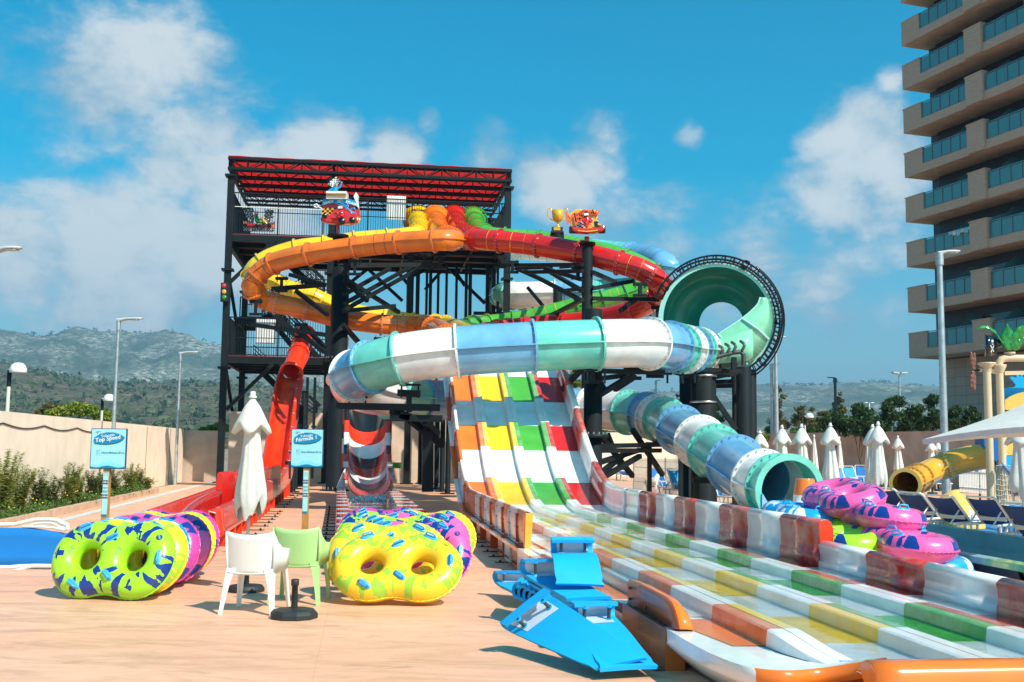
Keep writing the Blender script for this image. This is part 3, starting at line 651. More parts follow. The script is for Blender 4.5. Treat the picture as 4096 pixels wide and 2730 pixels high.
# ================================================================ tube slides
def frames(P):
    n=len(P); out=[]; d=0
    for i in range(n):
        t=(P[min(i+1,n-1)]-P[max(i-1,0)]).normalized(); r=t.cross(Vector((0,0,1)))
        r=r.normalized() if r.length>1e-3 else Vector((1,0,0)); u=r.cross(t); out.append((P[i],t,r,u,d)); 
        if i<n-1: d+=(P[i+1]-P[i]).length
    return out
def interp(fr,d):
    lo,hi=0,len(fr)-1
    while hi-lo>1:
        mid=(lo+hi)//2
        if fr[mid][4]<=d: lo=mid
        else: hi=mid
    a,b=fr[lo],fr[hi]; f=0 if b[4]==a[4] else (d-a[4])/(b[4]-a[4]); f=max(0,min(1,f))
    p=a[0].lerp(b[0],f); t=a[1].lerp(b[1],f).normalized(); r=a[2].lerp(b[2],f).normalized(); return p,t,r,r.cross(t)
def tube_slide(root,pts,Rr,flanges,colors,stripes=(),striped=lambda k:False,fl=.075,n=26,bolts=True,open_end=False,seamw=.05,bandmats=None,inner=None):
    """flanges: list of arc fractions (0..1) where sections join; colors: material per section"""
    fr=frames(catmull(pts,10)); Ltot=fr[-1][4]; F=[f*Ltot for f in flanges]
    for k in range(len(F)-1):
        d0,d1=F[k],F[k+1]; mt=colors[k%len(colors)]; mats=[mt]+list(bandmats or [])
        st=set([d0,d1]); nn=max(2,int((d1-d0)/.16))
        for i in range(nn): st.add(d0+(d1-d0)*i/nn)
        bands=[]
        if striped(k) and bandmats:
            q=max(3,int((d1-d0)/.42))
            for i in range(1,q): c=d0+(d1-d0)*i/q; bands.append((c-.011,c+.011,1+(i+k)%len(bandmats))); st.add(c-.011); st.add(c+.011)
        ds=sorted(st); m=MB(); rows=[]
        for d in ds:
            p,t,r,u=interp(fr,d); rows.append([p+(r*math.cos(2*PI*i/n)+u*math.sin(2*PI*i/n))*Rr for i in range(n+1)])
        def mf(j,i):
            c=(ds[j]+ds[j+1])/2
            for a,b,mi in bands:
                if a<=c<=b: return mi
            return 0
        m.rows(rows,mf=mf)
        # longitudinal seam lips on both sides
        for sg in (-1,1):
            a=[];b=[];c=[];e=[]
            for d in ds[::1]:
                p,t,r,u=interp(fr,d); q=r*sg; a.append(p+q*Rr+u*.02); b.append(p+q*(Rr+seamw)+u*.02); c.append(p+q*(Rr+seamw)-u*.02); e.append(p+q*Rr-u*.02)
            m.rows([a,b,c,e],smooth=False)
        sec=m.build('tube_section',mats,root)
        if k==0 and not open_end: pass
        # joint flange
        m=MB(); p,t,r,u=interp(fr,d0); m.lathe([(Rr-.005,-.03),(Rr+fl,-.03),(Rr+fl,.03),(Rr-.005,.03)],p,t,n=n+6,ref=r,smooth=False)
        if bolts:
            nb=22
            for i in range(nb):
                a=2*PI*(i+.5)/nb; q=p+(r*math.cos(a)+u*math.sin(a))*(Rr+fl*.55); m.bar(q-t*.055,q+t*.055,.028,mi=1)
        o=m.build('joint_flange',[mt,BOLT],sec)
    return fr
def PTS(l): return [W(*a) for a in l]
STR_B=mat('stripe black',(.03,.02,.02),.2,coat=.5); STR_R=mat('stripe maroon',(.25,.01,.01),.2,coat=.5); STR_Y=mat('stripe yellow',(.75,.42,.01),.2,coat=.5); STR_O=mat('stripe orange',(.75,.18,.02),.2,coat=.5); STR_T=mat('stripe teal',(.05,.38,.36),.2,coat=.5); STR_N=mat('stripe navy',(.02,.10,.25),.2,coat=.5); STR_G=mat('stripe grey',(.10,.10,.08),.2,coat=.5)
def lane_top(i,s=30.9,z=4.6): return L(s,2.62+.86*i,z)
def helper_fl(pts,marks):
    "arc fraction nearest to given picture marks"
    fr=frames(catmull(pts,10)); Lt=fr[-1][4]; out=[]
    for px,py,Y in marks:
        q=W(px,py,Y); out.append(min(fr,key=lambda f:(f[0]-q).length)[4]/Lt)
    return sorted(set(out))
def flare(root,p,col_,Rr=.405):
    d=(SU*-1+Vector((0,0,-.25))).normalized(); m=MB(); m.lathe([(Rr+.30,-.95),(Rr+.32,-.9),(Rr+.16,-.7),(Rr+.03,-.35),(Rr,0)],p,d,n=28); m.build('entrance_bell',col_,root,solid=.02)
TD=.405
def four(name,label,mt,fpos,pts,marks,bm,stripefn,laneidx):
    root=thing(name,label,'water slide',fpos); P=PTS(pts)
    P.append(lane_top(laneidx,34.5,5.15)); P.append(lane_top(laneidx,32.4,4.75))
    fl=[0]+helper_fl(P,marks)+[.9,1.0]; fl=sorted(set(round(x,4) for x in fl)); 
    tube_slide(root,P,TD,fl,[mt],bandmats=bm,striped=stripefn); flare(root,P[0],mt); return root,fl,P
orange_pts=[(1746,884,50.4),(1752,911,48.5),(1772,936,45),(1800,955,42.0),(1818,961,40.7),(1786,961,40.1),(1737,963,40.1),(1594,971,40.6),(1420,990,41),(1236,1018,41.4),(1092,1056,42),(1035,1096,42.2),(1012,1135,42.3),(1018,1172,42.6),(1060,1202,43),(1105,1214,43.1),(1225,1240,43.2),(1372,1276,43.6),(1526,1298,43.8),(1640,1304,44),(1700,1308,43.2),(1750,1318,41)]
four('tube_slide','glossy orange tube slide sweeping left around the tower','',None,None,None,None,None,None) if 0 else None
four('tube_slide','glossy orange tube slide looping left in front of the yellow one',GEL['orange'],L(51.2,2.6,11.6),orange_pts,[(1752,911,48.5),(1795,950,43.5),(1812,957,41.6),(1737,963,40.1),(1594,971,40.6),(1420,990,41),(1236,1018,41.4),(1092,1056,42),(1028,1100,42.2),(1014,1160,42.6),(1105,1214,43.1),(1225,1240,43.2),(1372,1276,43.6),(1526,1298,43.8),(1610,1303,44),(1700,1308,43.2),(1725,1313,42)],[STR_B,STR_R,STR_Y],lambda k:k in (5,8,9,10,14,15,16),0)
yellow_pts=[(1673,883,51),(1678,908,49.3),(1672,932,47.6),(1640,945,46.5),(1549,955,46.2),(1420,965,46),(1300,983,46),(1184,998,46),(1060,1042,46),(1012,1085,46),(1010,1110,46.2),(1050,1118,46.4),(1092,1126,46.4),(1157,1160,46.4),(1247,1186,46.4),(1288,1206,46.5),(1416,1252,46.6),(1520,1270,46.8),(1650,1292,47),(1740,1300,46.4),(1800,1310,44)]
four('tube_slide','bright yellow tube slide looping left behind the orange one',GEL['yellow'],L(51.3,1.8,11.6),yellow_pts,[(1678,908,49.3),(1668,935,47.4),(1549,955,46.2),(1420,965,46),(1300,983,46),(1184,998,46),(1045,1052,46),(1015,1095,46.2),(1187,1170,46.4),(1288,1206,46.5),(1416,1252,46.6),(1530,1272,46.8),(1650,1292,47),(1740,1300,46.4),(1770,1305,45.2)],[STR_B,STR_O,STR_R],lambda k:k in (3,4,8,9,10,13,14),1)
red_pts=[(1821,883,50.8),(1829,908,49),(1845,932,46),(1872,952,42.5),(1905,957,40.8),(2000,965,40.2),(2154,983,39.8),(2320,1012,38.9),(2477,1052,38.2),(2570,1083,38),(2625,1118,38.1),(2646,1152,38.6),(2632,1188,39.4),(2580,1222,40.4),(2500,1252,41),(2368,1283,42),(2234,1298,42.6),(2108,1308,43),(2040,1318,43),(1990,1325,42.3),(1930,1335,41)]
four('tube_slide','deep red tube slide looping right in front of the green one',GEL['red'],L(51.2,3.5,11.6),red_pts,[(1829,908,49),(1850,938,45),(1878,954,42.2),(1905,957,40.8),(2000,965,40.2),(2154,983,39.8),(2320,1012,38.9),(2477,1052,38.2),(2600,1100,38),(2646,1150,38.6),(2632,1188,39.4),(2540,1238,40.8),(2395,1278,41.8),(2256,1296,42.5),(2108,1308,43),(2030,1319,43),(1990,1325,42.3)],[STR_Y,STR_O,STR_G],lambda k:k in (4,5,8,9,15,16),3)
green_pts=[(1899,886,51),(1906,910,49.5),(1930,932,48),(1970,945,47.4),(2055,953,47.2),(2156,960,47),(2249,975,46.6),(2368,998,46),(2487,1030,45.4),(2576,1068,45),(2615,1096,44.8),(2610,1125,44.8),(2540,1165,44.8),(2412,1203,44.8),(2308,1228,44.8),(2174,1262,44.8),(2085,1281,44.8),(1950,1300,44.8),(1890,1308,43.5),(1850,1318,42)]
four('tube_slide','grass green tube slide looping right behind the red one',GEL['green'],L(51.3,4.4,11.6),green_pts,[(1906,910,49.5),(1940,937,47.8),(2019,950,47.3),(2156,960,47),(2340,992,46.1),(2510,1038,45.3),(2612,1090,44.8),(2508,1176,44.8),(2412,1203,44.8),(2308,1228,44.8),(2060,1285,44.8),(1955,1300,44.8),(1891,1308,43.5)],[STR_Y,STR_O,STR_R],lambda k:k in (3,4,8,9,10,12),2)
# ---------------- the wide pale blue, white and teal tube
BC=dict(b=GEL['blue'],w=GEL['white'],t=GEL['teal'])
BR=.66
o=thing('tube_slide','wide banded tube slide in pale blue, white and teal running down from the teal loop','water slide',Pp(2300,29))
bp_=[(2805,1400,35.2),(2778,1400,33.6),(2740,1398,32),(2690,1390,30.6),(2640,1380,29.7),(2560,1374,29),(2386,1377,28.6),(2132,1387,28.3),(1830,1406,28.2),(1600,1436,28.3),(1480,1470,28.6),(1425,1500,29.3),(1412,1530,30.3),(1440,1556,31.6),(1520,1578,33.4),(1600,1590,34.6),(1700,1598,35.6),(1900,1606,36.4),(2100,1618,36.8),(2250,1628,36.8),(2352,1636,36.4),(2512,1650,34.8),(2600,1664,33.8),(2660,1684,32.8),(2722,1720,31.2),(2802,1768,29.2),(2862,1810,27.7),(2945,1861,25.9),(3050,1927,24.2),(3107,1950,23.5),(3157,1963,22.9)]
mk=[(2790,1400,34.6),(2772,1400,33.5),(2752,1399,32.7),(2730,1396,31.9),(2705,1393,31.0),(2675,1388,30.3),(2600,1376,29.2),(2386,1377,28.6),(2132,1387,28.3),(1830,1406,28.2),(1600,1436,28.3),(1475,1472,28.6),(1418,1506,29.4),(1560,1584,34),(1690,1597,35.5),(1960,1610,36.6),(2352,1636,36.4),(2512,1650,34.8),(2585,1660,34),(2622,1671,33.4),(2660,1684,32.8),(2722,1720,31.2),(2802,1768,29.2),(2862,1810,27.7),(2945,1861,25.9),(3050,1927,24.2),(3107,1950,23.5)]
P=PTS(bp_); fl=[0]+helper_fl(P,mk)+[1.0]; fl=sorted(set(round(x,5) for x in fl))
cols='bwtbwtbwtbwtbwtbwtbwtbwtbwtbwtbwtb'
seq=list('bwtbwtb'+'wtbwtb'+'wt'+'bb'+'wtbwtbwtbwt')
print('SECTIONS',len(fl)-1,len(seq))
fr=tube_slide(o,P,BR,fl,[BC[c] for c in seq],fl=.085,n=36,seamw=.09)
p,t,r,u=interp(fr,fr[-1][4]); m=MB(); m.lathe([(BR-.02,-.03),(BR+.12,-.03),(BR+.12,.04),(BR-.02,.04)],p,t,n=40,smooth=False); m.build('exit_rim',GEL['teal'],o)
m=MB(); q=p+t*.02-r*(BR+.02)*0; a=p+(r*-1)*(BR+.02)*0
for sg in (-1,1):
    s0=p+t*.05+r*sg*(BR-.02)+u*(-.05); m._a([s0,s0+u*-.62,s0+u*-.62-r*sg*.42+t*.0,s0+t*.03,s0+u*-.62+t*.03,s0+u*-.62-r*sg*.42+t*.03],[(0,1,2),(5,4,3),(0,2,5,3),(1,0,3,4),(2,1,4,5)])
m.build('exit_gusset',GEL['sky'],o)
m=MB(); mk_=[]
for k in (fl[-3],fl[-5],fl[-8]):
    mk_.append(len(m.f))
    p,t,r,u=interp(fr,k*fr[-1][4]); b=p-Vector((0,0,BR+.06)); m.bar(b-r*.6,b+r*.6,.14,.14)
    for sg in (-.5,.5): q=b+r*sg; m.bar(q,Vector((q.x,q.y,0)),.12,up=SU)
m.pieces('exit_trestle',BLK,o,mk_)
# black saddle clamps along the lower front run
m=MB(); mk_=[]
for px,py,Y in ((1430,1590,29.4),(1640,1540,28.3),(2386,1482,28.6),(2700,1486,31),(2750,1486,32.4)):
    mk_.append(len(m.f)); q=W(px,py,Y); m.bar(q+Vector((-.28,0,.0)),q+Vector((.28,0,.0)),.08,.06)
    for sg in (-.22,.22): m.bar(q+Vector((sg,0,0)),q+Vector((sg,0,-.35)),.05,up=SU)
m.pieces('saddle',BLK,o,mk_)
# ---------------- its upper part behind the red and green tubes
o2=thing('tube_slide','banded teal, blue and white tube winding behind the green tube into the loop','water slide',Pp(2300,52))
P=PTS([(2060,985,54),(2200,996,53.5),(2330,1006,53),(2460,1019,52),(2560,1033,50.8),(2622,1046,49.6),(2662,1072,48.8),(2672,1108,49),(2645,1140,50),(2560,1160,51.2),(2450,1170,52),(2300,1176,52.4),(2145,1180,52.6),(2045,1182,53),(2010,1186,54.6),(2030,1190,57),(2150,1190,58.5),(2400,1192,57.5),(2600,1215,52),(2650,1250,46),(2690,1290,42)])
fl=[0,.07,.14,.22,.28,.33,.37,.42,.48,.54,.60,.64,.68,.73,.78,.83,.88,.94,1]
tube_slide(o2,P,.66,fl,[BC[c] for c in 'wtbwtbwttbtwbtbwtbw'],bandmats=[STR_N,STR_T],striped=lambda k:k<6,fl=.08,seamw=.08)
m=MB(); mk_=[]
for px,Y in ((1990,53),(2130,52.5)): 
    mk_.append(len(m.f)); a=W(px,1255,Y); m.bar(a+Vector((-1.2,0,0)),a+Vector((1.2,0,0)),.16); m.bar(a,Vector((a.x,a.y,0)),.2,up=SU); m.bar(a,a+Vector((0,0,.6)),.12,up=SU)
m.pieces('trestle',BLK,o2,mk_)
# ---------------- teal loop
BY=36.; bc=W(2866,1278,BY); bs=BY/FPX
loop=thing('loop_slide','huge open teal loop with a black truss ring around it','water slide',Pp(2868,BY+.8))
X_=Vector((math.cos(R(-7)),math.sin(R(-7)),0)); Z_=Vector((0,0,1)); Yd=Vector((-X_.y,X_.x,0))
def BP(r,phi,dep): return bc+X_*math.cos(phi)*r+Z_*math.sin(phi)*r+Yd*dep
R1=214*bs
hx,hz=(2899-2866)*bs,(1278-1275)*bs; rh=92*bs
prof=[(1.0,0),(1.045,.14),(1.05,.45),(1.0,.8),(.88,1.12),(.70,1.35),(.52,1.46)]
m=MB(); rows=[]
NP=72
for k,(f,dp) in enumerate([(1.0,0),(1.04,.15),(1.055,.45),(1.03,.8),(.95,1.12),(.8,1.38),(.6,1.52),(.0,1.58)]):
    row=[]
    for i in range(NP+1):
        ph=2*PI*i/NP
        w=k/7; po=BP(R1*f,ph,dp) if f>0 else None
        inn=bc+X_*(hx+math.cos(ph)*rh)+Z_*(hz+math.sin(ph)*rh)+Yd*1.58
        if f>0:
            b=BP(R1,ph,0); wr=max(0,(1.04-f)); g=BP(R1*max(f,.99),ph,dp); q=inn.lerp(BP(R1,ph,dp),min(1,(f))) if f<1 else po; row.append(q)
        else: row.append(inn)
    rows.append(row)
m.rows(rows); m.build('channel_wall',GEL['dteal'],loop,solid=.04)
m=MB(); m.lathe([(R1-.01,-.05),(R1+.15,-.05),(R1+.15,.03),(R1-.01,.03)],bc,-Yd,n=72,smooth=False,ref=X_); m.build('rim',mat('gelcoat pale aqua',(.38,.74,.64),.2,coat=.6),loop)
# near wall closing the channel at the lower right, pale green
m=MB(); A=[];B=[];C=[]
inner=[(3040,1190),(3032,1215),(3010,1240),(2985,1262),(2950,1288),(2910,1314),(2870,1340),(2830,1362),(2800,1378),(2775,1390)]
outer_ph=[R(20),R(8),R(-4),R(-16),R(-30),R(-44),R(-58),R(-72),R(-84),R(-96)]
ca=catmull([W(px,py,BY-.9) for px,py in inner],4); cb=catmull([BP(R1+.02,a,-.25) for a in outer_ph],4); cm=[a.lerp(b,.55)-Yd*.25 for a,b in zip(ca,cb)]
m.rows([ca,cm,cb]); m.build('near_wall',GEL['lgreen'],loop,solid=.04)
m=MB(); m.rows([ca,[p+Yd*.2+Vector((0,0,-.02)) for p in ca]]); 
m.tube([ca[i] for i in range(0,len(ca))],.035,6); m.build('wall_lip',_mats['gelcoat pale aqua'],loop)
m=MB()
for q in (14,24,32): m.tube([ca[q]-Yd*.03,cm[q]-Yd*.05,cb[q]-Yd*.05],.05,6)
m.pieces('wall_rib',_mats['gelcoat pale aqua'],loop)
# outlet trough going down to the tube mouth
a=W(2790,1385,34.6); m=MB(); rows=[]
ep=W(2960,1420,34.6)
for i in range(9):
    f=i/8; c=W(2775+(3010-2775)*f,1452-42*f,34.4+.3*f); rows.append([c+Vector((0,0,.55+.2*f)),c+Vector((0,-.12,.2)),c+Vector((0,-.05,-.12)),c+Vector((0,.5,-.28)),c+Vector((0,1.1,-.1))])
m.rows(rows); m.build('outlet_trough',GEL['lgreen'],loop,solid=.03)
# black water jets
pm=mat('grey pipe',(.06,.07,.075),.4); 
m=MB(); m.tube([W(2855,1432,33.9),W(2930,1412,34),W(2962,1408,34),W(2974,1420,34),W(2974,1455,34),W(2972,1472,34),W(2930,1474,34)],.075,10)
for px,py in ((2850,1392),(2876,1384),(2902,1377),(2927,1370),(2962,1366)): m.tube([W(px,py,34.2),W(px+12,py+8,33.95),W(px+16,py+18,33.9),W(px+6,py+38,33.95)],.05,8)
m.build('water_jets',pm,loop)
# truss ring
m=MB(); ph0,ph1=R(160),R(-78); NR=58
def ring(r,dep,wd,k0=0,k1=NR): m.tube([BP(r,ph0+(ph1-ph0)*i/NR,dep) for i in range(k0,k1+1)],wd,6)
rA,rB=R1+.15,R1+.37
for dep in (-.1,.6): ring(rA,dep,.034,0 if dep<.3 else 8); ring(rB,dep,.038,0 if dep<.3 else 8)
for i in range(NR):
    p=ph0+(ph1-ph0)*i/NR; q=ph0+(ph1-ph0)*(i+.5)/NR
    m.bar(BP(rA,p,-.1),BP(rB,p if i%2 else q,-.1),.038)
    if i>8 and i%2: m.bar(BP(rB,p,-.1),BP(rB,q,.6),.032); m.bar(BP(rA,p,.6),BP(rB,q,.6),.032)
for dp in (.2,): ring(rB+.1,dp,.03,26,NR)
m.build('truss_ring',BLK,loop)
m=MB(); mk_=[]
for i in (3,24,40,50,56):
    mk_.append(len(m.f))
    p=ph0+(ph1-ph0)*i/NR
    for r_ in (rA,rB):
        for k in range(4): q=BP(r_,p+R(k*.9-1),-.12); m.bar(q,q-Yd*.1,.09)
m.pieces('ring_clamp',BLK,loop,mk_)
# ================================================================ four lane slide
zf,zt=.33,.458; WID=.86; D0=2.93; T0=2.35; T1=5.52
ms=thing('multi_lane_slide','four lane racing slide in orange, yellow, green and red blocks with white','water slide',L(16,3.9,0))
# longitudinal profile: runout, curve, slope
prof=[]
def zprof(s):
    s0=23.6
    if s<=s0: return 0.
    x=s-s0; return .078*x*x if x<4.2 else .078*4.2**2+(x-4.2)*2*.078*4.2
def nrm(s):
    d=.01; k=(zprof(s+d)-zprof(s-d))/(2*d); l=math.hypot(1,k); return (-k/l,1/l)
def SP(s,t,h): # point at height h above lane floor, measured square to it
    a,b=nrm(s); return L(s+a*h,t,zf+zprof(s)+b*h)
bnd=[7.70+1.25*k for k in range(-1,14)]   # 6.45 ... 22.7... block boundaries on the runout
slopeb=[23.55,26.1,28.15,29.25,30.25,31.0]
# white/colour alternation on the runout: k even white
def runmat(k,c): return GEL['white'] if k%2==0 else c
LC=[GEL['orange'],GEL['yellow'],GEL['green'],GEL['red']]
FADE=[mat('weathered '+n_,a_,.2,coat=.25,c2=b_,vscale=4,bump=.03,bscale=8) for n_,a_,b_ in (('orange',(.84,.17,.03),(.80,.30,.16)),('yellow',(.90,.56,.02),(.82,.60,.16)),('green',(.07,.38,.045),(.22,.46,.20)),('red panels',(.58,.02,.015),(.52,.19,.15)))]
# boundaries on the slope taken from the photograph (lane floor crossings)
def s_at(py,h=0):
    best=None
    for i in range(300):
        s=22+i*.035; q=SP(s,3.9,h); yy=py_of(q)
        if best is None or abs(yy-py)<best[0]: best=(abs(yy-py),s)
    return best[1]
def py_of(p):
    v=cam.matrix_world.inverted()@p; return 1365+FPX*v.y/v.z
def px_of(p):
    v=cam.matrix_world.inverted()@p; return 2048-FPX*v.x/v.z
SB=[s_at(2020),s_at(1930),s_at(1801),s_at(1702),s_at(1607),s_at(1508)]
STOP=32.2
segs=[]  # (s0,s1,colour?)
ks=6.45
k=-1
while ks<22.0: segs.append((ks,ks+1.25,k%2!=0)); ks+=1.25; k+=1
segs=[(7.70+1.25*k,7.70+1.25*(k+1),(k%2)==1) for k in range(-1,11)]
lasts=segs[-1][1]
segs=[(6.25,7.70,False)]+[(7.70+1.25*k,7.70+1.25*(k+1),(k%2)==0) for k in range(0,12)]
lasts=segs[-1][1]; segs.append((lasts,SB[0],False)); segs.append((SB[0],SB[1],True)); segs.append((SB[1],SB[2],False)); segs.append((SB[2],SB[3],True)); segs.append((SB[3],SB[4],False)); segs.append((SB[4],SB[5],True)); segs.append((SB[5],STOP,False))
PATCH=bpy.data.materials.new
def ss(a,b):
    n=max(1,int((b-a)/.2)) if b>22 else 1; return [a+(b-a)*i/n for i in range(n+1)]
FLE=6.95 # near end of the floor
import functools
for li in range(4):
    a=T0+.0 if li==0 else D0+WID*(li-1)+.27; b=D0+WID*li if li<3 else T1
    root_l=None
    m=MB()
    for (s0,s1,c) in segs:
        if li==0:
            if s1<=8.6: continue
            s0=max(s0,8.57)
        S=ss(s0,s1); m.rows([[SP(s,a+(.27 if li==0 and s<10 else 0),0),SP(s,b,0)] for s in S][::1],mi=1 if c else 0,smooth=True)
        # rows order: flip for upward normals
    m.build('lane_floor',[GEL['white'],LC[li]],ms)
for di in range(3):
    t0=D0+WID*di; t1=t0+.27; tm=(t0+t1)/2; cl,cr=LC[di],LC[di+1]; m=MB(); hh=zt-zf
    dsegs=segs
    def DP(s,t,h,di=di):
        if di or s>=7.7: return SP(s,t,h)
        q=max(0,(s-6.86)/.84); f=q*q*(3-2*q); return SP(s,t+.22*((7.7-s)/.84)**2,h*f+.002)
    for (s0,s1,c) in dsegs:
        S=ss(s0,s1)
        if di==0 and s0<7.5: S=[6.88,6.98,7.1,7.25,7.4,7.55,7.7]
        for A_,B_,mi in (((t0,0),(t0+.012,hh-.012),1),((t0+.012,hh-.012),(t0+.03,hh),1),((t0+.03,hh),(tm-.004,hh),1),((tm+.004,hh),(t1-.03,hh),2),((t1-.03,hh),(t1-.012,hh-.012),2),((t1-.012,hh-.012),(t1,0),2)):
            m.rows([[DP(s,A_[0],A_[1]),DP(s,B_[0],B_[1])] for s in S],mi=mi if c else 0,smooth=False)
        m.rows([[DP(s,tm-.004,hh-.004),DP(s,tm+.004,hh-.004)] for s in S],mi=3,smooth=False)
    s0=segs[0][0]
    if di: m._a([SP(s0,t0,0),SP(s0,t1,0),SP(s0,t1,hh),SP(s0,t0,hh)],[(0,1,2,3)])
    m.build('lane_divider',[GEL['white'],FADE[di],FADE[di+1],mat('sealant line',(.55,.52,.45),.6)],ms)
# right outer wall: white and red panels with a rolled top
def wallprof(side,h,base=-.0):
    # (lateral offset outward, height) pairs from the lane floor up and over
    if side>0: return [(0,0),(.004,h*.29),(.014,h*.305),(.022,h*.55),(.012,h*.8),(.004,h*.92),(.02,h-.005),(.06,h+.022),(.12,h+.02),(.165,h-.01),(.19,h-.10)]
hR=[(6.2,11.3,.30),(11.3,STOP,.565)]
m=MB()
def wseg(m,s0,s1,h,mi):
    S=ss(s0,s1); pr=wallprof(1,h); m.rows([[SP(s,T1+x,y) for x,y in pr] for s in S],mi=mi)
pan=[]; 
edges=[]
for i,(s0,s1,c) in enumerate(segs): edges.append((s0,s1,c))
SR=12.70
red_edges=[]
for (s0,s1,c) in segs:
    # wall panels are offset against the lane blocks: coloured where the blocks are
    if s1<=SR: wseg(m,s0,s1,.31,1 if c else 0)
    elif s0<SR<s1: wseg(m,s0,SR,.31,1 if c else 0); wseg(m,SR,s1,.565,1 if c else 0)
    else: wseg(m,s0,s1,.565,1 if c else 0)
for (h0,h1,s) in ((.2,.6,SR),):
    pr=wallprof(1,.565); m._a([SP(s,T1+x,y) for x,y in pr]+[SP(s,T1+.19,0)],[tuple(range(len(pr)+1))],2)
m.rows([[SP(s,T1+.19,.2),SP(s,T1+.2,-.33+.0)] for s in ss(6.25,STOP)],mi=0)
m.build('outer_wall',[GEL['white'],FADE[3],GEL['ored']],ms,solid=.012)
# left outer wall, seen from outside: ribbed orange and white panels on a ledge
LE=[s for s in (15.1,)]
def left_panels(m,s0,s1,h,mi,b):
    # outside face at t=T0-.06 .. with end ribs
    S=ss(s0,s1); t=T0
    m.rows([[SP(s,t-.00,0),SP(s,t-.035,h*.3),SP(s,t-.04,h*.6),SP(s,t-.0,h*.9),SP(s,t+.02,h),SP(s,t-.04,h+.02),SP(s,t-.06,h-.01)] for s in S],mi=mi)
    m.rows([[SP(s,t-.06,h-.01),SP(s,t-.07,h*.6),SP(s,t-.05,.04),SP(s,t-.05,0.0)] for s in S],mi=mi)
    for s in (s0+.015,s1-.015): m.bar(SP(s,t-.066,.02),SP(s,t-.075,h*.9),.03,.025,mi=mi)
    m.rows([[SP(s,t-.05,0.0),SP(s,t-.17,-.0),SP(s,t-.175,-.05)] for s in S],mi=mi,smooth=False)
    for q in (.12,.5,.85):
        for sx in (s0+.12,s1-.12):
            c=SP(sx,t-.072,h*q); b.ell(c,(.013,.013,.013),6)
    n=int((s1-s0)/.07)
    for i in range(n): c=SP(s0+.05+i*.07,t-.09,.006); b.ell(c,(.010,.010,.008),6)
m=MB(); b=MB()
lsegs=[]; s=15.35; c=True
while s<22.2: lsegs.append((s,s+.86,c)); s+=.86; c=not c
lsegs.append((s,SB[0]+.2,c)); prev=SB[0]+.2; c=not c
for e_ in SB[1:]+[STOP]: lsegs.append((prev,e_+.15 if e_<STOP else e_,c)); prev=e_+.15; c=not c
for (a_,b_,c) in lsegs: left_panels(m,a_,b_,.50,1 if c else 0,b)
e_=lsegs[0][0]; m._a([SP(e_-.01,T0+.05,.5),SP(e_-.01,T0-.06,.5),SP(e_-.01,T0-.07,0),SP(e_-.01,T0+.02,0)],[(0,1,2,3)],2)
m.build('outer_wall',[GEL['white'],GEL['osh'],GEL['mustard']],ms); b.build('wall_bolts',DBOLT,ms)
# lower skirt legs on the left, alternate colours
m=MB(); b=MB(); k=0; s=15.6; mk_=[]
while s<24.5:
    if k%2==0 or s<17.3:
        mk_.append(len(m.f)); mi=k%2; m.bar(L(s,T0-.12,.15),L(s+.6,T0-.12,.15),.03,.28,mi=mi); m.bar(L(s+.6,T0-.12,.15),L(s+.6,T0+.2,.15),.03,.28,mi=mi); m.bar(L(s,T0-.12,.15),L(s,T0+.2,.15),.03,.28,mi=mi)
        for q in (.12,.3,.45): b.ell(L(s+q,T0-.14,.08),(.018,.018,.018),6)
    s+=.86; k+=1
m.pieces('skirt_panel',[GEL['osh'],GEL['white']],ms,mk_); b.build('skirt_bolts',DBOLT,ms)
# foot brackets on the paving
m=MB(); mk_=[]
for i in range(10):
    mk_.append(len(m.f)); s=16.6+i*.86; m.bar(L(s,T0-.34,.008),L(s,T0+.1,.008),.035,.012); m.cyl(L(s,T0-.26,.01),L(s,T0-.26,.04),.018,n=8)
m.pieces('foot_bracket',BLK,ms,mk_)
# near left: low box sides (pale, orange, then steel blue) on which the mats lie
TN=2.47
m=MB()
def lowbox(s0,s1,mi,ta,tb,zl=.24,zt_=.43):
    f=lambda s,t,z: L(s,t,z)
    m.rows([[f(s0,ta+.05,zf),f(s1,tb+.05,zf)],[f(s0,ta+.04,zt_),f(s1,tb+.04,zt_)],[f(s0,ta,zt_),f(s1,tb,zt_)],[f(s0,ta-.02,zl),f(s1,tb-.02,zl)],[f(s0,ta-.17,zl),f(s1,tb-.17,zl)],[f(s0,ta-.175,0),f(s1,tb-.175,0)]],mi=mi,smooth=False)
    m._a([f(s0,ta,zt_),f(s0,ta-.02,zl),f(s0,ta-.17,zl),f(s0,ta-.175,0),f(s0,ta+.05,0)],[(0,1,2,3,4)],mi)
lowbox(14.3,15.35,0,T0,T0,.33,.35); lowbox(13.0,14.3,1,T0+.12,T0,.33,.36); lowbox(9.98,13.0,2,2.62,2.60,.2,.43)
m.build('low_side',[GEL['white'],GEL['osh'],GEL['pblue']],ms)
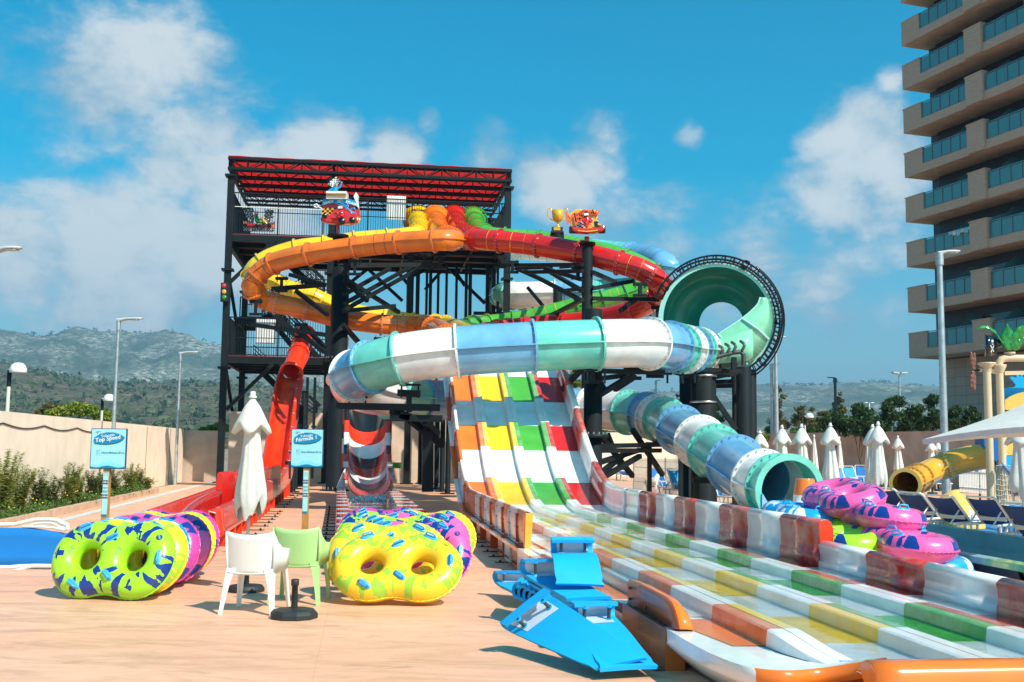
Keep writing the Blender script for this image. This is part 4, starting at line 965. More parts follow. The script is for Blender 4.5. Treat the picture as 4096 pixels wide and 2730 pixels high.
# near left raised orange end panel
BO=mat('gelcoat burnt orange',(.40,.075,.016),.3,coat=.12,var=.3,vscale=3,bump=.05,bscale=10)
m=MB(); b=MB(); rows=[]
for s,hh in ((8.36,.02),(8.40,.09),(8.47,.15),(8.57,.195),(8.72,.215),(9.0,.22),(9.5,.22),(9.98,.21)):
    rows.append([L(s,TN+.12,zf),L(s,TN+.115,zf+hh*.7),L(s,TN+.07,zf+hh*.98),L(s,TN+.01,zf+hh),L(s+ (0 if hh>.2 else .03),TN-.012,zf+hh*.88),L(max(s,8.5),TN-.005,zf+.0)])
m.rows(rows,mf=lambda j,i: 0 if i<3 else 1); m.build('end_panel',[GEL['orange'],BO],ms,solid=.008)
m=MB(); m.rows([[L(8.52,TN,zf-.002),L(9.98,TN,zf-.002)],[L(8.52,TN-.06,zf-.002),L(9.98,TN-.06,zf-.002)],[L(8.52,TN-.065,0),L(9.98,TN-.065,0)]],smooth=False)
m._a([L(8.52,TN-.06,zf-.002),L(8.52,TN-.065,0),L(8.52,TN+.1,0),L(8.52,TN+.1,zf-.03)],[(0,1,2,3)],1); m._a([L(9.98,TN-.06,zf-.002),L(9.98,TN-.065,0),L(9.98,TN+.1,0),L(9.98,TN+.1,zf-.002)],[(3,2,1,0)],0)
m._a([L(8.52,TN-.06,.012),L(9.98,TN-.06,.012),L(9.98,TN-.15,.010),L(8.52,TN-.15,.010)],[(0,1,2,3)],0)
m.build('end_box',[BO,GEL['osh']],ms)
for i in range(18): b.ell(L(8.62+i*.075,TN-.03,zf),(.012,.012,.010),6)
for q in ((9.85,.15),(9.85,.05),(9.3,.05)): b.ell(L(q[0],TN-.02,zf+q[1]),(.016,.016,.016),6)
for s in (8.62,9.2): b.ell(L(s,TN-.11,.02),(.018,.018,.014),6)
b.build('wall_bolts',DBOLT,ms)
# curved near end with orange trim
m=MB(); E=[G(2664,2514,zf),G(2740,2548,zf),G(2860,2608,zf),G(2996,2655,zf),G(3130,2672,zf),G(3280,2668,zf),G(3420,2648,zf),G(3540,2625,zf),G(3700,2612,zf),(L(6.95,4.6,zf)),(L(6.7,5.5,zf))]
E=[G(2664,2514,zf),G(2740,2560,zf),G(2860,2622,zf),G(2996,2668,zf),G(3130,2682,zf),G(3280,2672,zf),G(3420,2652,zf+.05),G(3545,2630,zf+.12)]
EC=catmull(E,6)
def st(p): return (SU.dot(p),SV.dot(p))
top=[p.copy() for p in EC]; n_=len(EC)
# floor apron between the block ends and the curved edge
ap=[]
for p in EC:
    s_,t_=st(p); ap.append(L(max(s_+.02,8.6 if t_<2.9 else 7.14),t_,zf+.001))
m.rows([ap,top],mi=0)
out=[p+(-SU*.05-SV*.02) for p in EC]; 
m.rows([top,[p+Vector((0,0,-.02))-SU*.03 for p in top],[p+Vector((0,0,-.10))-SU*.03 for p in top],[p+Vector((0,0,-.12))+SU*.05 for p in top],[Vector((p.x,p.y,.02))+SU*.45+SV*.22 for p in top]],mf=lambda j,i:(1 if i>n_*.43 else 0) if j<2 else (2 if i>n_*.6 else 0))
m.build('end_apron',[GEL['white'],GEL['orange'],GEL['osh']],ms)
m=MB(); m._a([L(8.95,TN+.13,zf+.005),L(8.4,TN+.13,zf+.005),L(7.72,TN+.22,zf+.005),L(7.72,D0,zf+.005),L(8.95,D0,zf+.005)],[(0,1,2,3,4)]); m.build('lane_patch',GEL['orange'],ms); m=MB(); m._a([L(7.9,2.88,zf-.003),L(7.0,2.88,zf-.003),L(7.0,3.62,zf-.003),L(7.9,3.62,zf-.003)],[(0,1,2,3)]); m.build('lane_floor',GEL['white'],ms)
m=MB(); P=[L(6.34,3.02,zf+.11),L(6.34,3.9,zf+.11),L(6.34,4.9,zf+.11),L(6.34,6.0,zf+.11)]
rows=[]
for p in catmull(P,5): rows.append([p+SU*.02,p+Vector((0,0,.035)),p+Vector((0,0,.06))-SU*.05,p+Vector((0,0,.055))-SU*.13,p+Vector((0,0,.01))-SU*.18,p+Vector((0,0,-.3))-SU*.2])
m.rows(rows); m._a([q for q in rows[0]],[tuple(range(6))]); m.build('end_bumper',GEL['orange'],ms,solid=.01)
# thin film of water on lanes
wat=bpy.data.materials.new('thin water'); wat.use_nodes=True; b_=wat.node_tree.nodes['Principled BSDF']; b_.inputs['Transmission Weight'].default_value=1; b_.inputs['IOR'].default_value=1.33; b_.inputs['Roughness'].default_value=.02; b_.inputs['Base Color'].default_value=(.88,.97,.98,1)
_t=wat.node_tree; _n=_t.nodes.new('ShaderNodeTexNoise'); _n.inputs['Scale'].default_value=5; _n.inputs['Detail'].default_value=6; _tc=_t.nodes.new('ShaderNodeTexCoord'); _t.links.new(_tc.outputs['Object'],_n.inputs['Vector']); _bp=_t.nodes.new('ShaderNodeBump'); _bp.inputs['Strength'].default_value=.25; _bp.inputs['Distance'].default_value=.02; _t.links.new(_n.outputs[0],_bp.inputs['Height']); _t.links.new(_bp.outputs[0],b_.inputs['Normal'])
_lp=None
m=MB()
for li in range(4):
    a=T0 if li==0 else D0+WID*(li-1)+.27; b=D0+WID*li if li<3 else T1
    m._a([L(6.5 if li else 9.0,a+(.3 if li==0 else 0),zf+.022),L(6.5 if li else 9.0,b,zf+.022),L(23.4,b,zf+.022),L(23.4,a+(.05 if li==0 else 0),zf+.022)],[(0,1,2,3)])
m.build('lane_water',wat,ms)
# ================================================================ red speed slide
rs=thing('speed_slide','steep bright red open speed slide dropping from a short red tube','water slide',L(42,-3.6,0))
tr=tube_slide(rs,[W(1222,1340,49),W(1210,1368,48.2),W(1196,1410,47.2),W(1182,1450,46.4),W(1166,1482,45.9)],.42,[0,.3,.62,1.0],[GEL['ored']],fl=.06)
m=MB(); 
cl=[(1161,1514,45.7,.6),(1142,1612,44.4,.6),(1128,1710,43.2,.6),(1114,1815,41.2,.6),(1100,1900,38.6,.6)]
cp=[]; 
for px,py,Y,hw in cl:
    p=W(px,py,Y); cp.append((p,hw))
cps=catmull([c[0] for c in cp]+[L(35.5,-3.2,.36),L(31,-3.15,.30),L(25,-3.05,.28),L(18.2,-2.98,.27)],6); hw=.52; rows=[]; rl=[]; rr=[]
zmin=.22
for i,p in enumerate(cps):
    f=i/(len(cps)-1); p=Vector((p.x,p.y,max(p.z,zmin))); wl=.38+.10*min(1,max(0,f-.4)*3); hl=(.62-.25*f)*min(1,.45+f*5); d=SV
    rows.append([p-d*(wl+.1)+Vector((0,-.05,hl)),p-d*(wl+.02)+Vector((0,-.05,hl+.03)),p-d*wl+Vector((0,0,hl*.9)),p-d*(wl-.04)+Vector((0,0,.18)),p-d*.25+Vector((0,0,.02)),p,p+d*.25+Vector((0,0,.02)),p+d*(wl-.04)+Vector((0,0,.18)),p+d*wl+Vector((0,0,hl*.9)),p+d*(wl+.02)+Vector((0,-.05,hl+.03)),p+d*(wl+.12)+Vector((0,-.05,hl)),p+d*(wl+.13)+Vector((0,0,.05)),p+d*(wl+.2)+Vector((0,0,-.02))])
    rr.append(p+d*(wl+.2)+Vector((0,0,-.02)))
m.rows(rows); m.build('flume',GEL['ored'],rs,solid=.015)
m=MB()
for i in range(0,len(rows),3):
    r=rows[i]; m.tube([r[7]-SU*.01,r[8]-SU*.02,r[9]-SU*.02,r[10]-SU*.02],.012,5)
m.build('joint_line',mat('pale sealant',(.75,.55,.45),.6),rs)
m=MB(); b=MB(); lastp=None; mk_=[]
i0=[i for i,p in enumerate(rr) if p.y<38]
k=0
for i in i0[::1]:
    if i+1>=len(rr): break
    a=rr[i]; c=rr[i+1]; nfin=max(1,int((c-a).length/.75))
    for q in range(nfin):
        p=a.lerp(c,q/nfin)
        if lastp is not None and (p-lastp).length<.95: continue
        lastp=p; mk_.append(len(m.f)); m.bar(Vector((p.x,p.y,p.z/2)),Vector((p.x,p.y,p.z/2))-SV*.28,.05,max(.05,p.z-.02)); m.bar(Vector((p.x,p.y,.02)),Vector((p.x,p.y,.02))+SV*.34,.04,.014,mi=1)
        b.ell(Vector((p.x,p.y,.03))+SV*.26,(.025,.025,.03),8); 
m.pieces('support_fin',[GEL['ored'],BLK],rs,mk_); b.build('fin_bolts',BLK,rs)
# opening hood
m=MB(); p=W(1165,1492,45.5); d=Vector((-.05,-.85,-.5)).normalized(); m.lathe([(.39,-.06),(.40,.02),(.44,.07),(.50,.05),(.52,-.02),(.44,-.12)],p,d,n=30); m.build('hood_rim',GEL['ored'],rs)
# run-out walls of the speed slide
rw=thing('runout_wall','glossy red run-out wall curving away left of the closed parasol','slide wall',G(800,2060))
def vwall(mb,P,h0,h1,th=.12,mi=0):
    rows=[]
    for i,p in enumerate(P):
        f=i/(len(P)-1); h=h0+(h1-h0)*f; t=(P[min(i+1,len(P)-1)]-P[max(i-1,0)]).normalized(); nn=Vector((t.y,-t.x,0)); 
        rows.append([p+nn*.0,p+nn*.02+Vector((0,0,h*.5)),p+nn*-.02+Vector((0,0,h-.03)),p-nn*.05+Vector((0,0,h)),p-nn*th+Vector((0,0,h-.02)),p-nn*(th+.02)+Vector((0,0,h-.1)),p-nn*th])
    mb.rows(rows,mi=mi); mb._a(rows[0],[tuple(range(7))],mi); mb._a(rows[-1],[tuple(range(6,-1,-1))],mi)
m=MB(); vwall(m,[G(1100,2010),G(1050,2035),G(980,2062),G(920,2085),G(858,2105)],1.15,1.15); m.build('tall_panel',GEL['red'],rw,solid=.01)
m=MB(); vwall(m,catmull([G(856,2112),G(800,2125),G(745,2150),G(700,2185)],5),.80,.55); m.build('low_panel',GEL['red'],rw,solid=.01)
m=MB(); m.bar(G(551,2185)+Vector((0,0,.38)),G(825,2180)+Vector((0,0,.40)),.25,.2); m.bar(G(551,2190)+Vector((0,0,.15)),G(825,2185)+Vector((0,0,.15)),.06,.3); m.build('end_bar',GEL['ored'],rw,bevel=.03)
# ================================================================ chequered half pipe (black, red, white)
hp=thing('half_pipe_slide','glossy half pipe slide in black, red and white bands','water slide',L(34,.1,0))
HC=[GEL['black'],GEL['ored'],GEL['white']]
cl=[(1468,1600,38.2),(1468,1640,37.9),(1468,1712,37.4),(1468,1775,36.8),(1469,1845,36),(1470,1905,35),(1472,1945,33.9),(1474,1968,32.8),(1476,1985,31.4)]
cps=catmull([W(*c) for c in cl],6); 
bands=[('w',1600,1640),('b',1640,1730),('r',1730,1782),('w',1782,1838),('b',1838,1878),('r',1878,1913),('w',1913,1940),('b',1940,1967),('r',1967,1990)]
ci={'b':0,'r':1,'w':2}; hw=.62; rows=[]
for i,p in enumerate(cps):
    t=(cps[min(i+1,len(cps)-1)]-cps[max(i-1,0)]).normalized(); up=SV.cross(t); up=-up if up.z<0 else up
    if up.y>0 and up.z<.99: pass
    row=[]
    for k in range(21):
        a=PI+PI*k/20; row.append(p+SV*math.cos(a)*hw+up*(math.sin(a)*hw*.9+hw*.75))
    row=[row[0]-SV*.16+up*.0]+row+[row[-1]+SV*.16]
    rows.append(row)
def bm(j,i):
    c=(rows[j][12]+rows[j+1][12])/2; y=py_of(c)
    for nm,a,b in bands:
        if a<=y<b: return ci[nm]
    return 1
m=MB(); fine=[]
for j in range(len(rows)-1):
    for q in range(4): fine.append([a.lerp(b,q/4) for a,b in zip(rows[j],rows[j+1])])
fine.append(rows[-1]); rows=fine
m.rows(rows,mf=bm); m.build('half_pipe',HC,hp,solid=.02)
# run-out with ribbed side walls
m=MB(); ss_=[17.2+ (33-17.2)*i/34 for i in range(35)]
def tLo(s): return -.84+(33-s)*.0255
def tRo(s): return .90+(33-s)*.025
for j in range(34):
    a,b=ss_[j],ss_[j+1]; mi=(0,1,2)[j%3]
    m._a([L(a,tLo(a)+.28,.16),L(a,.66,.16),L(b,.66,.16),L(b,tLo(b)+.28,.16)],[(0,1,2,3)],mi)
m.build('runout_floor',HC,hp)
for fa,fb in ((tLo,lambda s:tLo(s)+.28),(lambda s:.66,tRo)):
    m=MB(); r=MB()
    for j in range(34):
        a,b=ss_[j],ss_[j+1]; mi=(2,0,1)[j%3]
        m._a([L(a,fa(a),0),L(b,fa(b),0),L(a,fa(a)+.02,.52),L(b,fa(b)+.02,.52),L(a,fb(a)-.02,.52),L(b,fb(b)-.02,.52),L(a,fb(a),0),L(b,fb(b),0)],[(0,2,3,1),(2,4,5,3),(4,6,7,5)],mi)
        w5=(fb(a)-fa(a)-.06)/5
        for q in range(5): r.bar(L(a+.03,fa(a)+.05+q*w5,.523),L(b-.03,fa(b)+.05+q*w5,.523),.018,.008,mi=mi)
    w_=m.build('side_wall',HC,hp); r.build('anti_slip_ribs',HC,w_)
tl0,tr0=-.84,.88
m=MB(); mk_=[]
for i in range(14): mk_.append(len(m.f)); s=17.6+i*1.05; t_=tLo(s); m.bar(L(s,t_-.26,.008),L(s,t_+.02,.008),.04,.014); m.cyl(L(s,t_-.17,.01),L(s,t_-.17,.06),.022,n=8)
m.pieces('foot_bracket',BLK,hp,mk_)
m=MB(); m._a([L(33,-.84,.5),L(33,-.58,.5),L(34.2,-.60,1.1)],[(0,1,2)]); m._a([L(33,.66,.5),L(33,.90,.5),L(34.2,.68,1.1)],[(0,1,2)]); m.pieces('wing_panel',GEL['white'],hp,solid=.02)
m=MB(); 
for j in range(9):
    z0=.5+j*.5
    for t_,mi in ((tl0+.1,j%3),(tr0-.05,j%3)): m.bar(L(37.9,t_,z0),L(37.9,t_,z0+.5),.14,.1,up=SU,mi=mi)
m.pieces('edge_strip',HC,hp)
m=MB(); m._a([L(17.2,-.2,.22),L(17.2,.66,.22),L(32.2,.66,.22),L(32.2,-.55,.22)],[(0,1,2,3)]); m.build('runout_water',wat,hp)
rw_=random.Random(4); m=MB(); foam=mat('white water foam',(.85,.88,.88),.4)
for i in range(420):
    r_=abs(rw_.gauss(0,.02))+.008; t_=rw_.uniform(-.42,.6); s_=31.6-abs(rw_.gauss(0,.5)); m.ell(L(s_,t_,.22+abs(rw_.gauss(0,.07))*(1-abs(t_-.08))),(r_,r_,r_),6)
m.build('water_foam',foam,hp,kind='stuff')
# ================================================================ double inflatable tubes
TO,TRR,TRr=.285,.288,.158
def make_double_mesh():
    m=MB()
    for sg in (-1,1):
        n1,n2=48,20; vs=[]; 
        for i in range(n1):
            a=2*PI*i/n1
            for j in range(n2):
                b=2*PI*j/n2; r=TRR+TRr*math.cos(b); vs.append((sg*TO+r*math.cos(a),r*math.sin(a),TRr*math.sin(b)))
        m._a(vs,[(i*n2+j,((i+1)%n1)*n2+j,((i+1)%n1)*n2+(j+1)%n2,i*n2+(j+1)%n2) for i in range(n1) for j in range(n2)],0,True)
    for sg in (-1,1): m.tube([(-.30,sg*.285,0),(-.2,sg*.272,0),(-.1,sg*.250,0),(0,sg*.24,0),(.1,sg*.250,0),(.2,sg*.272,0),(.30,sg*.285,0)],[.14,.152,.155,.155,.155,.152,.14],16)
    o=_b(m,'tmp',[GEL['white']])
    a=o.modifiers.new('r','REMESH'); a.mode='VOXEL'; a.voxel_size=.0155; a.use_smooth_shade=True
    b=o.modifiers.new('s','SMOOTH'); b.factor=.7; b.iterations=16
    dg=bpy.context.evaluated_depsgraph_get(); me=bpy.data.meshes.new_from_object(o.evaluated_get(dg)); bpy.data.objects.remove(o)
    me.polygons.foreach_set('use_smooth',[True]*len(me.polygons)); return me
DME=make_double_mesh()
from mathutils.bvhtree import BVHTree
BV=BVHTree.FromPolygons([v.co.copy() for v in DME.vertices],[tuple(p.vertices) for p in DME.polygons])
def outline(a):
    d=Vector((math.cos(a),math.sin(a),0)); h=BV.ray_cast(d*1.5,-d); return 1.5-h[3] if h[0] else .45
def infl_mat(name,base,splash,thr=.575,white=False):
    m=bpy.data.materials.new(name); m.use_nodes=True; t=m.node_tree; b=t.nodes['Principled BSDF']; l=t.links.new
    b.inputs['Roughness'].default_value=.28; b.inputs['Coat Weight'].default_value=.35; b.inputs['Coat Roughness'].default_value=.12; b.inputs['Subsurface Weight'].default_value=.0
    tc=t.nodes.new('ShaderNodeTexCoord'); sp=t.nodes.new('ShaderNodeSeparateXYZ'); l(tc.outputs['Object'],sp.inputs[0])
    def M(op,a,c=None):
        n=t.nodes.new('ShaderNodeMath'); n.operation=op
        for i,v in enumerate((a,c)):
            if v is None: continue
            if isinstance(v,(int,float)): n.inputs[i].default_value=v
            else: l(v,n.inputs[i])
        return n.outputs[0]
    ax=M('SUBTRACT',M('ABSOLUTE',sp.outputs[0]),.285); y=sp.outputs[1]
    ang=M('ARCTAN2',y,ax); rad=M('SQRT',M('ADD',M('MULTIPLY',ax,ax),M('MULTIPLY',y,y)))
    sx=M('MULTIPLY',M('SIGN',sp.outputs[0]),3.3)
    cb=t.nodes.new('ShaderNodeCombineXYZ'); l(M('MULTIPLY',ang,1.9),cb.inputs[0]); l(M('MULTIPLY',rad,2.2),cb.inputs[1]); l(sx,cb.inputs[2])
    wob=t.nodes.new('ShaderNodeTexNoise'); wob.inputs['Scale'].default_value=26; wob.inputs['Detail'].default_value=1; l(tc.outputs['Object'],wob.inputs['Vector'])
    n=t.nodes.new('ShaderNodeTexNoise'); n.inputs['Scale'].default_value=1.55; n.inputs['Detail'].default_value=1.5; n.inputs['Roughness'].default_value=.4; l(cb.outputs[0],n.inputs['Vector'])
    # splashes gather above and below the holes, outlines are hard printed edges
    band=M('SUBTRACT',M('ABSOLUTE',y),.15)
    v=M('ADD',M('ADD',n.outputs[0],M('MULTIPLY',M('SUBTRACT',wob.outputs[0],.5),.10)),M('MULTIPLY',M('MINIMUM',band,.10),.55))
    f=M('MULTIPLY',M('GREATER_THAN',v,thr),M('GREATER_THAN',sp.outputs[2],.015))
    f=M('MULTIPLY',f,M('GREATER_THAN',rad,.20))
    mx=t.nodes.new('ShaderNodeMix'); mx.data_type='RGBA'; mx.inputs[6].default_value=(*base,1); mx.inputs[7].default_value=(*splash,1); l(f,mx.inputs[0]); l(mx.outputs[2],b.inputs['Base Color'])
    # wrinkles next to the welded seam
    wv=t.nodes.new('ShaderNodeTexNoise'); wv.inputs['Scale'].default_value=1; wv.inputs['Detail'].default_value=2
    c2=t.nodes.new('ShaderNodeCombineXYZ'); l(M('MULTIPLY',ang,9),c2.inputs[0]); l(M('MULTIPLY',rad,3),c2.inputs[1]); l(c2.outputs[0],wv.inputs['Vector'])
    edge=M('MAXIMUM',M('SUBTRACT',.055,M('ABSOLUTE',sp.outputs[2])),0); hgt=M('MULTIPLY',M('MULTIPLY',wv.outputs[0],edge),18)
    bp=t.nodes.new('ShaderNodeBump'); bp.inputs['Strength'].default_value=.55; bp.inputs['Distance'].default_value=.02; l(hgt,bp.inputs['Height']); l(bp.outputs[0],b.inputs['Normal']); return m
NAVY=(.008,.04,.26)
IM=dict(lime=infl_mat('lime vinyl with navy splashes',(.36,.74,.02),NAVY),yellow=infl_mat('yellow vinyl with green splashes',(.96,.60,.02),(.36,.60,.04)),
 pink=infl_mat('pink vinyl with navy splashes',(.86,.12,.38),NAVY),purple=infl_mat('magenta vinyl with navy splashes',(.62,.06,.32),NAVY),blue=infl_mat('blue vinyl with white splashes',(.01,.34,.74),(.80,.84,.86)),olive=infl_mat('orange vinyl with olive splashes',(.80,.36,.03),(.10,.16,.02)))
HB=mat('blue moulded handle',(.06,.40,.78),.3,coat=.3); 
def surf_z(x,y):
    h=BV.ray_cast(Vector((x,y,1)),Vector((0,0,-1))); return h[0].z if h[0] and h[0].z>0 else .01
HANDLES=[(-.36,.33,.55),(.0,.22,.5),(.36,.33,-.5),(-.60,-.0,PI/2),(.60,.0,PI/2),(-.33,-.33,-.6),(.05,-.22,-.7),(.42,-.31,.5)]
def double_tube(color,label,group=None,handles=(0,1,2,4,5,6),prints=True,simple=False,name='double_tube'):
    root=thing(name,label,'inflatable',(0,0,0),group)
    me=DME.copy(); me.materials.clear(); me.materials.append(IM[color]); o=bpy.data.objects.new('inflated_body',me); col.objects.link(o); o.parent=root; _org[o.name]=Vector((0,0,0))
    seam=IM[color]; m=MB(); a_=[];b_=[]; 
    for i in range(181):
        a=2*PI*i/180; r=outline(a); w=.016+.004*math.sin(i*1.9); d=Vector((math.cos(a),math.sin(a),0)); a_.append(d*(r-.004)); b_.append(d*(r+w)+Vector((0,0,.006*math.sin(i*2.3))))
    m.rows([a_,b_]); m.build('welded_seam',seam,root,solid=.003)
    for h in handles:
        x,y,rt=HANDLES[h]; z=surf_z(x,y)
        # surface normal by differences
        e=.02; nx=-(surf_z(x+e,y)-surf_z(x-e,y))/(2*e); ny=-(surf_z(x,y+e)-surf_z(x,y-e))/(2*e); nn=Vector((nx,ny,1)).normalized()
        d=Vector((math.cos(rt),math.sin(rt),0)); d=(d-nn*d.dot(nn)).normalized(); e2=nn.cross(d); c=Vector((x,y,z))
        m=MB(); pad=[]
        for k in range(24):
            a=2*PI*k/24; ca,sa=math.cos(a),math.sin(a); pad.append((.085*(1 if ca>0 else -1)*abs(ca)**.7,.036*sa))
        rows=[[c+d*p[0]*f+e2*p[1]*f+nn*hz for p in pad+[pad[0]]] for f,hz in ((1.04,-.018),(1,.004),(.9,.008),(.02,.012))]
        m.rows(rows)
        arc=[c+d*(.062*math.cos(PI-PI*k/12)*1.0)+nn*(.008+.042*min(1,math.sin(PI*k/12)*1.5)) for k in range(13)]
        m.tube(arc,[.010+.0015*math.sin(k*2.6) for k in range(13)],8)
        m.build('handle',HB,root)
    if prints:
        pm=mat('navy print',NAVY,.35) if color!='yellow' else mat('green print',(.36,.60,.04),.35)
        def sp(x,y): return Vector((x,y,surf_z(x,y)+.0035))
        m=MB(); cx,cy=-.60,.02
        # arrow following the surface
        def quadstrip(pts_a,pts_b): m.rows([[sp(*p) for p in pts_a],[sp(*p) for p in pts_b]],smooth=False)
        N_=8; quadstrip([(cx-.06+.13*0,cy)]*1+[(cx+.01*i/1-.06+.008*i*0,cy) for i in range(0)],[(0,0)]) if 0 else None
        L1=[(-.655+.05*i/4,.02+.085*i/4) for i in range(5)]; L2=[(-.655+.05*i/4,.02-.085*i/4) for i in range(5)]; quadstrip(L1,L2)
        quadstrip([(-.605+.07*i/3,.05) for i in range(4)],[(-.605+.07*i/3,-.01) for i in range(4)])
        arw=m.build('direction_arrow',pm,root)
        if not simple:
            im=IM[color]; tm=mat('print text '+color,{'lime':(.36,.74,.02),'pink':(.86,.12,.38),'purple':(.62,.06,.32)}.get(color,(.96,.60,.02)),.35)
            c=sp(-.615,.02); text('Front',.042,c+Vector((-.012,0,.006)),(.0,1,0),(-.75,0,-.65),'direction_text',tm,arw,ext=.001)
            # pictogram rings beside each hole and the maker's round badge
            m=MB()
            for q in (-TO,TO):
                for k in range(5):
                    a=R(152+k*17); c=sp(q+.20*math.cos(a),.20*math.sin(a)); 
                    nn=Vector((-(surf_z(c.x+.01,c.y)-surf_z(c.x-.01,c.y))/.02,-(surf_z(c.x,c.y+.01)-surf_z(c.x,c.y-.01))/.02,1)).normalized(); x=nn.cross(Vector((0,1,0))).normalized(); y=nn.cross(x)
                    m.rows([[c+(x*math.cos(2*PI*i/16)+y*math.sin(2*PI*i/16))*r for i in range(17)] for r in (.020,.0165)],smooth=False)
                    m._a([c+x*.012-y*.010,c+x*.012-y*.007,c-x*.012+y*.012,c-x*.012+y*.009],[(0,1,2,3)])
            m.build('safety_pictograms',pm,root)
            c=sp(.555,.235); nn=Vector((-(surf_z(c.x+.01,c.y)-surf_z(c.x-.01,c.y))/.02,-(surf_z(c.x,c.y+.01)-surf_z(c.x,c.y-.01))/.02,1)).normalized(); x=Vector((.45,-.9,0)); x=(x-nn*x.dot(nn)).normalized(); y=nn.cross(x); m=MB(); m._a([c+nn*.003+(x*math.cos(2*PI*i/24)+y*math.sin(2*PI*i/24))*.036 for i in range(24)],[tuple(range(24))]); bd=m.build('round_badge',pm,root)
            text('Rider',.026,c+nn*.006,x,y,'badge_text',tm,bd,ext=.0008,bold=.0006)
    return root
def fr_mat(o,x,n):
    x=Vector(x).normalized(); z=Vector(n); z=(z-x*z.dot(x)).normalized(); y=z.cross(x); return Matrix(((x.x,y.x,z.x,o[0]),(x.y,y.y,z.y,o[1]),(x.z,y.z,z.z,o[2]),(0,0,0,1)))
def stand(root,px,py,Y,lean,yaw=0,roll=0,zmin=True):
    "lean: degrees the face looks up from horizontal; yaw: turn of the face to the right"
    n=Vector((math.sin(R(yaw))*math.cos(R(lean)),-math.cos(R(yaw))*math.cos(R(lean)),math.sin(R(lean))))
    x=Vector((math.cos(R(yaw)),math.sin(R(yaw)),math.tan(R(roll)))); M=fr_mat(W(px,py,Y),x,n); 
    if zmin:
        low=min((M@Vector((c+math.cos(a)*(TRR+TRr)*1.0*q,math.sin(a)*(TRR+TRr)*q,z)))[2] for c in (-TO,TO) for k in range(36) for a in (2*PI*k/36,) for q,z in ((1,0),(.9,-TRr*.85),(.66,-TRr)))
        M.translation.z-=low-.004
    root.matrix_world=M
g1_='double inflatable tubes stacked at the left'
LS=[('lime',455,12.45,24,'lime green double tube with navy splashes, frontmost of the left stack',0),('yellow',515,12.85,22,'yellow double tube directly behind the lime green one',1),('blue',528,13.2,22,'blue double tube with white splashes peeking out between yellow and magenta',1),('purple',574,13.55,21,'magenta double tube in the left stack, right behind the blue and white one',2),('pink',624,13.95,20,'pink double tube in the left stack with a navy front arrow on its right rim',2),('yellow',648,14.4,20,'yellow double tube second from the back of the left stack',1),('purple',668,14.8,20,'purple double tube at the very back of the left stack',1)]
for i,(c,px,Y,ln,lb,h) in enumerate(LS):
    r=double_tube(c,lb,g1_,handles=(0,1,4,5,6) if i==0 else (0,1,2,4),prints=True,simple=(i>0)); stand(r,px,2240,Y,ln,yaw=-8 if i==0 else -10)
    if i>0: # the later ones stand with their front end to the right
        M=r.matrix_world.copy(); r.matrix_world=M@Matrix.Rotation(PI,4,'Z') if h==2 else M
g2_='double inflatable tubes stacked in the middle'
RS=[('yellow',1590,12.35,44,0,'yellow double tube with green splashes, nearest in the middle stack',0),('yellow',1552,12.95,24,8,'yellow double tube standing behind the nearest yellow one',3),('pink',1650,13.5,30,-6,'pink double tube with a round navy badge at the right of the middle stack',2),('lime',1618,14.1,28,-4,'lime double tube sandwiched behind the pink badge tube',2),('yellow',1590,14.6,28,0,'pale yellow double tube in the middle of the stack of the half pipe',2),('pink',1668,15.15,28,-5,'pink double tube with a rim handle near the back of the middle stack',2),('yellow',1700,15.7,26,-8,'yellow double tube at the right rear of the middle stack',2),('lime',1548,15.6,30,10,'lime double tube at the left rear of the middle stack',1),('purple',1540,16.2,26,12,'dark purple double tube barely showing at the left rear of the middle stack',0)]
for i,(c,px,Y,ln,yw,lb,h) in enumerate(RS):
    r=double_tube(c,lb,g2_,handles=((1,0,2,4,5,6) if i==0 else (0,1,2,3,4)),prints=i!=1,simple=(i not in (0,2))); stand(r,px,2250,Y,ln,yaw=yw)
g3_='inflatable tubes piled behind the red and white wall'
def pile(c,px,py,Y,tx,tz,lb,h=(0,1,2,3),spin=0):
    r=double_tube(c,lb,g3_,handles=h,prints=False,simple=True)
    x=SU*math.cos(R(spin))+SV*math.sin(R(spin)); y=-SU*math.sin(R(spin))+SV*math.cos(R(spin)); n=Vector((0,0,1))+SV*math.tan(R(tx))-SU*math.tan(R(tz)); r.matrix_world=fr_mat(W(px,py,Y),x+Vector((0,0,math.tan(R(tz)))),n)
pile('blue',3690,2258,13.6,0,2,'blue double tube with white splashes at the bottom of the pile beside the slide wall')
pile('pink',3632,2172,13.5,2,4,'hot pink double tube lowest and nearest on the pile, navy splashes and printed text',(0,1,4,6))
pile('pink',3500,2168,14.6,4,-2,'dull pink double tube wedged left under the pile',(0,))
pile('lime',3362,2150,14.1,-4,7,'lime green double tube leaning over the wall at the left of the pile',(),)
pile('pink',3520,2066,14.2,5,2,'pink double tube with navy splashes in the middle layer of the pile',(0,1,3))
pile('olive',3420,2122,15.2,0,0,'orange double tube with olive splashes squeezed inside the pile',())
pile('blue',3420,2056,15.3,-3,0,'blue double tube with a white badge under the topmost pink one',(0,2))
pile('blue',3205,2066,15.2,4,3,'blue and white double tube left of the pile in front of the cone',(0,1,3))
pile('pink',3372,1990,14.9,-14,6,'topmost pink double tube tilted to the left with a navy arrow',(1,))
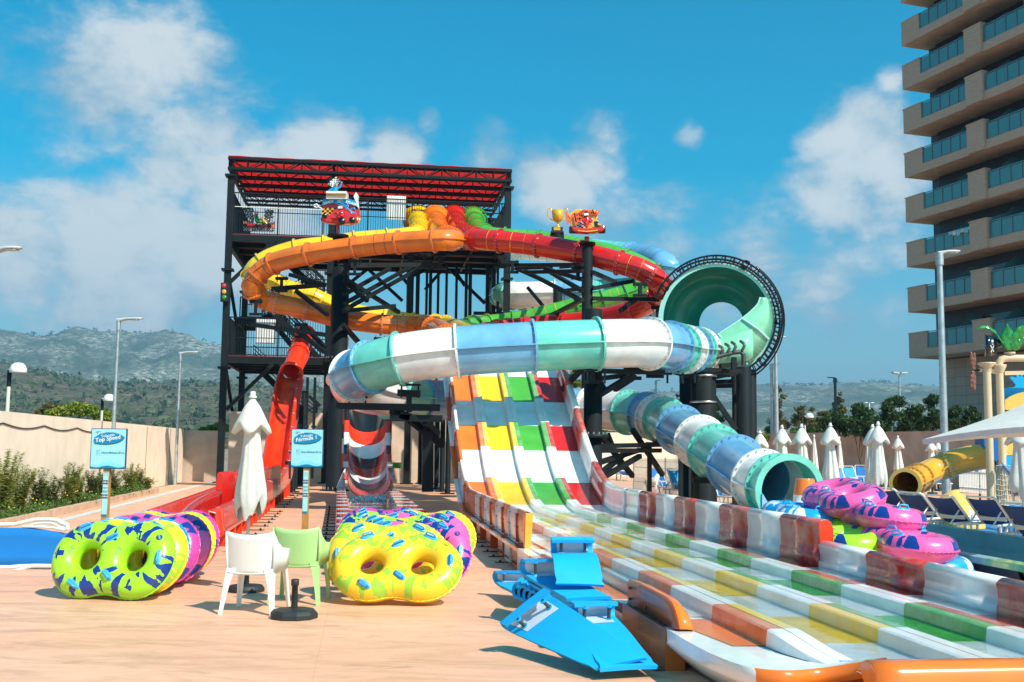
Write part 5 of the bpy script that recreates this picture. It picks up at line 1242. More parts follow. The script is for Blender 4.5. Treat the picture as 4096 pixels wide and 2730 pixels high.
# ================================================================ mats
FOAM=mat('blue foam',(.0,.40,.82),.62,var=.06,vscale=4,bump=.12,bscale=120); CLR=mat('clear plastic window',(.72,.78,.84),.22,coat=.6,alpha=.86); GRIP=mat('dark rubber grip',(.05,.055,.055),.45); PAPER=mat('printed sticker',(.55,.58,.62),.5,c2=(.72,.74,.78),vscale=60)
def foam_mat(label,NL,NR,TL,TR,curl=.085,sag=.0,turn=1.02,arch=0.):
    "corners in the world: nose left/right, tail left/right; the nose curls up and back over the sheet"
    NL,NR,TL,TR=[Vector(q) for q in (NL,NR,TL,TR)]; org=(NL+NR+TL+TR)/4; root=thing('toboggan_mat',label,'mat',org,'blue foam toboggan mats'); th=.03
    d=((NL+NR)-(TL+TR)).normalized(); x=(NR-NL).normalized(); n=x.cross(d).normalized(); 
    if n.z<0: n=-n
    NX=8; n1=14; cols=[]
    def base(u,v):
        p=TL.lerp(TR,u).lerp(NL.lerp(NR,u),v); return p+n*(arch*math.sin(v*PI)-sag*math.sin(u*PI)*.5)+n*.006*math.sin(v*7+u*3)
    prof=[]
    for i in range(n1+1): prof.append(('b',i/n1,0,0))
    for i in range(1,15):
        a=PI*turn*i/14; prof.append(('c',1,curl*math.sin(a)*.95,curl*(1-math.cos(a))))
    L_=[q for q in prof if q[0]=='c'][-1]; prof.append(('c',1,L_[2]-.03,L_[3]+.002)); prof.append(('c',1,L_[2]-.055,L_[3]+.006))
    def P(k,u,off):
        t,v,a,b=prof[k]; uu=.5+(u-.5)*(1-.12*(abs(v-.15)<.15 and v<.15)*(1-v/.15)) if t=='b' else u
        p=base(uu,v)+d*a+n*b
        k0,k1=max(0,k-1),min(len(prof)-1,k+1)
        def raw(q): t2,v2,a2,b2=prof[q]; return base(u,v2)+d*a2+n*b2
        tg=(raw(k1)-raw(k0)).normalized(); nn=x.cross(tg).normalized()
        if t=='b' and nn.dot(n)<0: nn=-nn
        P.s=1
        return p+nn*off
    A=[[P(k,q/NX,0) for q in range(NX+1)] for k in range(len(prof))]; B=[[P(k,q/NX,th if x.cross(d).dot(n)>0 else -th) for q in range(NX+1)] for k in range(len(prof))]
    if x.cross(d).dot(n)<=0: B=[[P(k,q/NX,th if prof[k][0]=='b' else -th) for q in range(NX+1)] for k in range(len(prof))]
    m=MB(); m.rows(A); m.rows(B)
    for q in (0,-1): m.rows([[r[q] for r in A],[r[q] for r in B]],smooth=False)
    m.rows([A[0],B[0]],smooth=False); m.rows([A[-1],B[-1]],smooth=False); m.build('foam_sheet',FOAM,root)
    sg=1 if x.cross(d).dot(n)>0 else -1
    def inner(k,u,o): return P(k,u,(th+o)*(1 if (prof[k][0]=='b' or sg>0) else -1))
    m=MB(); m.rows([[inner(k,.14+.72*q/6,.004) for q in range(7)] for k in range(n1-2,n1+12)]); win=m.build('plastic_window',CLR,root)
    m=MB(); m.rows([[inner(k,.42+.22*q,.008) for q in (0,1)] for k in range(n1+2,n1+7)]); m.build('sticker',PAPER,win)
    for u in (.22,.78):
        b0=inner(n1-1,u,.0); top=b0+n*(2*curl-th*1.6); m=MB(); m.cyl(b0-n*.01,top,.016,n=12); m.cyl(b0,b0+n*.012,.028,n=14,mi=1); m.cyl(top-n*.012,top,.026,n=14,mi=1); m.build('grip',[GRIP,FOAM],root)
    return root
def Q(px,py,Y): return W(px,py,Y)
foam_mat('big blue mat in front of the pile with a printed label, tail on the paving',Q(2050,2535,9.45),Q(2222,2395,9.4),Q(2385,2685,8.42),Q(2590,2640,8.5),.08)
foam_mat('blue mat under the front one, its tail corner touching the orange slide side',Q(2290,2490,9.5),Q(2462,2480,9.6),Q(2400,2690,8.35),Q(2632,2678,8.5),.085)
foam_mat('topmost blue mat with both grips showing and its tail draped over the pile',Q(2206,2226,10.9),Q(2374,2224,10.9),Q(2222,2342,10.35),Q(2416,2350,10.35),.10,arch=.09)
foam_mat('blue mat under the topmost one with one grip and a label in its window',Q(2096,2308,11.0),Q(2268,2306,10.9),Q(2268,2408,10.1),Q(2446,2400,10.1),.09)
foam_mat('flat blue mat directly below the labelled one, tail sticking out right',Q(2120,2345,11.0),Q(2290,2340,10.9),Q(2290,2424,10.05),Q(2454,2418,10.1),.05,turn=.9)
foam_mat('lowest flat blue mat of the right hand tails',Q(2150,2370,10.9),Q(2300,2365,10.8),Q(2300,2440,10.0),Q(2456,2436,10.05),.05,turn=.9)
foam_mat('blue mat at the far left of the pile with one grip, lying on the paving',Q(1980,2336,13.0),Q(2130,2336,12.8),Q(2060,2385,12.0),Q(2200,2390,11.8),.075)
for i in range(6):
    foam_mat('nested blue mat, '+['outermost left','second from left','third from left','fourth from left','fifth from left','innermost right'][i]+' of the six upright curls',Q(2066+i*20,2398+i*9,11.2-.10*i),Q(2082+i*20,2372+i*8,11.75-.10*i),Q(2330+i*8,2455+i*8,10.5-.12*i),Q(2350+i*8,2420+i*6,11.1-.12*i),.082-.003*i,turn=.95)
# ================================================================ chairs
def plastic_chair(label,mt,c,yaw):
    root=thing('plastic_chair',label,'chair',(0,0,0),'plastic armchairs on the terrace')
    # local: back towards -Y, seat forward +Y
    m=MB(); rows=[]
    for j in range(9):
        f=j/8; z=.40+.42*f; hw=.245+.012*f; yb=-.20-.07*f; row=[]
        for i in range(13):
            u=-1+2*i/12; y=yb+.055*(abs(u)**2.2); zz=z+(.035*abs(u)**2.4 if j==8 else .035*abs(u)**2.4*f) ; row.append(Vector((u*hw,y,zz)))
        rows.append(row)
    m.rows(rows); m.build('backrest',mt,root,solid=.012)
    m=MB(); rows=[]
    for j in range(9):
        f=j/8; y=-.21+.46*f; row=[]
        for i in range(9):
            u=-1+2*i/8; row.append(Vector((u*(.235+.015*f),y,.425+.012*f-.012*(1-u*u)-.02*(f>.9))))
        rows.append(row)
    m.rows(rows); m.build('seat',mt,root,solid=.014)
    for sg in (-1,1):
        m=MB(); top=[(sg*.257,-.225,.845),(sg*.275,-.14,.74),(sg*.285,-.02,.675),(sg*.288,.12,.655),(sg*.285,.23,.65)]; bot=[(sg*.245,-.185,.40),(sg*.25,-.10,.41),(sg*.255,0,.42),(sg*.262,.12,.43),(sg*.27,.23,.44)]
        m.rows([[Vector(p) for p in top],[(Vector(p)+Vector(q))/2+Vector((sg*.004,0,0)) for p,q in zip(top,bot)],[Vector(p) for p in bot]]); m.build('armrest',mt,root,solid=.014)
        for sy in (-1,1):
            m=MB(); y0=-.195 if sy<0 else .225; y1=y0+sy*.07; x0=sg*.245; x1=sg*.292; z0=.47 if sy<0 else .65
            rows=[]
            for k in range(6):
                f=k/5; x=x0+(x1-x0)*f; y=y0+(y1-y0)*f; w=.052-.022*f+(.03*(1-f)**4); z=z0*(1-f); rows.append([Vector((x-sg*w*1.2,y,z)),Vector((x,y,z)),Vector((x,y-sy*w*1.1,z))])
            m.rows(rows,smooth=False); m.build('leg',mt,root,solid=.011)
    root.matrix_world=Matrix.Translation(c)@Matrix.Rotation(R(yaw),4,'Z'); return root
PLW=mat('white chair plastic',(.80,.79,.75),.42,bump=.04,bscale=90); PLG=mat('pale green chair plastic',(.42,.66,.25),.42,bump=.04,bscale=90)
plastic_chair('white plastic armchair seen from behind, nearest to the camera',PLW,G(1018,2447),-6)
plastic_chair('pale green plastic armchair beside the white one',PLG,G(1196,2408),-3)
# ================================================================ parasols
CANV=mat('off white parasol canvas',(.68,.65,.60),.85,var=.07,vscale=5,bump=.5,bscale=9); POLE=mat('brushed pole',(.42,.43,.44),.35,metal=.8); BASEM=mat('black moulded base',(.022,.025,.026),.5,bump=.15,bscale=70,var=.2)
def base_on(root,c,r=.235,tube=.36):
    m=MB(); m.lathe([(.0,0),(r,0),(r,.035),(r*.88,.07),(r*.25,.085),(.035,.088)],c,n=28,smooth=False); m.lathe([(.035,.06),(.032,tube-.06),(.042,tube-.055),(.042,tube),(.0,tube)],c,n=16); m.build('parasol_base',BASEM,root)
def closed_canopy(rng,zt=2.38,zb=.92,sq=True,R_=.21):
    rows=[]; n=48; zs=[]; 
    prof=[(1.0,.02),(.975,.045),(.93,.10),(.86,.155),(.80,.20),(.765,.215),(.75,.17),(.74,.12),(.66,.115),(.5,.14),(.34,.175),(.22,.205),(.14,.215),(.08,.2),(.02,.16)] if sq else [(1.0,.012),(.96,.03),(.85,.055),(.7,.08),(.5,.11),(.3,.135),(.12,.155),(.03,.165)]
    ph=rng.uniform(0,6)
    for k,(f,r) in enumerate(prof):
        z=zb+(zt-zb)*f; row=[]
        for i in range(n+1):
            a=2*PI*i/n; hood=sq and f>.745
            if hood: c4=abs(math.cos(a-ph))**2.2+abs(math.sin(a-ph))**2.2; c4=(abs(math.cos(2*(a-ph))))**1.6; rr=r*(1+.26*c4*((1-f)*4)); zz=z-.11*((1-f)*4)**1.3*c4
            else: rr=r*.90*(1+(.34*(abs(math.sin(2*a+ph+f*.8))**.5-.7)+.12*math.sin(a+ph) if sq else .16*(abs(math.sin(4*a+ph))-.6))+.05*math.sin(9*a+3*f)); zz=z+((.10 if sq else .02)*math.sin(3*a+ph)+(.05 if sq else .012)*math.sin(7*a))*(max(0,.25-f)*4)
            row.append(Vector((rr*R_/.21*math.cos(a),rr*R_/.21*math.sin(a),zz)))
        row[-1]=row[0].copy(); rows.append(row)
    m=MB(); m.rows(rows); return m
rp=random.Random(11)
def closed_parasol(px,ytop,label,zt=2.42,sq=True,Y=None,base=True,group='closed off white parasols',R_=.21,rot=0):
    if Y is None:
        a,b=ray(px,ytop); Y=(zt-HCAM)/b
    c=W(px,ytop,Y); c.z=0
    root=thing('closed_parasol',label,'parasol',(0,0,0),group)
    cm=closed_canopy(rp,zt-.04,.92 if sq else 1.05,sq,R_); cm.build('canopy',CANV,root)
    m=MB(); m.cyl((0,0,.1),(0,0,zt-.02),.02,n=10); m.cyl((0,0,.55),(0,0,.63),.028,n=10); m.build('pole',POLE,root)
    m=MB(); m.lathe([(0,zt+.03),(.03,zt+.03),(.032,zt-.02),(.05,zt-.03),(.05,zt-.05),(0,zt-.05)],(0,0,0),n=14); m.build('finial',mat('white plastic',(.72,.73,.72),.4),root)
    if base: base_on(root,(0,0,0),.22,.32)
    root.matrix_world=Matrix.Translation(c)@Matrix.Rotation(rot,4,'Z'); return root
# near one: ground contact known
pn=closed_parasol(1012,1572,'closed off white parasol behind the chairs, nearest one, reaching almost the top of the sign',2.37,True,Y=G(1012,2366).y,R_=.192,rot=2.1)
bb=thing('parasol_base','empty black round parasol base with a short tube in front of the chairs','parasol base',G(1176,2472))
m=MB(); c_=G(1176,2472); m.lathe([(.0,0),(.243,0),(.243,.05),(.21,.085),(.06,.10),(.035,.10)],c_,n=10,smooth=False); m.build('foot',BASEM,bb,bevel=.008)
m=MB(); m.lathe([(.034,.09),(.031,.32),(.041,.325),(.041,.385),(.03,.39),(.0,.385)],c_,n=18); m.build('tube_socket',BASEM,bb)
for a in ((3040,1727,2.3,True,'small closed parasol just right of the black loop columns'),(3128,1705,2.42,True,'closed parasol beside the pair of galvanised lamp posts'),(3206,1701,2.42,True,'closed parasol standing above the left part of the tube exit'),(3256,1743,2.35,False,'slim closed parasol right of the tube exit'),(3321,1697,2.42,True,'wide closed parasol with a two tier canopy in front of blue loungers'),(3357,1750,2.35,False,'slim closed parasol behind the two tier one'),(3471,1749,2.35,False,'slim closed parasol left of the biggest one under the dark tree'),(3490,1703,2.42,True,'closed parasol partly hidden by the biggest one'),(3512,1692,2.45,True,'biggest closed parasol with a dark hole below its hood'),(3591,1746,2.42,True,'small closed parasol in shade left of the yellow slide'),(3724,1762,2.3,True,'bluish closed parasol behind the yellow slide'),(3751,1766,2.3,True,'bluish closed parasol hidden behind the big lamp post'),(3913,1754,2.3,False,'tip of a slim closed parasol above the yellow slide')):
    closed_parasol(a[0],a[1],a[4],a[2],a[3],rot=a[0])
closed_parasol(4080,1676,'closed parasol at the right edge below the open one',2.42,True,Y=21,R_=.24)
op=thing('open_parasol','large open off white parasol reaching in from the right','parasol',Pp(4420,15.5))
m=MB(); c=Pp(4420,15.5); ap=c+Vector((0,0,3.05)); 
cr=[W(3690,1759,14.6),W(4350,1700,12.2),W(4900,1640,15.5),W(4260,1735,17.8)]
edge=[]
for i in range(4):
    a,b=cr[i],cr[(i+1)%4]
    for k in range(8): f=k/8; edge.append(a.lerp(b,f)+Vector((0,0,.05*math.sin(f*PI))))
edge.append(edge[0])
rows=[[e.lerp(ap,f)+Vector((0,0,-.10*math.sin(f*PI))) for e in edge] for f in (0,.2,.4,.6,.8,.99)]
m.rows(rows); m.rows([edge,[e+Vector((0,0,-.07)) for e in edge]],smooth=False); m.build('canopy',CANV,op)
m=MB(); m.cyl(c,ap,.03); m.build('pole',POLE,op)
# ================================================================ loungers
LWH=mat('off white lounger plastic',(.70,.69,.64),.45); LBL=mat('blue sling fabric',(.0,.15,.48),.7,bump=.1,bscale=200); LNV=mat('navy sling fabric',(.010,.05,.20),.7); LTE=mat('faded turquoise sling',(.02,.32,.62),.7)
def lounger(label,fab,group='sun loungers around the pool',back=55,frame=LWH,w=.62):
    root=thing('sun_lounger',label,'sun lounger',(0,0,0),group)
    # local: feet at +Y end, head at -Y; hinge at y=-.25
    hb=R(back); hy,hz=-.25,.34; bl=.78
    for nm,a,b in (('seat_sling',Vector((0,1.05,.33)),Vector((0,hy,hz))),('back_sling',Vector((0,hy,hz)),Vector((0,hy-bl*math.cos(hb),hz+bl*math.sin(hb))))):
        m=MB(); rows=[]
        for i in range(7):
            f=i/6; p=a.lerp(b,f); rows.append([p+Vector((w*(q/6-.5)*.94,0,-.02*math.sin(q/6*PI))) for q in range(7)])
        m.rows(rows); m.build(nm,fab,root,solid=.01)
    for sg in (-1,1):
        m=MB(); x=sg*w/2; m.tube([(x,1.12,.30),(x,1.05,.35),(x,.4,.35),(x,-.3,.35),(x,-.85,.34)],.028,8); m.build('side_rail',frame,root)
        m=MB(); m.tube([(x,hy,hz),(x,hy-bl*math.cos(hb),hz+bl*math.sin(hb)),(x*.86,hy-(bl+.07)*math.cos(hb),hz+(bl+.07)*math.sin(hb))],.026,8); m.build('back_rail',frame,root)
        m=MB(); m.tube([(x,.25,.36),(x+sg*.03,.22,.52),(x+sg*.03,.12,.58),(x+sg*.03,-.15,.58),(x,-.22,.50),(x,-.24,.36)],.02,8); m.build('armrest',frame,root)
        for y in (.8,-.6):
            m=MB(); m.tube([(x,y+.12,.34),(x,y+.10,.12),(x,y+.08,0.0)],.024,8); m.tube([(x,y-.12,.34),(x,y-.10,.12),(x,y-.08,0.0)],.024,8); m.build('leg',frame,root)
        m=MB(); m.tube([(x*.8,hy-bl*.55*math.cos(hb),hz+bl*.55*math.sin(hb)-.02),(x*.8,hy-.62,.34)],.018,6); m.build('back_prop',frame,root)
    m=MB(); m.bar((-w*.43,hy-(bl+.07)*math.cos(hb),hz+(bl+.07)*math.sin(hb)),(w*.43,hy-(bl+.07)*math.cos(hb),hz+(bl+.07)*math.sin(hb)),.05,.03); m.bar((-w*.45,hy-bl*.3*math.cos(hb),hz+bl*.3*math.sin(hb)-.03),(w*.45,hy-bl*.3*math.cos(hb),hz+bl*.3*math.sin(hb)-.03),.04,.10); m.pieces('crossbar',frame,root)
    return root
def lput(r,px,py,yaw,Y=None,z=0):
    p=G(px,py,z) if Y is None else Pp(px,Y); p.z=z; r.matrix_world=Matrix.Translation(p)@Matrix.Rotation(R(yaw),4,'Z'); return r
navy=[(3620,2088,-48,'navy sling lounger leftmost of the row beside the yellow slide'),(3740,2120,-52,'navy sling lounger second in the row, in front of the yellow dome'),(3862,2140,-52,'navy sling lounger third in the row, right of the big lamp post'),(4022,2150,-50,'navy sling lounger fourth in the row, beside the play tower net'),(4180,2200,-52,'navy sling lounger cut off by the right edge, only its white frame showing')]
for px,py,yw,lb in navy: lput(lounger(lb,LNV,'navy sun loungers in a row at the right',back=41),px,py+14,yw-4)
bl_=[(3160,1990,16,LBL,'blue sling lounger right behind the tube exit rim'),(3230,1965,14,LBL,'blue lounger back between the tube exit and the two tier parasol'),(3370,1968,12,LTE,'turquoise lounger back right of the two tier parasol'),(3420,1960,14,LTE,'faded turquoise lounger beside the tilted blue one'),(3455,1950,-8,LBL,'bright blue lounger leaning left in the middle of the back row'),(3490,1925,-4,LNV,'dark blue lounger behind the bright blue one'),(3530,1930,-6,LNV,'dark blue lounger left of the biggest parasol'),(3570,1945,10,LTE,'turquoise lounger just right of the biggest parasol'),(3600,1925,8,LTE,'small turquoise lounger by the shaded parasol'),
 (2660,1985,30,LBL,'bright blue lounger behind the wire fence'),(2740,2000,28,LTE,'turquoise lounger second behind the wire fence'),(2800,2005,30,LTE,'turquoise lounger third behind the wire fence'),(2880,2030,32,LBL,'blue lounger below the big tube'),(2590,1905,8,LBL,'tall blue lounger back under the black trestle arms'),(2495,1922,4,LNV,'navy lounger by the white door'),(2690,1905,10,LBL,'blue lounger heap at the far cream wall'),(3850,1945,-70,LTE,'turquoise lounger in front of the white picket fence'),(3740,1965,-60,LTE,'turquoise lounger behind the yellow dome')]
for px,py,yw,fb,lb in bl_: lput(lounger(lb,fb,'blue sun loungers in the back rows',back=62),px,py,yw+180)
# foreground lounger tipped on its side
fl_=thing('sun_lounger','white framed lounger with royal blue sling tipped on its side at the left edge','sun lounger',G(150,2285))
FB=mat('royal blue sling',(.0,.17,.52),.6,bump=.08,bscale=300)
y0=G(300,2280).y; m=MB(); 
def FP(px,py,dy=0): return W(px,py,y0+dy)
rows=[]
for i in range(15):
    f=i/14; x=-200+520*f; top=2112 if x<130 else 2112+(x-130)*.16; rows.append([FP(x,top+(2262-top)*g,.10*(1-g)+.03*math.sin(g*PI)) for g in (0,.25,.5,.75,1)])
m.rows(rows); m.build('sling',FB,fl_,solid=.008)
m=MB(); P=[(-220,2098),(-60,2100),(60,2098),(110,2086),(150,2078),(200,2078),(232,2082),(245,2092),(270,2100),(270,2118)]
m.tube([FP(a,b,.10) for a,b in P],[.03]*9+[.034],10); m.build('frame_rail',LWH,fl_)
m=MB(); m.tube([FP(a,b,.10) for a,b in [(120,2104),(135,2097),(170,2092),(205,2092),(222,2099),(235,2106),(268,2116)]],.022,8); m.tube([FP(90,2106,.1),FP(170,2109,.09),FP(215,2112,.09),FP(262,2122,.08)],.018,8); m.build('armrest',LWH,fl_)
m=MB(); m.tube([FP(a,b,.0) for a,b in [(-200,2270),(40,2270),(80,2266),(150,2264),(260,2266),(330,2268)]],.03,10); m.build('frame_rail',LWH,fl_)
m=MB(); m.tube([FP(a,b,-.03) for a,b in [(-100,2286),(40,2286),(70,2282),(100,2274),(120,2266)]],.026,10); m.build('leg',LWH,fl_)
m=MB(); m.tube([FP(330,2118,.2),FP(340,2190,.3),FP(335,2262,.3)],.03,8); m.build('crossbar',LWH,fl_)
# ================================================================ cone, fences
def cone(c,label):
    o=thing('traffic_cone',label,'cone',c); m=MB(); m.lathe([(.30,0),(.30,.05),(.245,.06),(.205,.33)],c,n=26); m.build('white_base',GEL['white'],o); m=MB(); m.lathe([(.207,.33),(.204,.345),(.165,.60),(.155,.615),(.0,.61)],c,n=26); m.build('orange_top',GEL['orange'],o)
cone(W(3222,2044,19.2)-Vector((0,0,.05)),'large orange and white cone standing before the wide tube exit')
WIRE=mat('green grey wire',(.30,.34,.33),.5,metal=.5)
fo=thing('wire_fence','low galvanised wire fence between the slide wall and the loungers','fence',G(2700,1995))
fp=[G(2534,1963),G(2662,1982),G(2828,2010)]
for p in fp+[Pp(3176,33)]:
    m=MB(); m.cyl(p,p+Vector((0,0,1.45)),.03,n=10); m.build('post',GALV,fo)
for a,b in ((fp[0],fp[1]),(fp[1],fp[2]),(Pp(3060,33),Pp(3176,33))):
    m=MB(); n=max(6,int((b-a).length/.06))
    for i in range(n): p=a.lerp(b,i/n); m.bar(p,p+Vector((0,0,1.4)),.008,up=SU)
    for z in (.1,.4,.42,.7,1.0,1.02,1.3): m.bar(a+Vector((0,0,z)),b+Vector((0,0,z)),.008)
    m.build('mesh_panel',WIRE,fo)
pf=thing('picket_fence','white picket fence under the yellow tube slide','fence',G(3900,1975))
a,b=G(3840,1968),G(3955,1978); 
m=MB(); n=18
for i in range(n): p=a.lerp(b,i/n); m.bar(p,p+Vector((0,0,1.1)),.06,.02,up=SU)
m.build('pickets',wht,pf); m=MB(); m.bar(a+Vector((0,.03,.2)),b+Vector((0,.03,.2)),.05); m.bar(a+Vector((0,.03,.9)),b+Vector((0,.03,.9)),.05); m.build('rails',wht,pf)
# far white monobloc chair behind the wall
plastic_chair('white plastic chair behind the wire fence facing the loungers',PLW,G(2610,1985),70)
st_=thing('bar_stool','green bar stool with pale legs against the tan wall','stool',G(1587,1931))
g=G(1587,1934); m=MB(); m.box((g.x-.2,g.y-.5,.72),(g.x+.2,g.y-.12,.76)); m.box((g.x-.2,g.y-.16,.76),(g.x+.2,g.y-.12,1.0)); m.build('seat',mat('green stool plastic',(.10,.28,.03),.5),st_)
for sx in (-1,1):
    for sy in (-.48,-.14): m=MB(); m.tube([(g.x+sx*.17,g.y+sy,.72),(g.x+sx*.2,g.y+sy,0)],.014,6); m.build('leg',GALV,st_)
m=MB(); m.box((g.x+1.0,g.y-.4,0),(g.x+1.7,g.y-.1,.12)); m.build('concrete_block',mat('grey block',(.40,.38,.34),.9),None,'low grey concrete block in the shade by the blue pipe','block',bevel=.02)
# ================================================================ height signs
AQ=mat('aqua sign board',(.36,.72,.76),.35,var=.05); NV=mat('navy sign edge',(.0,.06,.20),.4); SB_=mat('surfboard blue',(.0,.22,.42),.35); SBD=mat('surfboard shadow',(.03,.10,.14),.5); TXW=mat('white lettering',(.85,.87,.87),.4); TXB=mat('teal lettering',(.02,.22,.33),.4); WV1=mat('pale wave',(.22,.68,.80),.4); WV2=mat('deep wave',(.0,.20,.36),.4); GRV=mat('board groove',(.24,.56,.62),.5)
WOOD=mat('varnished pine',(.55,.27,.07),.5,c2=(.40,.17,.04),vscale=7)
def height_sign(px0,px1,px2,px3,ytop,ybot,postx,Y,title,label):
    o=thing('height_sign',label,'sign',Pp(postx,Y))
    a=W((px0+px3)/2,ytop,Y); b=W((px1+px2)/2,ytop,Y); c=W((px0+px3)/2,ybot,Y)
    w=(b-a).length; h=a.z-c.z; X=Vector((1,0,0)); Z=Vector((0,0,1)); cx=Vector(((a.x+b.x)/2,Y,(a.z+c.z)/2))
    def P(u,v,d=0): return cx+X*u*w+Z*v*h+Vector((0,-d,0))
    def rrect(w_,h_,r=.012,n=4): 
        out=[]
        for (sx,sy,a0) in ((1,1,0),(-1,1,90),(-1,-1,180),(1,-1,270)):
            for k in range(n+1): t=R(a0+90*k/n); out.append((sx*(w_/2-r)+r*math.cos(t),sy*(h_/2-r)+r*math.sin(t)))
        return out
    m=MB(); m.prism(rrect(w,h),cx+Vector((0,.02,0)),X,Z,.035); bd=m.build('board',NV,o)
    m=MB(); m.prism(rrect(w*.955,h*.965),cx+Vector((0,-.016,0)),X,Z,.004); m.build('board_face',AQ,bd)
    m=MB()
    for i in range(15): u=-.44+.88*i/14; m.bar(P(u,-.48,.0205),P(u,.48,.0205),.0025,.001)
    m.build('board_grooves',GRV,bd)
    def surf(dx,dy,mt,d,nm):
        pts=[(-.40,-.03),(-.43,.05),(-.40,.075),(-.415,.11),(-.25,.20),(-.05,.245),(.15,.24),(.32,.20),(.46,.13),(.40,.06),(.28,0),(.12,-.035),(-.05,-.05),(-.25,-.045)]
        m=MB(); m.prism([(p[0]*w*.97,p[1]*h+.0) for p in pts],cx+Vector((dx,-d,dy+.16*h)),X,Z,.004); m.build(nm,mt,bd)
    surf(.004,-.008,SBD,.0205,'surfboard_shadow'); surf(0,0,SB_,.0255,'surfboard')
    ti=Vector((1,0,.16)); 
    text('Tobogán',.055*w/.5,P(-.02,.325,.031),ti,(0,0,1),'slide_word',TXW,bd,ext=.0012)
    text(title,.082*w/.5,P(-.02,.245,.031),ti,(0,0,1),'slide_name',TXW,bd,ext=.0012,bold=.0009,shear=.1)
    text('Altura Mínima',.036*w/.5,P(.02,-.10,.022),X,Z,'height_text',TXB,bd,ext=.001,bold=.0006); text('1,20 m.',.043*w/.5,P(.34,-.10,.022),X,Z,'height_value',TXB,bd,ext=.001,bold=.0006)
    m=MB(); q=P(-.30,-.10,.021)
    def ringp(c,r0,r1,n=16): m.rows([[c+X*math.cos(2*PI*i/n)*r+Z*math.sin(2*PI*i/n)*r for i in range(n+1)] for r in (r1,r0)],smooth=False)
    ringp(q+Z*.024,.009,.013); 
    for dx in (-.012,.012): m.bar(q+X*dx+Z*.010,q+X*dx-Z*.016,.003,.001,up=X); 
    m.bar(q-X*.012+Z*.010,q+X*.012+Z*.010,.003,.001); m.bar(q-X*.006-Z*.01,q-X*.006-Z*.034,.003,.001,up=X); m.bar(q+X*.006-Z*.01,q+X*.006-Z*.034,.003,.001,up=X)
    m.bar(q+X*.034+Z*.034,q+X*.034-Z*.034,.003,.001,up=X)
    for z in (.036,-.036): m.bar(q+X*.02+Z*z,q+X*.048+Z*z,.003,.001)
    m.build('person_icon',TXB,bd)
    m=MB(); top=[]; 
    for i in range(31): u=-.478+.956*i/30; v=-.37+.035*math.sin(u*9+1)+.05*math.exp(-((u+.13)/.09)**2)+.03*math.exp(-((u-.08)/.06)**2); top.append((u*w,v*h))
    m.prism([( -.478*w,-.482*h)]+[(.478*w,-.482*h)]+top[::-1],cx+Vector((0,-.0205,0)),X,Z,.001); m.build('wave_art',WV1,bd)
    m=MB(); top=[]
    for i in range(31): u=-.478+.956*i/30; top.append((u*w,(-.44+.022*math.sin(u*10+1.6))*h))
    m.prism([(-.478*w,-.484*h),(.478*w,-.484*h)]+top[::-1],cx+Vector((0,-.022,0)),X,Z,.001); m.build('wave_art',WV2,bd)
    m=MB(); q=P(-.26,.40,.021)
    for k in range(9): t=R(20+k*32); m._a([q+X*(-.03)+Z*.004+X*math.cos(t+.3)*.010+Z*math.sin(t+.3)*.010,q+X*(-.03)+Z*.004+X*math.cos(t)*.030+Z*math.sin(t)*.024,q+X*(-.03)+Z*.004+X*math.cos(t-.3)*.010+Z*math.sin(t-.3)*.010],[(0,1,2)])
    m.prism([(-.035,-.02),(.03,-.018),(.06,-.004),(.062,.002),(.0,.012),(-.03,.004)],q,X,Z,.002)
    lg=m.build('park_logo',SB_,bd); text('SPORTS',.026,q+Vector((.02,-.003,-.008)),ti,Z,'logo_text',TXW,lg,ext=.0006,bold=.0012,shear=.3)
    # post with gauge strip
    m=MB(); pw=.088; m.bar(Pp(postx,Y)+Vector((0,.045,0)),Pp(postx,Y)+Vector((0,.045,c.z+.02)),pw,.08,up=(0,1,0)); m.build('post',WOOD,o)
    pc=Pp(postx,Y)+Vector((0,.0,0)); 
    m=MB(); zt=c.z-.05; m.box((pc.x-.038,Y-.0,.72),(pc.x+.036,Y+.003,zt)); g=m.build('gauge_strip',AQ,o)
    for z,s in ((1.2,'-1,20 m-'),(1.0,'-1,00 m-')):
        m=MB(); m.box((pc.x-.038,Y-.003,z-.028),(pc.x+.036,Y-.001,z+.028)); m.build('gauge_band',mat('slate band',(.04,.10,.20),.5),g); text(s,.028,Vector((pc.x,Y-.006,z)),X,Z,'gauge_text',TXW,g,ext=.0008,bold=.0007)
    text('MÍDETE',.023,Vector((pc.x,Y-.004,1.12)),X,Z,'gauge_text',TXB,g,ext=.0008); text('TAKE YOUR\nHEIGHT',.0155,Vector((pc.x,Y-.004,1.07)),X,Z,'gauge_text',TXB,g,ext=.0008)
    m=MB(); m.box((pc.x-.038,Y-.0025,.722),(pc.x+.036,Y-.001,.75)); m.build('gauge_wave',WV2,g)
    m=MB(); q=Vector((pc.x-.008,Y-.002,1.31)); ringp(q+Z*.022,.008,.011)
    for dx in (-.010,.010): m.bar(q+X*dx+Z*.008,q+X*dx-Z*.026,.0025,.001,up=X)
    m.bar(q+X*.032+Z*.03,q+X*.032-Z*.03,.0025,.001,up=X); m.build('gauge_icon',SB_,g)
height_sign(371.5,513.5,507,364.5,1714,1876,429,15.36,'Top Speed','aqua height sign reading Top Speed on a pine post behind the left tube stack')
height_sign(1169,1297,1294,1165,1716,1870,1227,16.6,'Fórmula 1','aqua height sign reading Fórmula 1 on a pine post by the thick column')
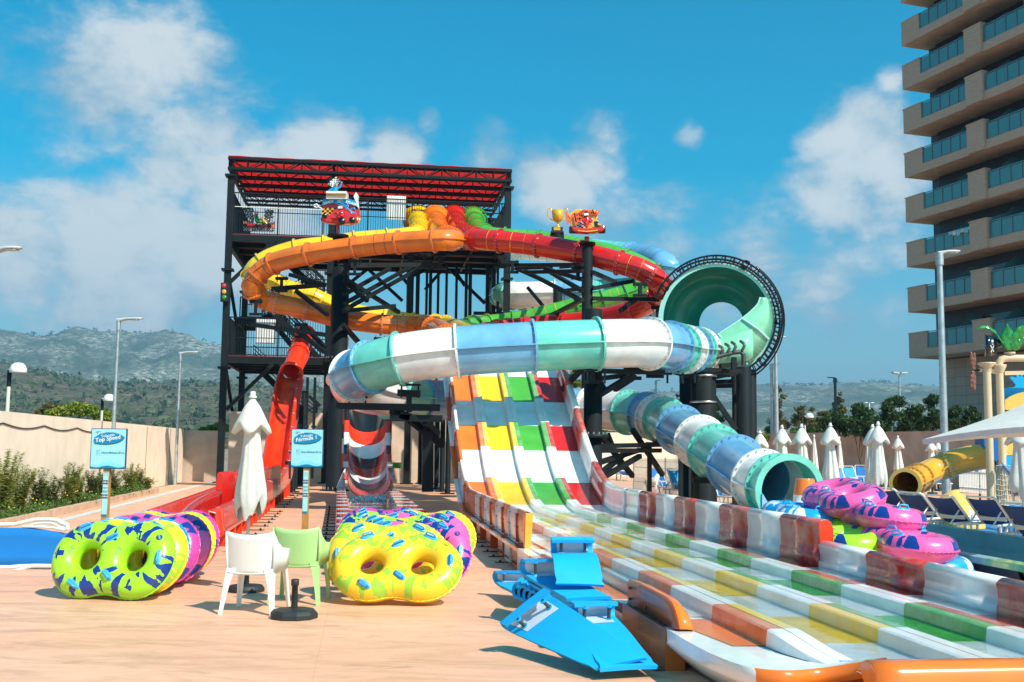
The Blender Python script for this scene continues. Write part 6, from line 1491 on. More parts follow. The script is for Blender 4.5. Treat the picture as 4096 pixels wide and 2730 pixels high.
# ================================================================ traffic light on the tower
o=thing('traffic_light','black traffic light with red, amber and green discs on the tower\'s left column','traffic light',W(897,1208,49.4))
def lens(c,r,col_,root,nm):
    m=MB(); m.lathe([(0,-.03),(r*.7,-.022),(r,0),(r,.02)],c,(0,1,0),n=20); m.build(nm,col_,root)
m=MB(); a,b=W(883,1131,49.4),W(911,1207,49.4); m.box((a.x,a.y,b.z),(b.x,a.y+.25,a.z)); m.build('housing',mat('matt black housing',(.015,.017,.018),.5),o,bevel=.02)
for px,py,c,nm in ((895.5,1144,(.75,.03,.04),'red'),(896,1168,(.9,.42,.03),'amber'),(896.5,1190,(.03,.32,.07),'green')): lens(W(px,py,49.4)+Vector((0,-.01,0)),.105,mat('%s lens'%nm,c,.25,coat=.5),o,'%s_lens'%nm)
# ================================================================ racing sculptures
CK_W=mat('sculpture white',(.80,.80,.78),.3,coat=.3); CK_B=mat('sculpture black',(.012,.012,.013),.3,coat=.3); SR=mat('sculpture red',(.62,.02,.02),.2,coat=.5); SY=mat('sculpture yellow',(.90,.42,.02),.25,coat=.4); SO=mat('sculpture flame orange',(.88,.20,.02),.3,coat=.3); SBL=mat('sculpture blue',(.01,.30,.58),.25,coat=.4); SG=mat('sculpture green',(.02,.22,.05),.25,coat=.4); SKIN=mat('painted skin',(.55,.27,.17),.5); GOLD=mat('gold paint',(.86,.46,.03),.25,metal=.25,coat=.3)
class SC:
    def __init__(s,Y): s.Y=Y; s.k=Y/FPX
    def p(s,px,py,d=0): q=W(px,py,s.Y); q.y-=d; return q
    def slab(s,mb,pts,d,th,mi=0):
        "outline in picture units, front face d metres in front of the sculpture plane"
        f=[s.p(x,y,d) for x,y in pts]; b=[q+Vector((0,th,0)) for q in f]; n=len(pts)
        mb._a(f+b,[tuple(range(n)),tuple(range(2*n-1,n-1,-1))]+[(i,i+n,(i+1)%n+n,(i+1)%n) for i in range(n)],mi)
    def ball(s,mb,px,py,rx,ry,rd,d=0,mi=0,rot=None): mb.ell(s.p(px,py,d),(rx*s.k,rd,ry*s.k),16,mi,rot)
    def limb(s,mb,pts,r,mi=0,n=10):
        rr=[x*s.k for x in r] if isinstance(r,(list,tuple)) else r*s.k; mb.tube([s.p(*q) for q in pts],rr,n,mi)
    def check(s,root,quad,nx,ny,d,th,m1,m2,name='checkered_flag'):
        mb=MB(); a,b,c,e=quad
        for i in range(nx):
            for j in range(ny):
                def Q(u,v): 
                    x=(a[0]*(1-u)+b[0]*u)*(1-v)+(e[0]*(1-u)+c[0]*u)*v; y=(a[1]*(1-u)+b[1]*u)*(1-v)+(e[1]*(1-u)+c[1]*u)*v; return s.p(x,y,d+.05*math.sin(u*5+v*2))
                q=[Q(i/nx,j/ny),Q((i+1)/nx,j/ny),Q((i+1)/nx,(j+1)/ny),Q(i/nx,(j+1)/ny)]; mb._a(q+[p+Vector((0,th,0)) for p in q],[(0,3,2,1),(4,5,6,7),(0,1,5,4),(1,2,6,5),(2,3,7,6),(3,0,4,7)],(i+j)%2)
        mb.build(name,[m1,m2],root)
# a. ready set splash
s=SC(41.3); o=thing('racing_sculpture','red racing car sculpture lettered READY SET SPLASH with a blue flag waver on top','sculpture',s.p(1352,938))
m=MB(); m.cyl(s.p(1352,905),s.p(1352,944),.075,n=14); m.lathe([(0,0),(.42,0),(.42,-.06),(.2,-.1),(.18,-.3),(0,-.3)],s.p(1352,942),n=24,mi=1); m.build('stand',[SR,BLK],o)
m=MB(); s.slab(m,[(1290,858),(1292,822),(1300,815),(1360,808),(1420,815),(1437,838),(1439,870),(1432,890),(1400,900),(1330,895),(1293,880)],.0,.25); m.build('backdrop',SR,o)
s.check(o,((1291,836),(1362,832),(1358,862),(1288,868)),8,4,.03,.06,SY,CK_B,'checkered_panel')
m=MB(); s.slab(m,[(1289,822),(1291,806),(1300,799),(1310,803),(1325,796),(1345,799),(1358,795),(1375,800),(1392,797),(1410,803),(1424,806),(1432,832),(1415,824),(1385,817),(1350,815),(1315,819)],.10,.2); bn=m.build('splash_banner',SBL,o)
for i,(ch,x,y,a) in enumerate([('R',1300,817,14),('E',1308,815,12),('A',1316,813,9),('D',1324,811,6),('Y',1332,810,4),('S',1354,808,0),('E',1362,808,-1),('T',1370,809,-3),('S',1388,811,-6),('P',1396,813,-8),('L',1403,815,-10),('A',1410,817,-12),('S',1418,820,-14),('H',1426,823,-16)]):
    text(ch,.13,s.p(x,y,.115),(math.cos(R(a)),0,math.sin(R(a))),(0,0,1),'letter',TXW,bn,ext=.006,bold=.006)
m=MB(); s.slab(m,[(1286,888),(1296,872),(1330,868),(1350,858),(1368,852),(1395,856),(1410,862),(1432,858),(1438,868),(1430,892),(1405,902),(1370,905),(1320,900),(1290,893)],.42,.42); m.build('car_body',SR,o,bevel=.06)
for x,y,r in ((1308,874,9),(1376,896,12.5),(1416,892,11.5)):
    m=MB(); c=s.p(x,y,.55); m.lathe([(r*s.k*.0,-.02),(r*s.k*.45,-.03),(r*s.k*.5,.02),(r*s.k,.0),(r*s.k*1.0,.22),(0,.22)],c,(0,1,0),n=20); m.build('wheel',CK_B,o)
m=MB(); s.ball(m,1370,844,11,12,.12,.45); s.limb(m,[(1372,856,.45),(1376,868,.5),(1374,878,.5)],[8,10,9]); s.limb(m,[(1368,860,.55),(1356,868,.6),(1368,874,.65)],[4,4,3.5]); s.limb(m,[(1372,878,.5),(1350,884,.55),(1330,886,.55)],[5,5,4]); drv=m.build('driver',SR,o)
m=MB(); s.slab(m,[(1360,840),(1378,839),(1379,847),(1362,848)],.57,.06); m.build('visor',CK_W,drv)
m=MB()
for P_ in ([(1346,822,.3),(1366,820,.35),(1388,832,.35),(1404,852,.35),(1420,860,.32),(1428,856,.3)],[(1356,826,.32),(1378,832,.35),(1394,848,.36)],[(1404,852,.34),(1412,842,.33),(1424,842,.32),(1426,850,.3)],[(1398,842,.34),(1410,860,.34),(1422,868,.32)],[(1372,816,.3),(1392,822,.33),(1400,836,.34)]): s.limb(m,P_,[1.5]+[3.2]*(len(P_)-2)+[2])
m.build('water_splash',SBL,o)
m=MB(); m.box(tuple(s.p(1308,801,.25)),tuple(s.p(1390,772,-.3)+Vector((0,.0,0)))); m.build('pit_box',CK_W,o)
m=MB(); m.bar(s.p(1309,785,.27),s.p(1389,788,.27),.06,.10); 
for i in range(10): x=1309+i*8; m.bar(s.p(x,781,.31),s.p(x+8,790,.31),.012,mi=1); m.bar(s.p(x,790,.31),s.p(x+8,781,.31),.012,mi=1)
m.build('yellow_lattice',[SY,CK_B],o)
m=MB(); s.limb(m,[(1335,776,.0),(1340,762,0),(1344,750,0)],[13,13,9],n=12); s.limb(m,[(1332,756,0),(1318,764,.05),(1310,773,.05)],[5,4.5,3.5]); s.limb(m,[(1350,754,0),(1362,748,.05),(1367,734,.05)],[5,4.5,3.5]); s.ball(m,1346,737,6.5,6,.07,.0); pr=m.build('flag_waver',SBL,o)
m=MB(); s.ball(m,1346,744,6,8,.065,.03); s.ball(m,1368,732,3.2,4,.035,.05); s.ball(m,1310,774,3.2,3,.03,.05); s.ball(m,1346,745,1.2,2,.02,.095)
for dx in (-2.5,2.5): s.ball(m,1346+dx,742.5,.9,.7,.01,.09)
m.build('face_and_hands',SKIN,pr)
m=MB(); m.cyl(s.p(1378,743,.05),s.p(1362,728,.05),.015,n=8); m.build('flag_stick',CK_B,o)
s.check(o,((1311,738),(1344,707),(1365,728),(1330,751)),7,5,.03,.02,CK_W,CK_B)
m=MB(); s.limb(m,[(1258,822,.05),(1268,818,.05),(1275,826,.05),(1268,833,.05),(1257,828,.05)],3); s.limb(m,[(1272,828,.05),(1290,838,.05)],3); s.slab(m,[(1414,785),(1420,776),(1424,768),(1429,776),(1434,784),(1432,800),(1436,836),(1420,836),(1420,800)],.0,.15); s.limb(m,[(1293,868,.05),(1280,886,.05)],[2.5,1]); m.build('white_tools',CK_W,o)
# b. start kart on the deck
s=SC(51.55); o=thing('racing_sculpture','green suited kart driver sculpture with crossed checkered flags and a START base on the deck','sculpture',s.p(1036,928))
for q in (((976,842),(1005,835),(1018,872),(990,868)),((984,866),(1016,862),(1014,898),(1002,892)),((1066,838),(1096,842),(1084,868),(1054,872)),((1054,868),(1096,864),(1078,888),(1064,896))): s.check(o,q,5,5,.0,.04,CK_W,CK_B)
m=MB()
for sx,(a,b) in ((1,((1004,900),(988,838))),(1,((1012,900),(1022,836))),(1,((1068,900),(1058,836))),(1,((1072,900),(1092,840)))): m.cyl(s.p(*a),s.p(*b),.018,n=6)
m.build('flag_poles',CK_B,o)
m=MB()
for x0,sg in ((974,1),(1078,1)):
    s.slab(m,[(x0,915),(x0+1,884),(x0+6,898),(x0+10,884),(x0+13,898),(x0+19,886),(x0+21,915)],.05,.12)
m.pieces('flame',SO,o)
s.check(o,((981,916),(1008,916),(1008,929),(981,929)),6,3,.30,.2,CK_W,CK_B,'checkered_base'); s.check(o,((1073,916),(1098,916),(1098,929),(1073,929)),6,3,.30,.2,CK_W,CK_B,'checkered_base')
m=MB(); s.slab(m,[(1008,916),(1073,916),(1073,929),(1008,929)],.3,.2); bs_=m.build('start_base',CK_W,o); text('START',.22,s.p(1040,923,.315),(1,0,0),(0,0,1),'start_text',CK_B,bs_,ext=.005,bold=.006)
m=MB(); s.slab(m,[(984,904),(1000,900),(1015,898),(1040,902),(1066,905),(1092,908),(1090,914),(1000,914),(985,912)],.35,.3); m.build('kart_body',SR,o,bevel=.03)
m=MB(); s.limb(m,[(1050,878,.25),(1062,892,.3),(1078,908,.3)],[6,7,3]); m.build('kart_nose',SY,o)
for x in (989,1037,1084):
    m=MB(); c=s.p(x,909,.45); r=7.5*s.k; m.lathe([(0,-.02),(r*.5,-.03),(r,0),(r,.16),(0,.16)],c,(0,1,0),n=16); m.build('wheel',CK_B,o)
m=MB(); s.limb(m,[(1030,868,.2),(1032,884,.22),(1036,894,.25)],[7,9,8]); s.limb(m,[(1034,874,.3),(1044,886,.35),(1056,884,.35)],[3.5,3.2,2.8]); s.limb(m,[(1036,894,.3),(1054,898,.35),(1064,904,.35)],[5,4.5,3.5]); dv=m.build('driver',SG,o)
m=MB(); s.ball(m,1030,858,8.5,9,.11,.2); m.build('helmet',SR,dv)
m=MB(); s.slab(m,[(1026,856),(1038,856),(1037,863),(1027,863)],.33,.05); m.build('visor',CK_W,dv)
# c. trophy
s=SC(44.4); o=thing('trophy_sculpture','golden two handled trophy cup sculpture on a dark plinth above the green tube','sculpture',s.p(2228,936)); k=s.k
c=s.p(2231,912,0)
m=MB(); m.lathe([(0,0),(14*k,0),(13*k,3*k),(6*k,7*k),(3.5*k,14*k),(4*k,20*k),(12*k,25*k),(20*k,34*k),(23*k,48*k),(24*k,72*k),(22.5*k,72*k),(20*k,45*k),(0,30*k)],c,n=28); m.build('cup',GOLD,o)
for sg in (-1,1):
    m=MB(); P_=[(2231+sg*21,845),(2231+sg*25,843),(2231+sg*27,836),(2231+sg*38,835),(2231+sg*40,845),(2231+sg*39,862),(2231+sg*30,876),(2231+sg*19,883)]; s.limb(m,[(a,b,0) for a,b in P_],2.1); m.build('handle',GOLD,o)
m=MB(); a,b=s.p(2206,913,.25),s.p(2250,931,-.3); m.box((a.x,a.y,b.z),(b.x,b.y+0,a.z)); a,b=s.p(2202,931,.3),s.p(2254,937,-.35); m.box((a.x,a.y,b.z),(b.x,b.y,a.z)); m.build('plinth',mat('dark plinth',(.05,.015,.015),.25,coat=.4),o)
m=MB(); s.slab(m,[(2214,915),(2240,915),(2240,927),(2214,927)],.27,.02); m.build('plaque',GOLD,o)
m=MB(); m.cyl(s.p(2228,938),s.p(2228,960),.3,n=14); m.build('stand',BLK,o)
# d. wrooaaaw kart
s=SC(38.4); o=thing('racing_sculpture','red kart driver sculpture before a yellow cloud lettered WROOAAAW','sculpture',s.p(2346,970))
m=MB(); m.cyl(s.p(2347,948),s.p(2347,972),.09,n=14); m.lathe([(0,0),(.3,0),(.3,-.06),(0,-.06)],s.p(2349,972),n=20,mi=1); m.build('stand',[SR,BLK],o)
m=MB(); s.slab(m,[(2283,914),(2282,880),(2273,864),(2273,856),(2288,849),(2303,838),(2320,836),(2332,842),(2345,837),(2358,840),(2380,840),(2393,848),(2388,856),(2392,862),(2388,870),(2392,885),(2400,912),(2396,920),(2350,924),(2300,922)],.0,.22); bk=m.build('cloud_backdrop',SY,o,bevel=.03)
s.check(o,((2318,885),(2390,866),(2396,908),(2300,918)),9,6,.03,.05,CK_W,CK_B,'checkered_panel')
for ch,x,y,sz,a in (('W',2290,882,.62,-12),('R',2311,872,.46,10),('O',2327,858,.30,8),('O',2338,853,.27,4),('A',2350,852,.25,2),('A',2360,852,.25,0),('A',2370,853,.25,-3),('W',2382,855,.26,-6)): text(ch,sz,s.p(x,y,.04),(math.cos(R(a)),0,math.sin(R(a))),(0,0,1),'letter',mat('comic orange',(.85,.13,.04),.35),bk,ext=.03,bold=.012)
m=MB(); s.slab(m,[(2280,922),(2300,926),(2345,930),(2390,926),(2410,918),(2412,932),(2400,944),(2350,949),(2300,946),(2284,940)],.75,.35); m.build('kart_body',SR,o,bevel=.05)
m=MB(); s.slab(m,[(2305,938),(2340,942),(2385,937),(2384,941),(2345,946),(2306,942)],.77,.03); m.build('kart_stripe',SY,o)
for x,w_ in ((2287,9),(2401,9)):
    m=MB(); c=s.p(x,934,.6); r=15*s.k; m.lathe([(0,-.13),(r*.8,-.13),(r,-.08),(r,.08),(r*.8,.13),(0,.13)],c,(1,0,0),n=20); m.build('wheel',CK_B,o)
m=MB(); s.slab(m,[(2279,920),(2295,916),(2296,924),(2280,930)],.5,.3); s.slab(m,[(2392,916),(2410,914),(2411,936),(2402,932)],.5,.3); m.pieces('side_pod',SR,o)
m=MB(); s.limb(m,[(2343,878,.3),(2344,892,.34),(2344,908,.36)],[12,15,13],n=14); s.limb(m,[(2333,884,.35),(2328,896,.5),(2334,906,.62)],[6,5.5,4.5]); s.limb(m,[(2355,884,.35),(2362,896,.5),(2356,906,.62)],[6,5.5,4.5]); s.limb(m,[(2340,906,.4),(2342,914,.6),(2341,926,.7)],[9,8,4]); dv=m.build('driver',SR,o)
m=MB(); s.ball(m,2341,868,10.5,12,.11,.35); m.build('helmet',CK_B,dv)
m=MB(); s.slab(m,[(2332,865),(2351,864),(2351,873),(2333,874)],.47,.05); m.build('visor',CK_W,dv)
m=MB(); s.slab(m,[(2372,898),(2386,897),(2387,919),(2374,920)],.5,.2); m.build('engine_block',CK_B,o)
m=MB(); s.limb(m,[(2352,908,.6),(2362,912,.62),(2366,922,.6)],3); s.limb(m,[(2382,908,.4),(2400,910,.4)],4); m.build('yellow_hoses',SY,o)
# ================================================================ lamps
WHL=mat('white lamp shell',(.78,.78,.75),.4)
def s_for(px,t,py=1800):
    k=ray(px,py)[0]; return t*(math.cos(AX)-k*math.sin(AX))/(k*math.cos(AX)+math.sin(AX))
def led_lamp(label,base,ztop,headdir=1,hl=.76,rb=.075,rt=.045,mt=GALV,hd=(1,0)):
    o=thing('street_lamp',label,'street lamp',base,'galvanised lamp posts around the pool terrace'); m=MB(); m.cyl(base,base+Vector((0,0,ztop-.1)),rb,rt,16); m.cyl(base+Vector((0,0,ztop-.35)),base+Vector((0,0,ztop)),rt*1.5,rt*1.5,14); m.build('pole',mt,o)
    t=base+Vector((0,0,ztop)); x=Vector((hd[0],hd[1],0)).normalized()*headdir; y=Vector((-x.y,x.x,0)); m=MB()
    rows=[]
    for f,w,h0,h1 in ((-.08,.05,-.10,.04),(.1,.07,-.05,.05),(.4,.12,.01,.07),(.75,.12,.02,.075),(.97,.08,.03,.07),(1.0,.04,.05,.08)):
        c=t+x*hl*f; rows.append([c+y*w+Vector((0,0,h0)),c+y*w*.8+Vector((0,0,h1)),c-y*w*.8+Vector((0,0,h1)),c-y*w+Vector((0,0,h0)),c+y*w+Vector((0,0,h0))])
    m.rows(rows); m._a(rows[0][:4],[(0,1,2,3)]); m._a(rows[-1][:4],[(3,2,1,0)]); hd_=m.build('lamp_head',mt if mt!=GALV else mat('grey lamp head',(.50,.52,.52),.4),o)
    m=MB(); c=t+x*hl*.62; m.bar(c-x*hl*.2+Vector((0,0,-.005)),c+x*hl*.2+Vector((0,0,.0)),.20,.015); m.build('led_panel',mat('lamp glass',(.62,.62,.52),.2,coat=.5),hd_)
def zt_for(px,py,Y): return W(px,py,Y).z
q=L(s_for(450,-7.9),-7.9); led_lamp('tall galvanised lamp post in the planter behind the Top Speed sign',q,zt_for(479,1280,q.y))
q=G(700,1942); led_lamp('galvanised lamp post at the far end of the sunlit garden wall',q,zt_for(718,1413,q.y))
q=Pp(-62,22); led_lamp('lamp head alone poking in at the left edge of the picture',q,W(-40,1000,22).z,hl=.52)
q=Pp(3779,29.9); led_lamp('tallest galvanised lamp post in front of the brick hotel',q,zt_for(3738,1012,29.9),hl=.58,rb=.115,rt=.075)
q=Pp(3108,53); led_lamp('taller of the two close lamp posts beside the teal loop',q,zt_for(3090,1352,53),hl=.5,rb=.13,rt=.08)
q=Pp(3090,69); led_lamp('shorter of the two close lamp posts beside the teal loop',q,zt_for(3079,1458,69),hl=.5,rb=.16,rt=.09)
DG=mat('dark grey lamp paint',(.10,.11,.115),.5)
q=Pp(3345,82); led_lamp('dark grey lamp post above the dark trees, head to the left',q,zt_for(3322,1513,82),-1,.6,.16,.10,DG)
q=Pp(2624,85); led_lamp('distant lamp post seen between the tube and the black arms',q,zt_for(2622,1524,85),1,.4,.1,.07)
def dome_lamp(label,px,py0,pxd,pyd,Y):
    b=Pp(px,Y); o=thing('dome_lamp',label,'street lamp',b,'white dome lamps behind the walls'); top=W(px,py0,Y).z
    m=MB(); m.cyl(b,b+Vector((0,0,top-.45)),.06,.05,12); m.build('pole',mat('cream pole paint',(.72,.68,.58),.5),o); m=MB(); m.cyl(b+Vector((0,0,top-.45)),b+Vector((0,0,top)),.06,.06,12); m.build('collar',BLK,o)
    d=W(pxd,pyd,Y); m=MB(); m.lathe([(.0,.27),(.12,.25),(.19,.18),(.225,.09),(.235,0),(.22,-.02),(0,-.0)],(d.x,Y,d.z-.08),n=24); m.cyl((b.x,Y,d.z-.03),(d.x-.2,Y,d.z-.03),.05,n=10); m.build('dome_shade',WHL,o)
dome_lamp('white dome lamp over the wall at the far left',20,1482,73,1478,30); dome_lamp('white dome lamp over the wall right of the hedge',400,1597,437,1596,43); dome_lamp('pale dome lamp above the wall beside the casuarina',3221,1668,3238,1666,60)
o=thing('floodlight_mast','slim mast with two floodlight arrays above the dark trees','floodlight',Pp(3604,110)); b=Pp(3604,110); m=MB(); t=W(3600,1500,110); m.cyl(b,Vector((b.x,b.y,t.z)),.12,.09,10); m.build('mast',GALV,o)
for sg in (-1,1):
    m=MB(); c=Vector((b.x+sg*.42,b.y,t.z+.15)); m.bar(c+Vector((-.33,-.1,sg*-.03+.06)),c+Vector((.33,.1,.06+sg*.03)),.5,.12); m.bar(Vector((b.x,b.y,t.z)),c+Vector((sg*.3,0,-.05)),.06); m.build('floodlight_array',mat('pale lamp metal',(.55,.55,.5),.4),o)
o=thing('double_lamp','twin headed street lamp above the hedge left of the floodlight mast','street lamp',Pp(3481,120)); b=Pp(3481,120); z=W(3481,1612,120).z; m=MB(); m.cyl(b,b+Vector((0,0,z)),.07,n=8); m.build('pole',WHL,o)
for sg in (-1,1): m=MB(); m.ell((b.x+sg*.35,b.y,z),(.22,.12,.07),12); m.build('lamp_head',WHL,o)
# ================================================================ hotel
FE=Vector((.317,-.948,0)); FN=Vector((-.948,-.317,0)); C0=Vector((26.75,72,0))
def brick_mat(name,c1,c2,mortar,sc_=1.):
    m=bpy.data.materials.new(name); m.use_nodes=True; t=m.node_tree; b=t.nodes['Principled BSDF']; l=t.links.new; b.inputs['Roughness'].default_value=.85
    tc=t.nodes.new('ShaderNodeTexCoord'); mp=t.nodes.new('ShaderNodeMapping'); mp.inputs['Rotation'].default_value=(0,0,-math.atan2(FE.y,FE.x)); l(tc.outputs['Object'],mp.inputs[0])
    sp=t.nodes.new('ShaderNodeSeparateXYZ'); l(mp.outputs[0],sp.inputs[0]); ad=t.nodes.new('ShaderNodeMath'); l(sp.outputs[0],ad.inputs[0]); l(sp.outputs[1],ad.inputs[1]); cb=t.nodes.new('ShaderNodeCombineXYZ'); l(ad.outputs[0],cb.inputs[0]); l(sp.outputs[2],cb.inputs[1])
    br=t.nodes.new('ShaderNodeTexBrick'); br.inputs['Scale'].default_value=sc_; br.inputs['Color1'].default_value=(*c1,1); br.inputs['Color2'].default_value=(*c2,1); br.inputs['Mortar'].default_value=(*mortar,1); br.inputs['Brick Width'].default_value=.24; br.inputs['Row Height'].default_value=.065; br.inputs['Mortar Size'].default_value=.006; l(cb.outputs[0],br.inputs['Vector']); l(br.outputs[0],b.inputs['Base Color'])
    bp=t.nodes.new('ShaderNodeBump'); bp.inputs['Strength'].default_value=.3; bp.inputs['Distance'].default_value=.01; l(br.outputs[1],bp.inputs['Height']); bp.invert=True; l(bp.outputs[0],b.inputs['Normal']); return m
BRK=brick_mat('tan brick',(.50,.37,.27),(.42,.31,.22),(.54,.45,.36)); BRD=brick_mat('orange brick',(.40,.20,.10),(.32,.16,.085),(.40,.30,.22))
SOF=mat('soffit render',(.46,.37,.29),.9,var=.2,vscale=1.2); DKW=mat('dark cladding',(.012,.018,.02),.35,var=.3); GLS=mat('frosted green glass',(.07,.25,.27),.25,coat=.3); RAILM=mat('pewter rail',(.22,.26,.27),.4,metal=.6); STO=bpy.data.materials.new('stone cladding')
def _sto():
    m=STO; m.use_nodes=True; t=m.node_tree; b=t.nodes['Principled BSDF']; l=t.links.new; b.inputs['Roughness'].default_value=.6
    tc=t.nodes.new('ShaderNodeTexCoord'); mp=t.nodes.new('ShaderNodeMapping'); mp.inputs['Rotation'].default_value=(0,0,-math.atan2(FE.y,FE.x)); l(tc.outputs['Object'],mp.inputs[0]); sp=t.nodes.new('ShaderNodeSeparateXYZ'); l(mp.outputs[0],sp.inputs[0]); cb=t.nodes.new('ShaderNodeCombineXYZ'); l(sp.outputs[0],cb.inputs[0]); l(sp.outputs[2],cb.inputs[1])
    br=t.nodes.new('ShaderNodeTexBrick'); br.offset=0; br.inputs['Scale'].default_value=1; br.inputs['Color1'].default_value=(.42,.36,.29,1); br.inputs['Color2'].default_value=(.37,.32,.26,1); br.inputs['Mortar'].default_value=(.16,.11,.08,1); br.inputs['Brick Width'].default_value=1.05; br.inputs['Row Height'].default_value=.62; br.inputs['Mortar Size'].default_value=.012; l(cb.outputs[0],br.inputs['Vector']); l(br.outputs[0],b.inputs['Base Color'])
_sto()
hotel=thing('hotel_building','tall brick hotel block with stacked balconies and dark green glass rails at the right','building',C0)
def BPt(e,d,z): return C0+FE*e-FN*d+Vector((0,0,z))    # e toward the viewer, d into the building
def bbox(mb,e0,e1,d0,d1,z0,z1,mi=0):
    v=[BPt(e,d,z) for z in (z0,z1) for e,d in ((e0,d0),(e1,d0),(e1,d1),(e0,d1))]
    mb._a(v,[(0,3,2,1),(4,5,6,7),(0,1,5,4),(1,2,6,5),(2,3,7,6),(3,0,4,7)],mi)
Zs=[W(3650,y,72).z for y in (1434,1244,1066,889,713,537,359,187,15)]
fh=(Zs[7]-Zs[0])/7; Zs=[Zs[0]+fh*i for i in range(10)]
EL=26
m=MB(); bbox(m,0.1,EL,2.75,12,0,Zs[0]); m.build('ground_storey_wall',STO,hotel)
m=MB(); bbox(m,1.0,EL,1.95,12,Zs[0]-.02,Zs[9]+3); m.build('dark_core_wall',DKW,hotel)
m=MB(); bbox(m,0.05,1.0,2.2,3.0,Zs[0],Zs[9]+3); m.build('corner_pier',mat('slate cladding',(.045,.06,.065),.4,var=.2),hotel)
UPS=.56; GH=1.06
for k,z in enumerate(Zs):
    m=MB(); bbox(m,0,EL,0,3.0,z,z+.22,0); slab=m.build('balcony_slab',SOF,hotel)
    m=MB(); bbox(m,-.02,1.78,-.02,.12,z-.003,z+UPS+GH); bbox(m,-.02,.14,.12,2.4,z-.003,z+UPS+GH); bbox(m,1.78,6.2,-.02,.12,z-.003,z+UPS); bbox(m,-.06,1.82,-.06,.16,z+UPS+GH,z+UPS+GH+.07); bbox(m,7.66,EL,-.12,.12,z-.003,z+UPS); m.build('brick_parapet',BRK,hotel)
    m=MB(); bbox(m,6.2,7.66,-.27,.12,z-.003,z+UPS+GH+.18); bbox(m,6.16,7.70,-.31,.16,z+UPS+GH+.18,z+UPS+GH+.26); m.build('brick_pier',BRK,hotel)
    for (e0,e1,n,dd) in ((1.86,6.15,5,.02),(7.74,12.2,5,-.05),(12.4,17,5,-.05),(17.2,22,5,-.05)):
        m=MB(); bbox(m,e0,e1,dd,dd+.015,z+UPS+.05,z+UPS+GH-.06); gp=m.build('glass_balustrade',GLS,hotel)
        m=MB(); m.bar(BPt(e0,dd-.02,z+UPS+GH),BPt(e1,dd-.02,z+UPS+GH),.05); m.bar(BPt(e0,dd-.02,z+UPS+.04),BPt(e1,dd-.02,z+UPS+.04),.035)
        for i in range(n+1): e_=e0+(e1-e0)*i/n; m.bar(BPt(e_,dd-.03,z+UPS),BPt(e_,dd-.03,z+UPS+GH),.045,up=FE)
        m.build('handrail',RAILM,gp)
    # sloping glass screens between flats, round lamps, brick returns
    for e0 in (4.6,8.3):
        m=MB(); 
        v=[BPt(e0,.25,z+.25),BPt(e0,1.9,z+.25),BPt(e0,1.9,z+2.5),BPt(e0,1.25,z+2.5),BPt(e0,.25,z+1.75)]
        m._a(v+[p+FE*.04 for p in v],[(0,1,2,3,4),(9,8,7,6,5)]+[(i,(i+1)%5,(i+1)%5+5,i+5) for i in range(5)]); sc2=m.build('privacy_screen',GLS,hotel); m=MB(); m.bar(BPt(e0,.23,z+.25),BPt(e0,.23,z+1.75),.04,up=FE); m.bar(BPt(e0,.23,z+1.75),BPt(e0,1.25,z+2.52),.04); m.build('screen_frame',RAILM,sc2)
    m=MB(); m.lathe([(0,-.06),(.17,-.05),(.19,0),(0,0)],BPt(6.7,1.9,z+1.95),-FN,n=18); m.build('round_lamp',mat('unlit lamp glass',(.35,.40,.32),.3),hotel)
    m=MB(); bbox(m,10.0,11.5,.9,2.6,z+.22,z+fh); bbox(m,11.5,15,1.4,2.6,z+.22,z+fh); m.build('brick_return',BRD,hotel)
    m=MB(); bbox(m,12.3,14.2,1.36,1.42,z+.3,z+2.5); w_=m.build('window',GLS,hotel); m=MB(); bbox(m,12.2,12.3,1.34,1.42,z+.3,z+2.55); bbox(m,14.2,14.3,1.34,1.42,z+.3,z+2.55); bbox(m,12.2,14.3,1.338,1.418,z+2.5,z+2.6); m.build('window_frame',DKW,w_)
    m=MB(); bbox(m,4.9,7.9,1.90,1.94,z+.25,z+2.45); m.build('balcony_door',mat('dark door glass',(.015,.03,.035),.08,coat=.6),hotel)
z=Zs[2]
tw=thing('laundry','row of pale printed towels hung over a hotel balcony rail','laundry',BPt(4.6,-.06,z+UPS+GH-.35)); cl=[(.30,.62,.72),(.72,.75,.72),(.35,.66,.78),(.62,.72,.76)]
for i in range(6):
    m=MB(); e_=4.1+i*.36; h=.22+.18*((i*37)%5)/4; m.rows([[BPt(e_+.36*q/4,-.07-.02*math.sin(q*2.),z+UPS+GH+.03-h*f) for q in range(5)] for f in (0,.5,1)]); m.build('towel',mat('towel cloth %d'%(i%4),cl[i%4],.9,var=.3,vscale=14),tw,solid=.01)
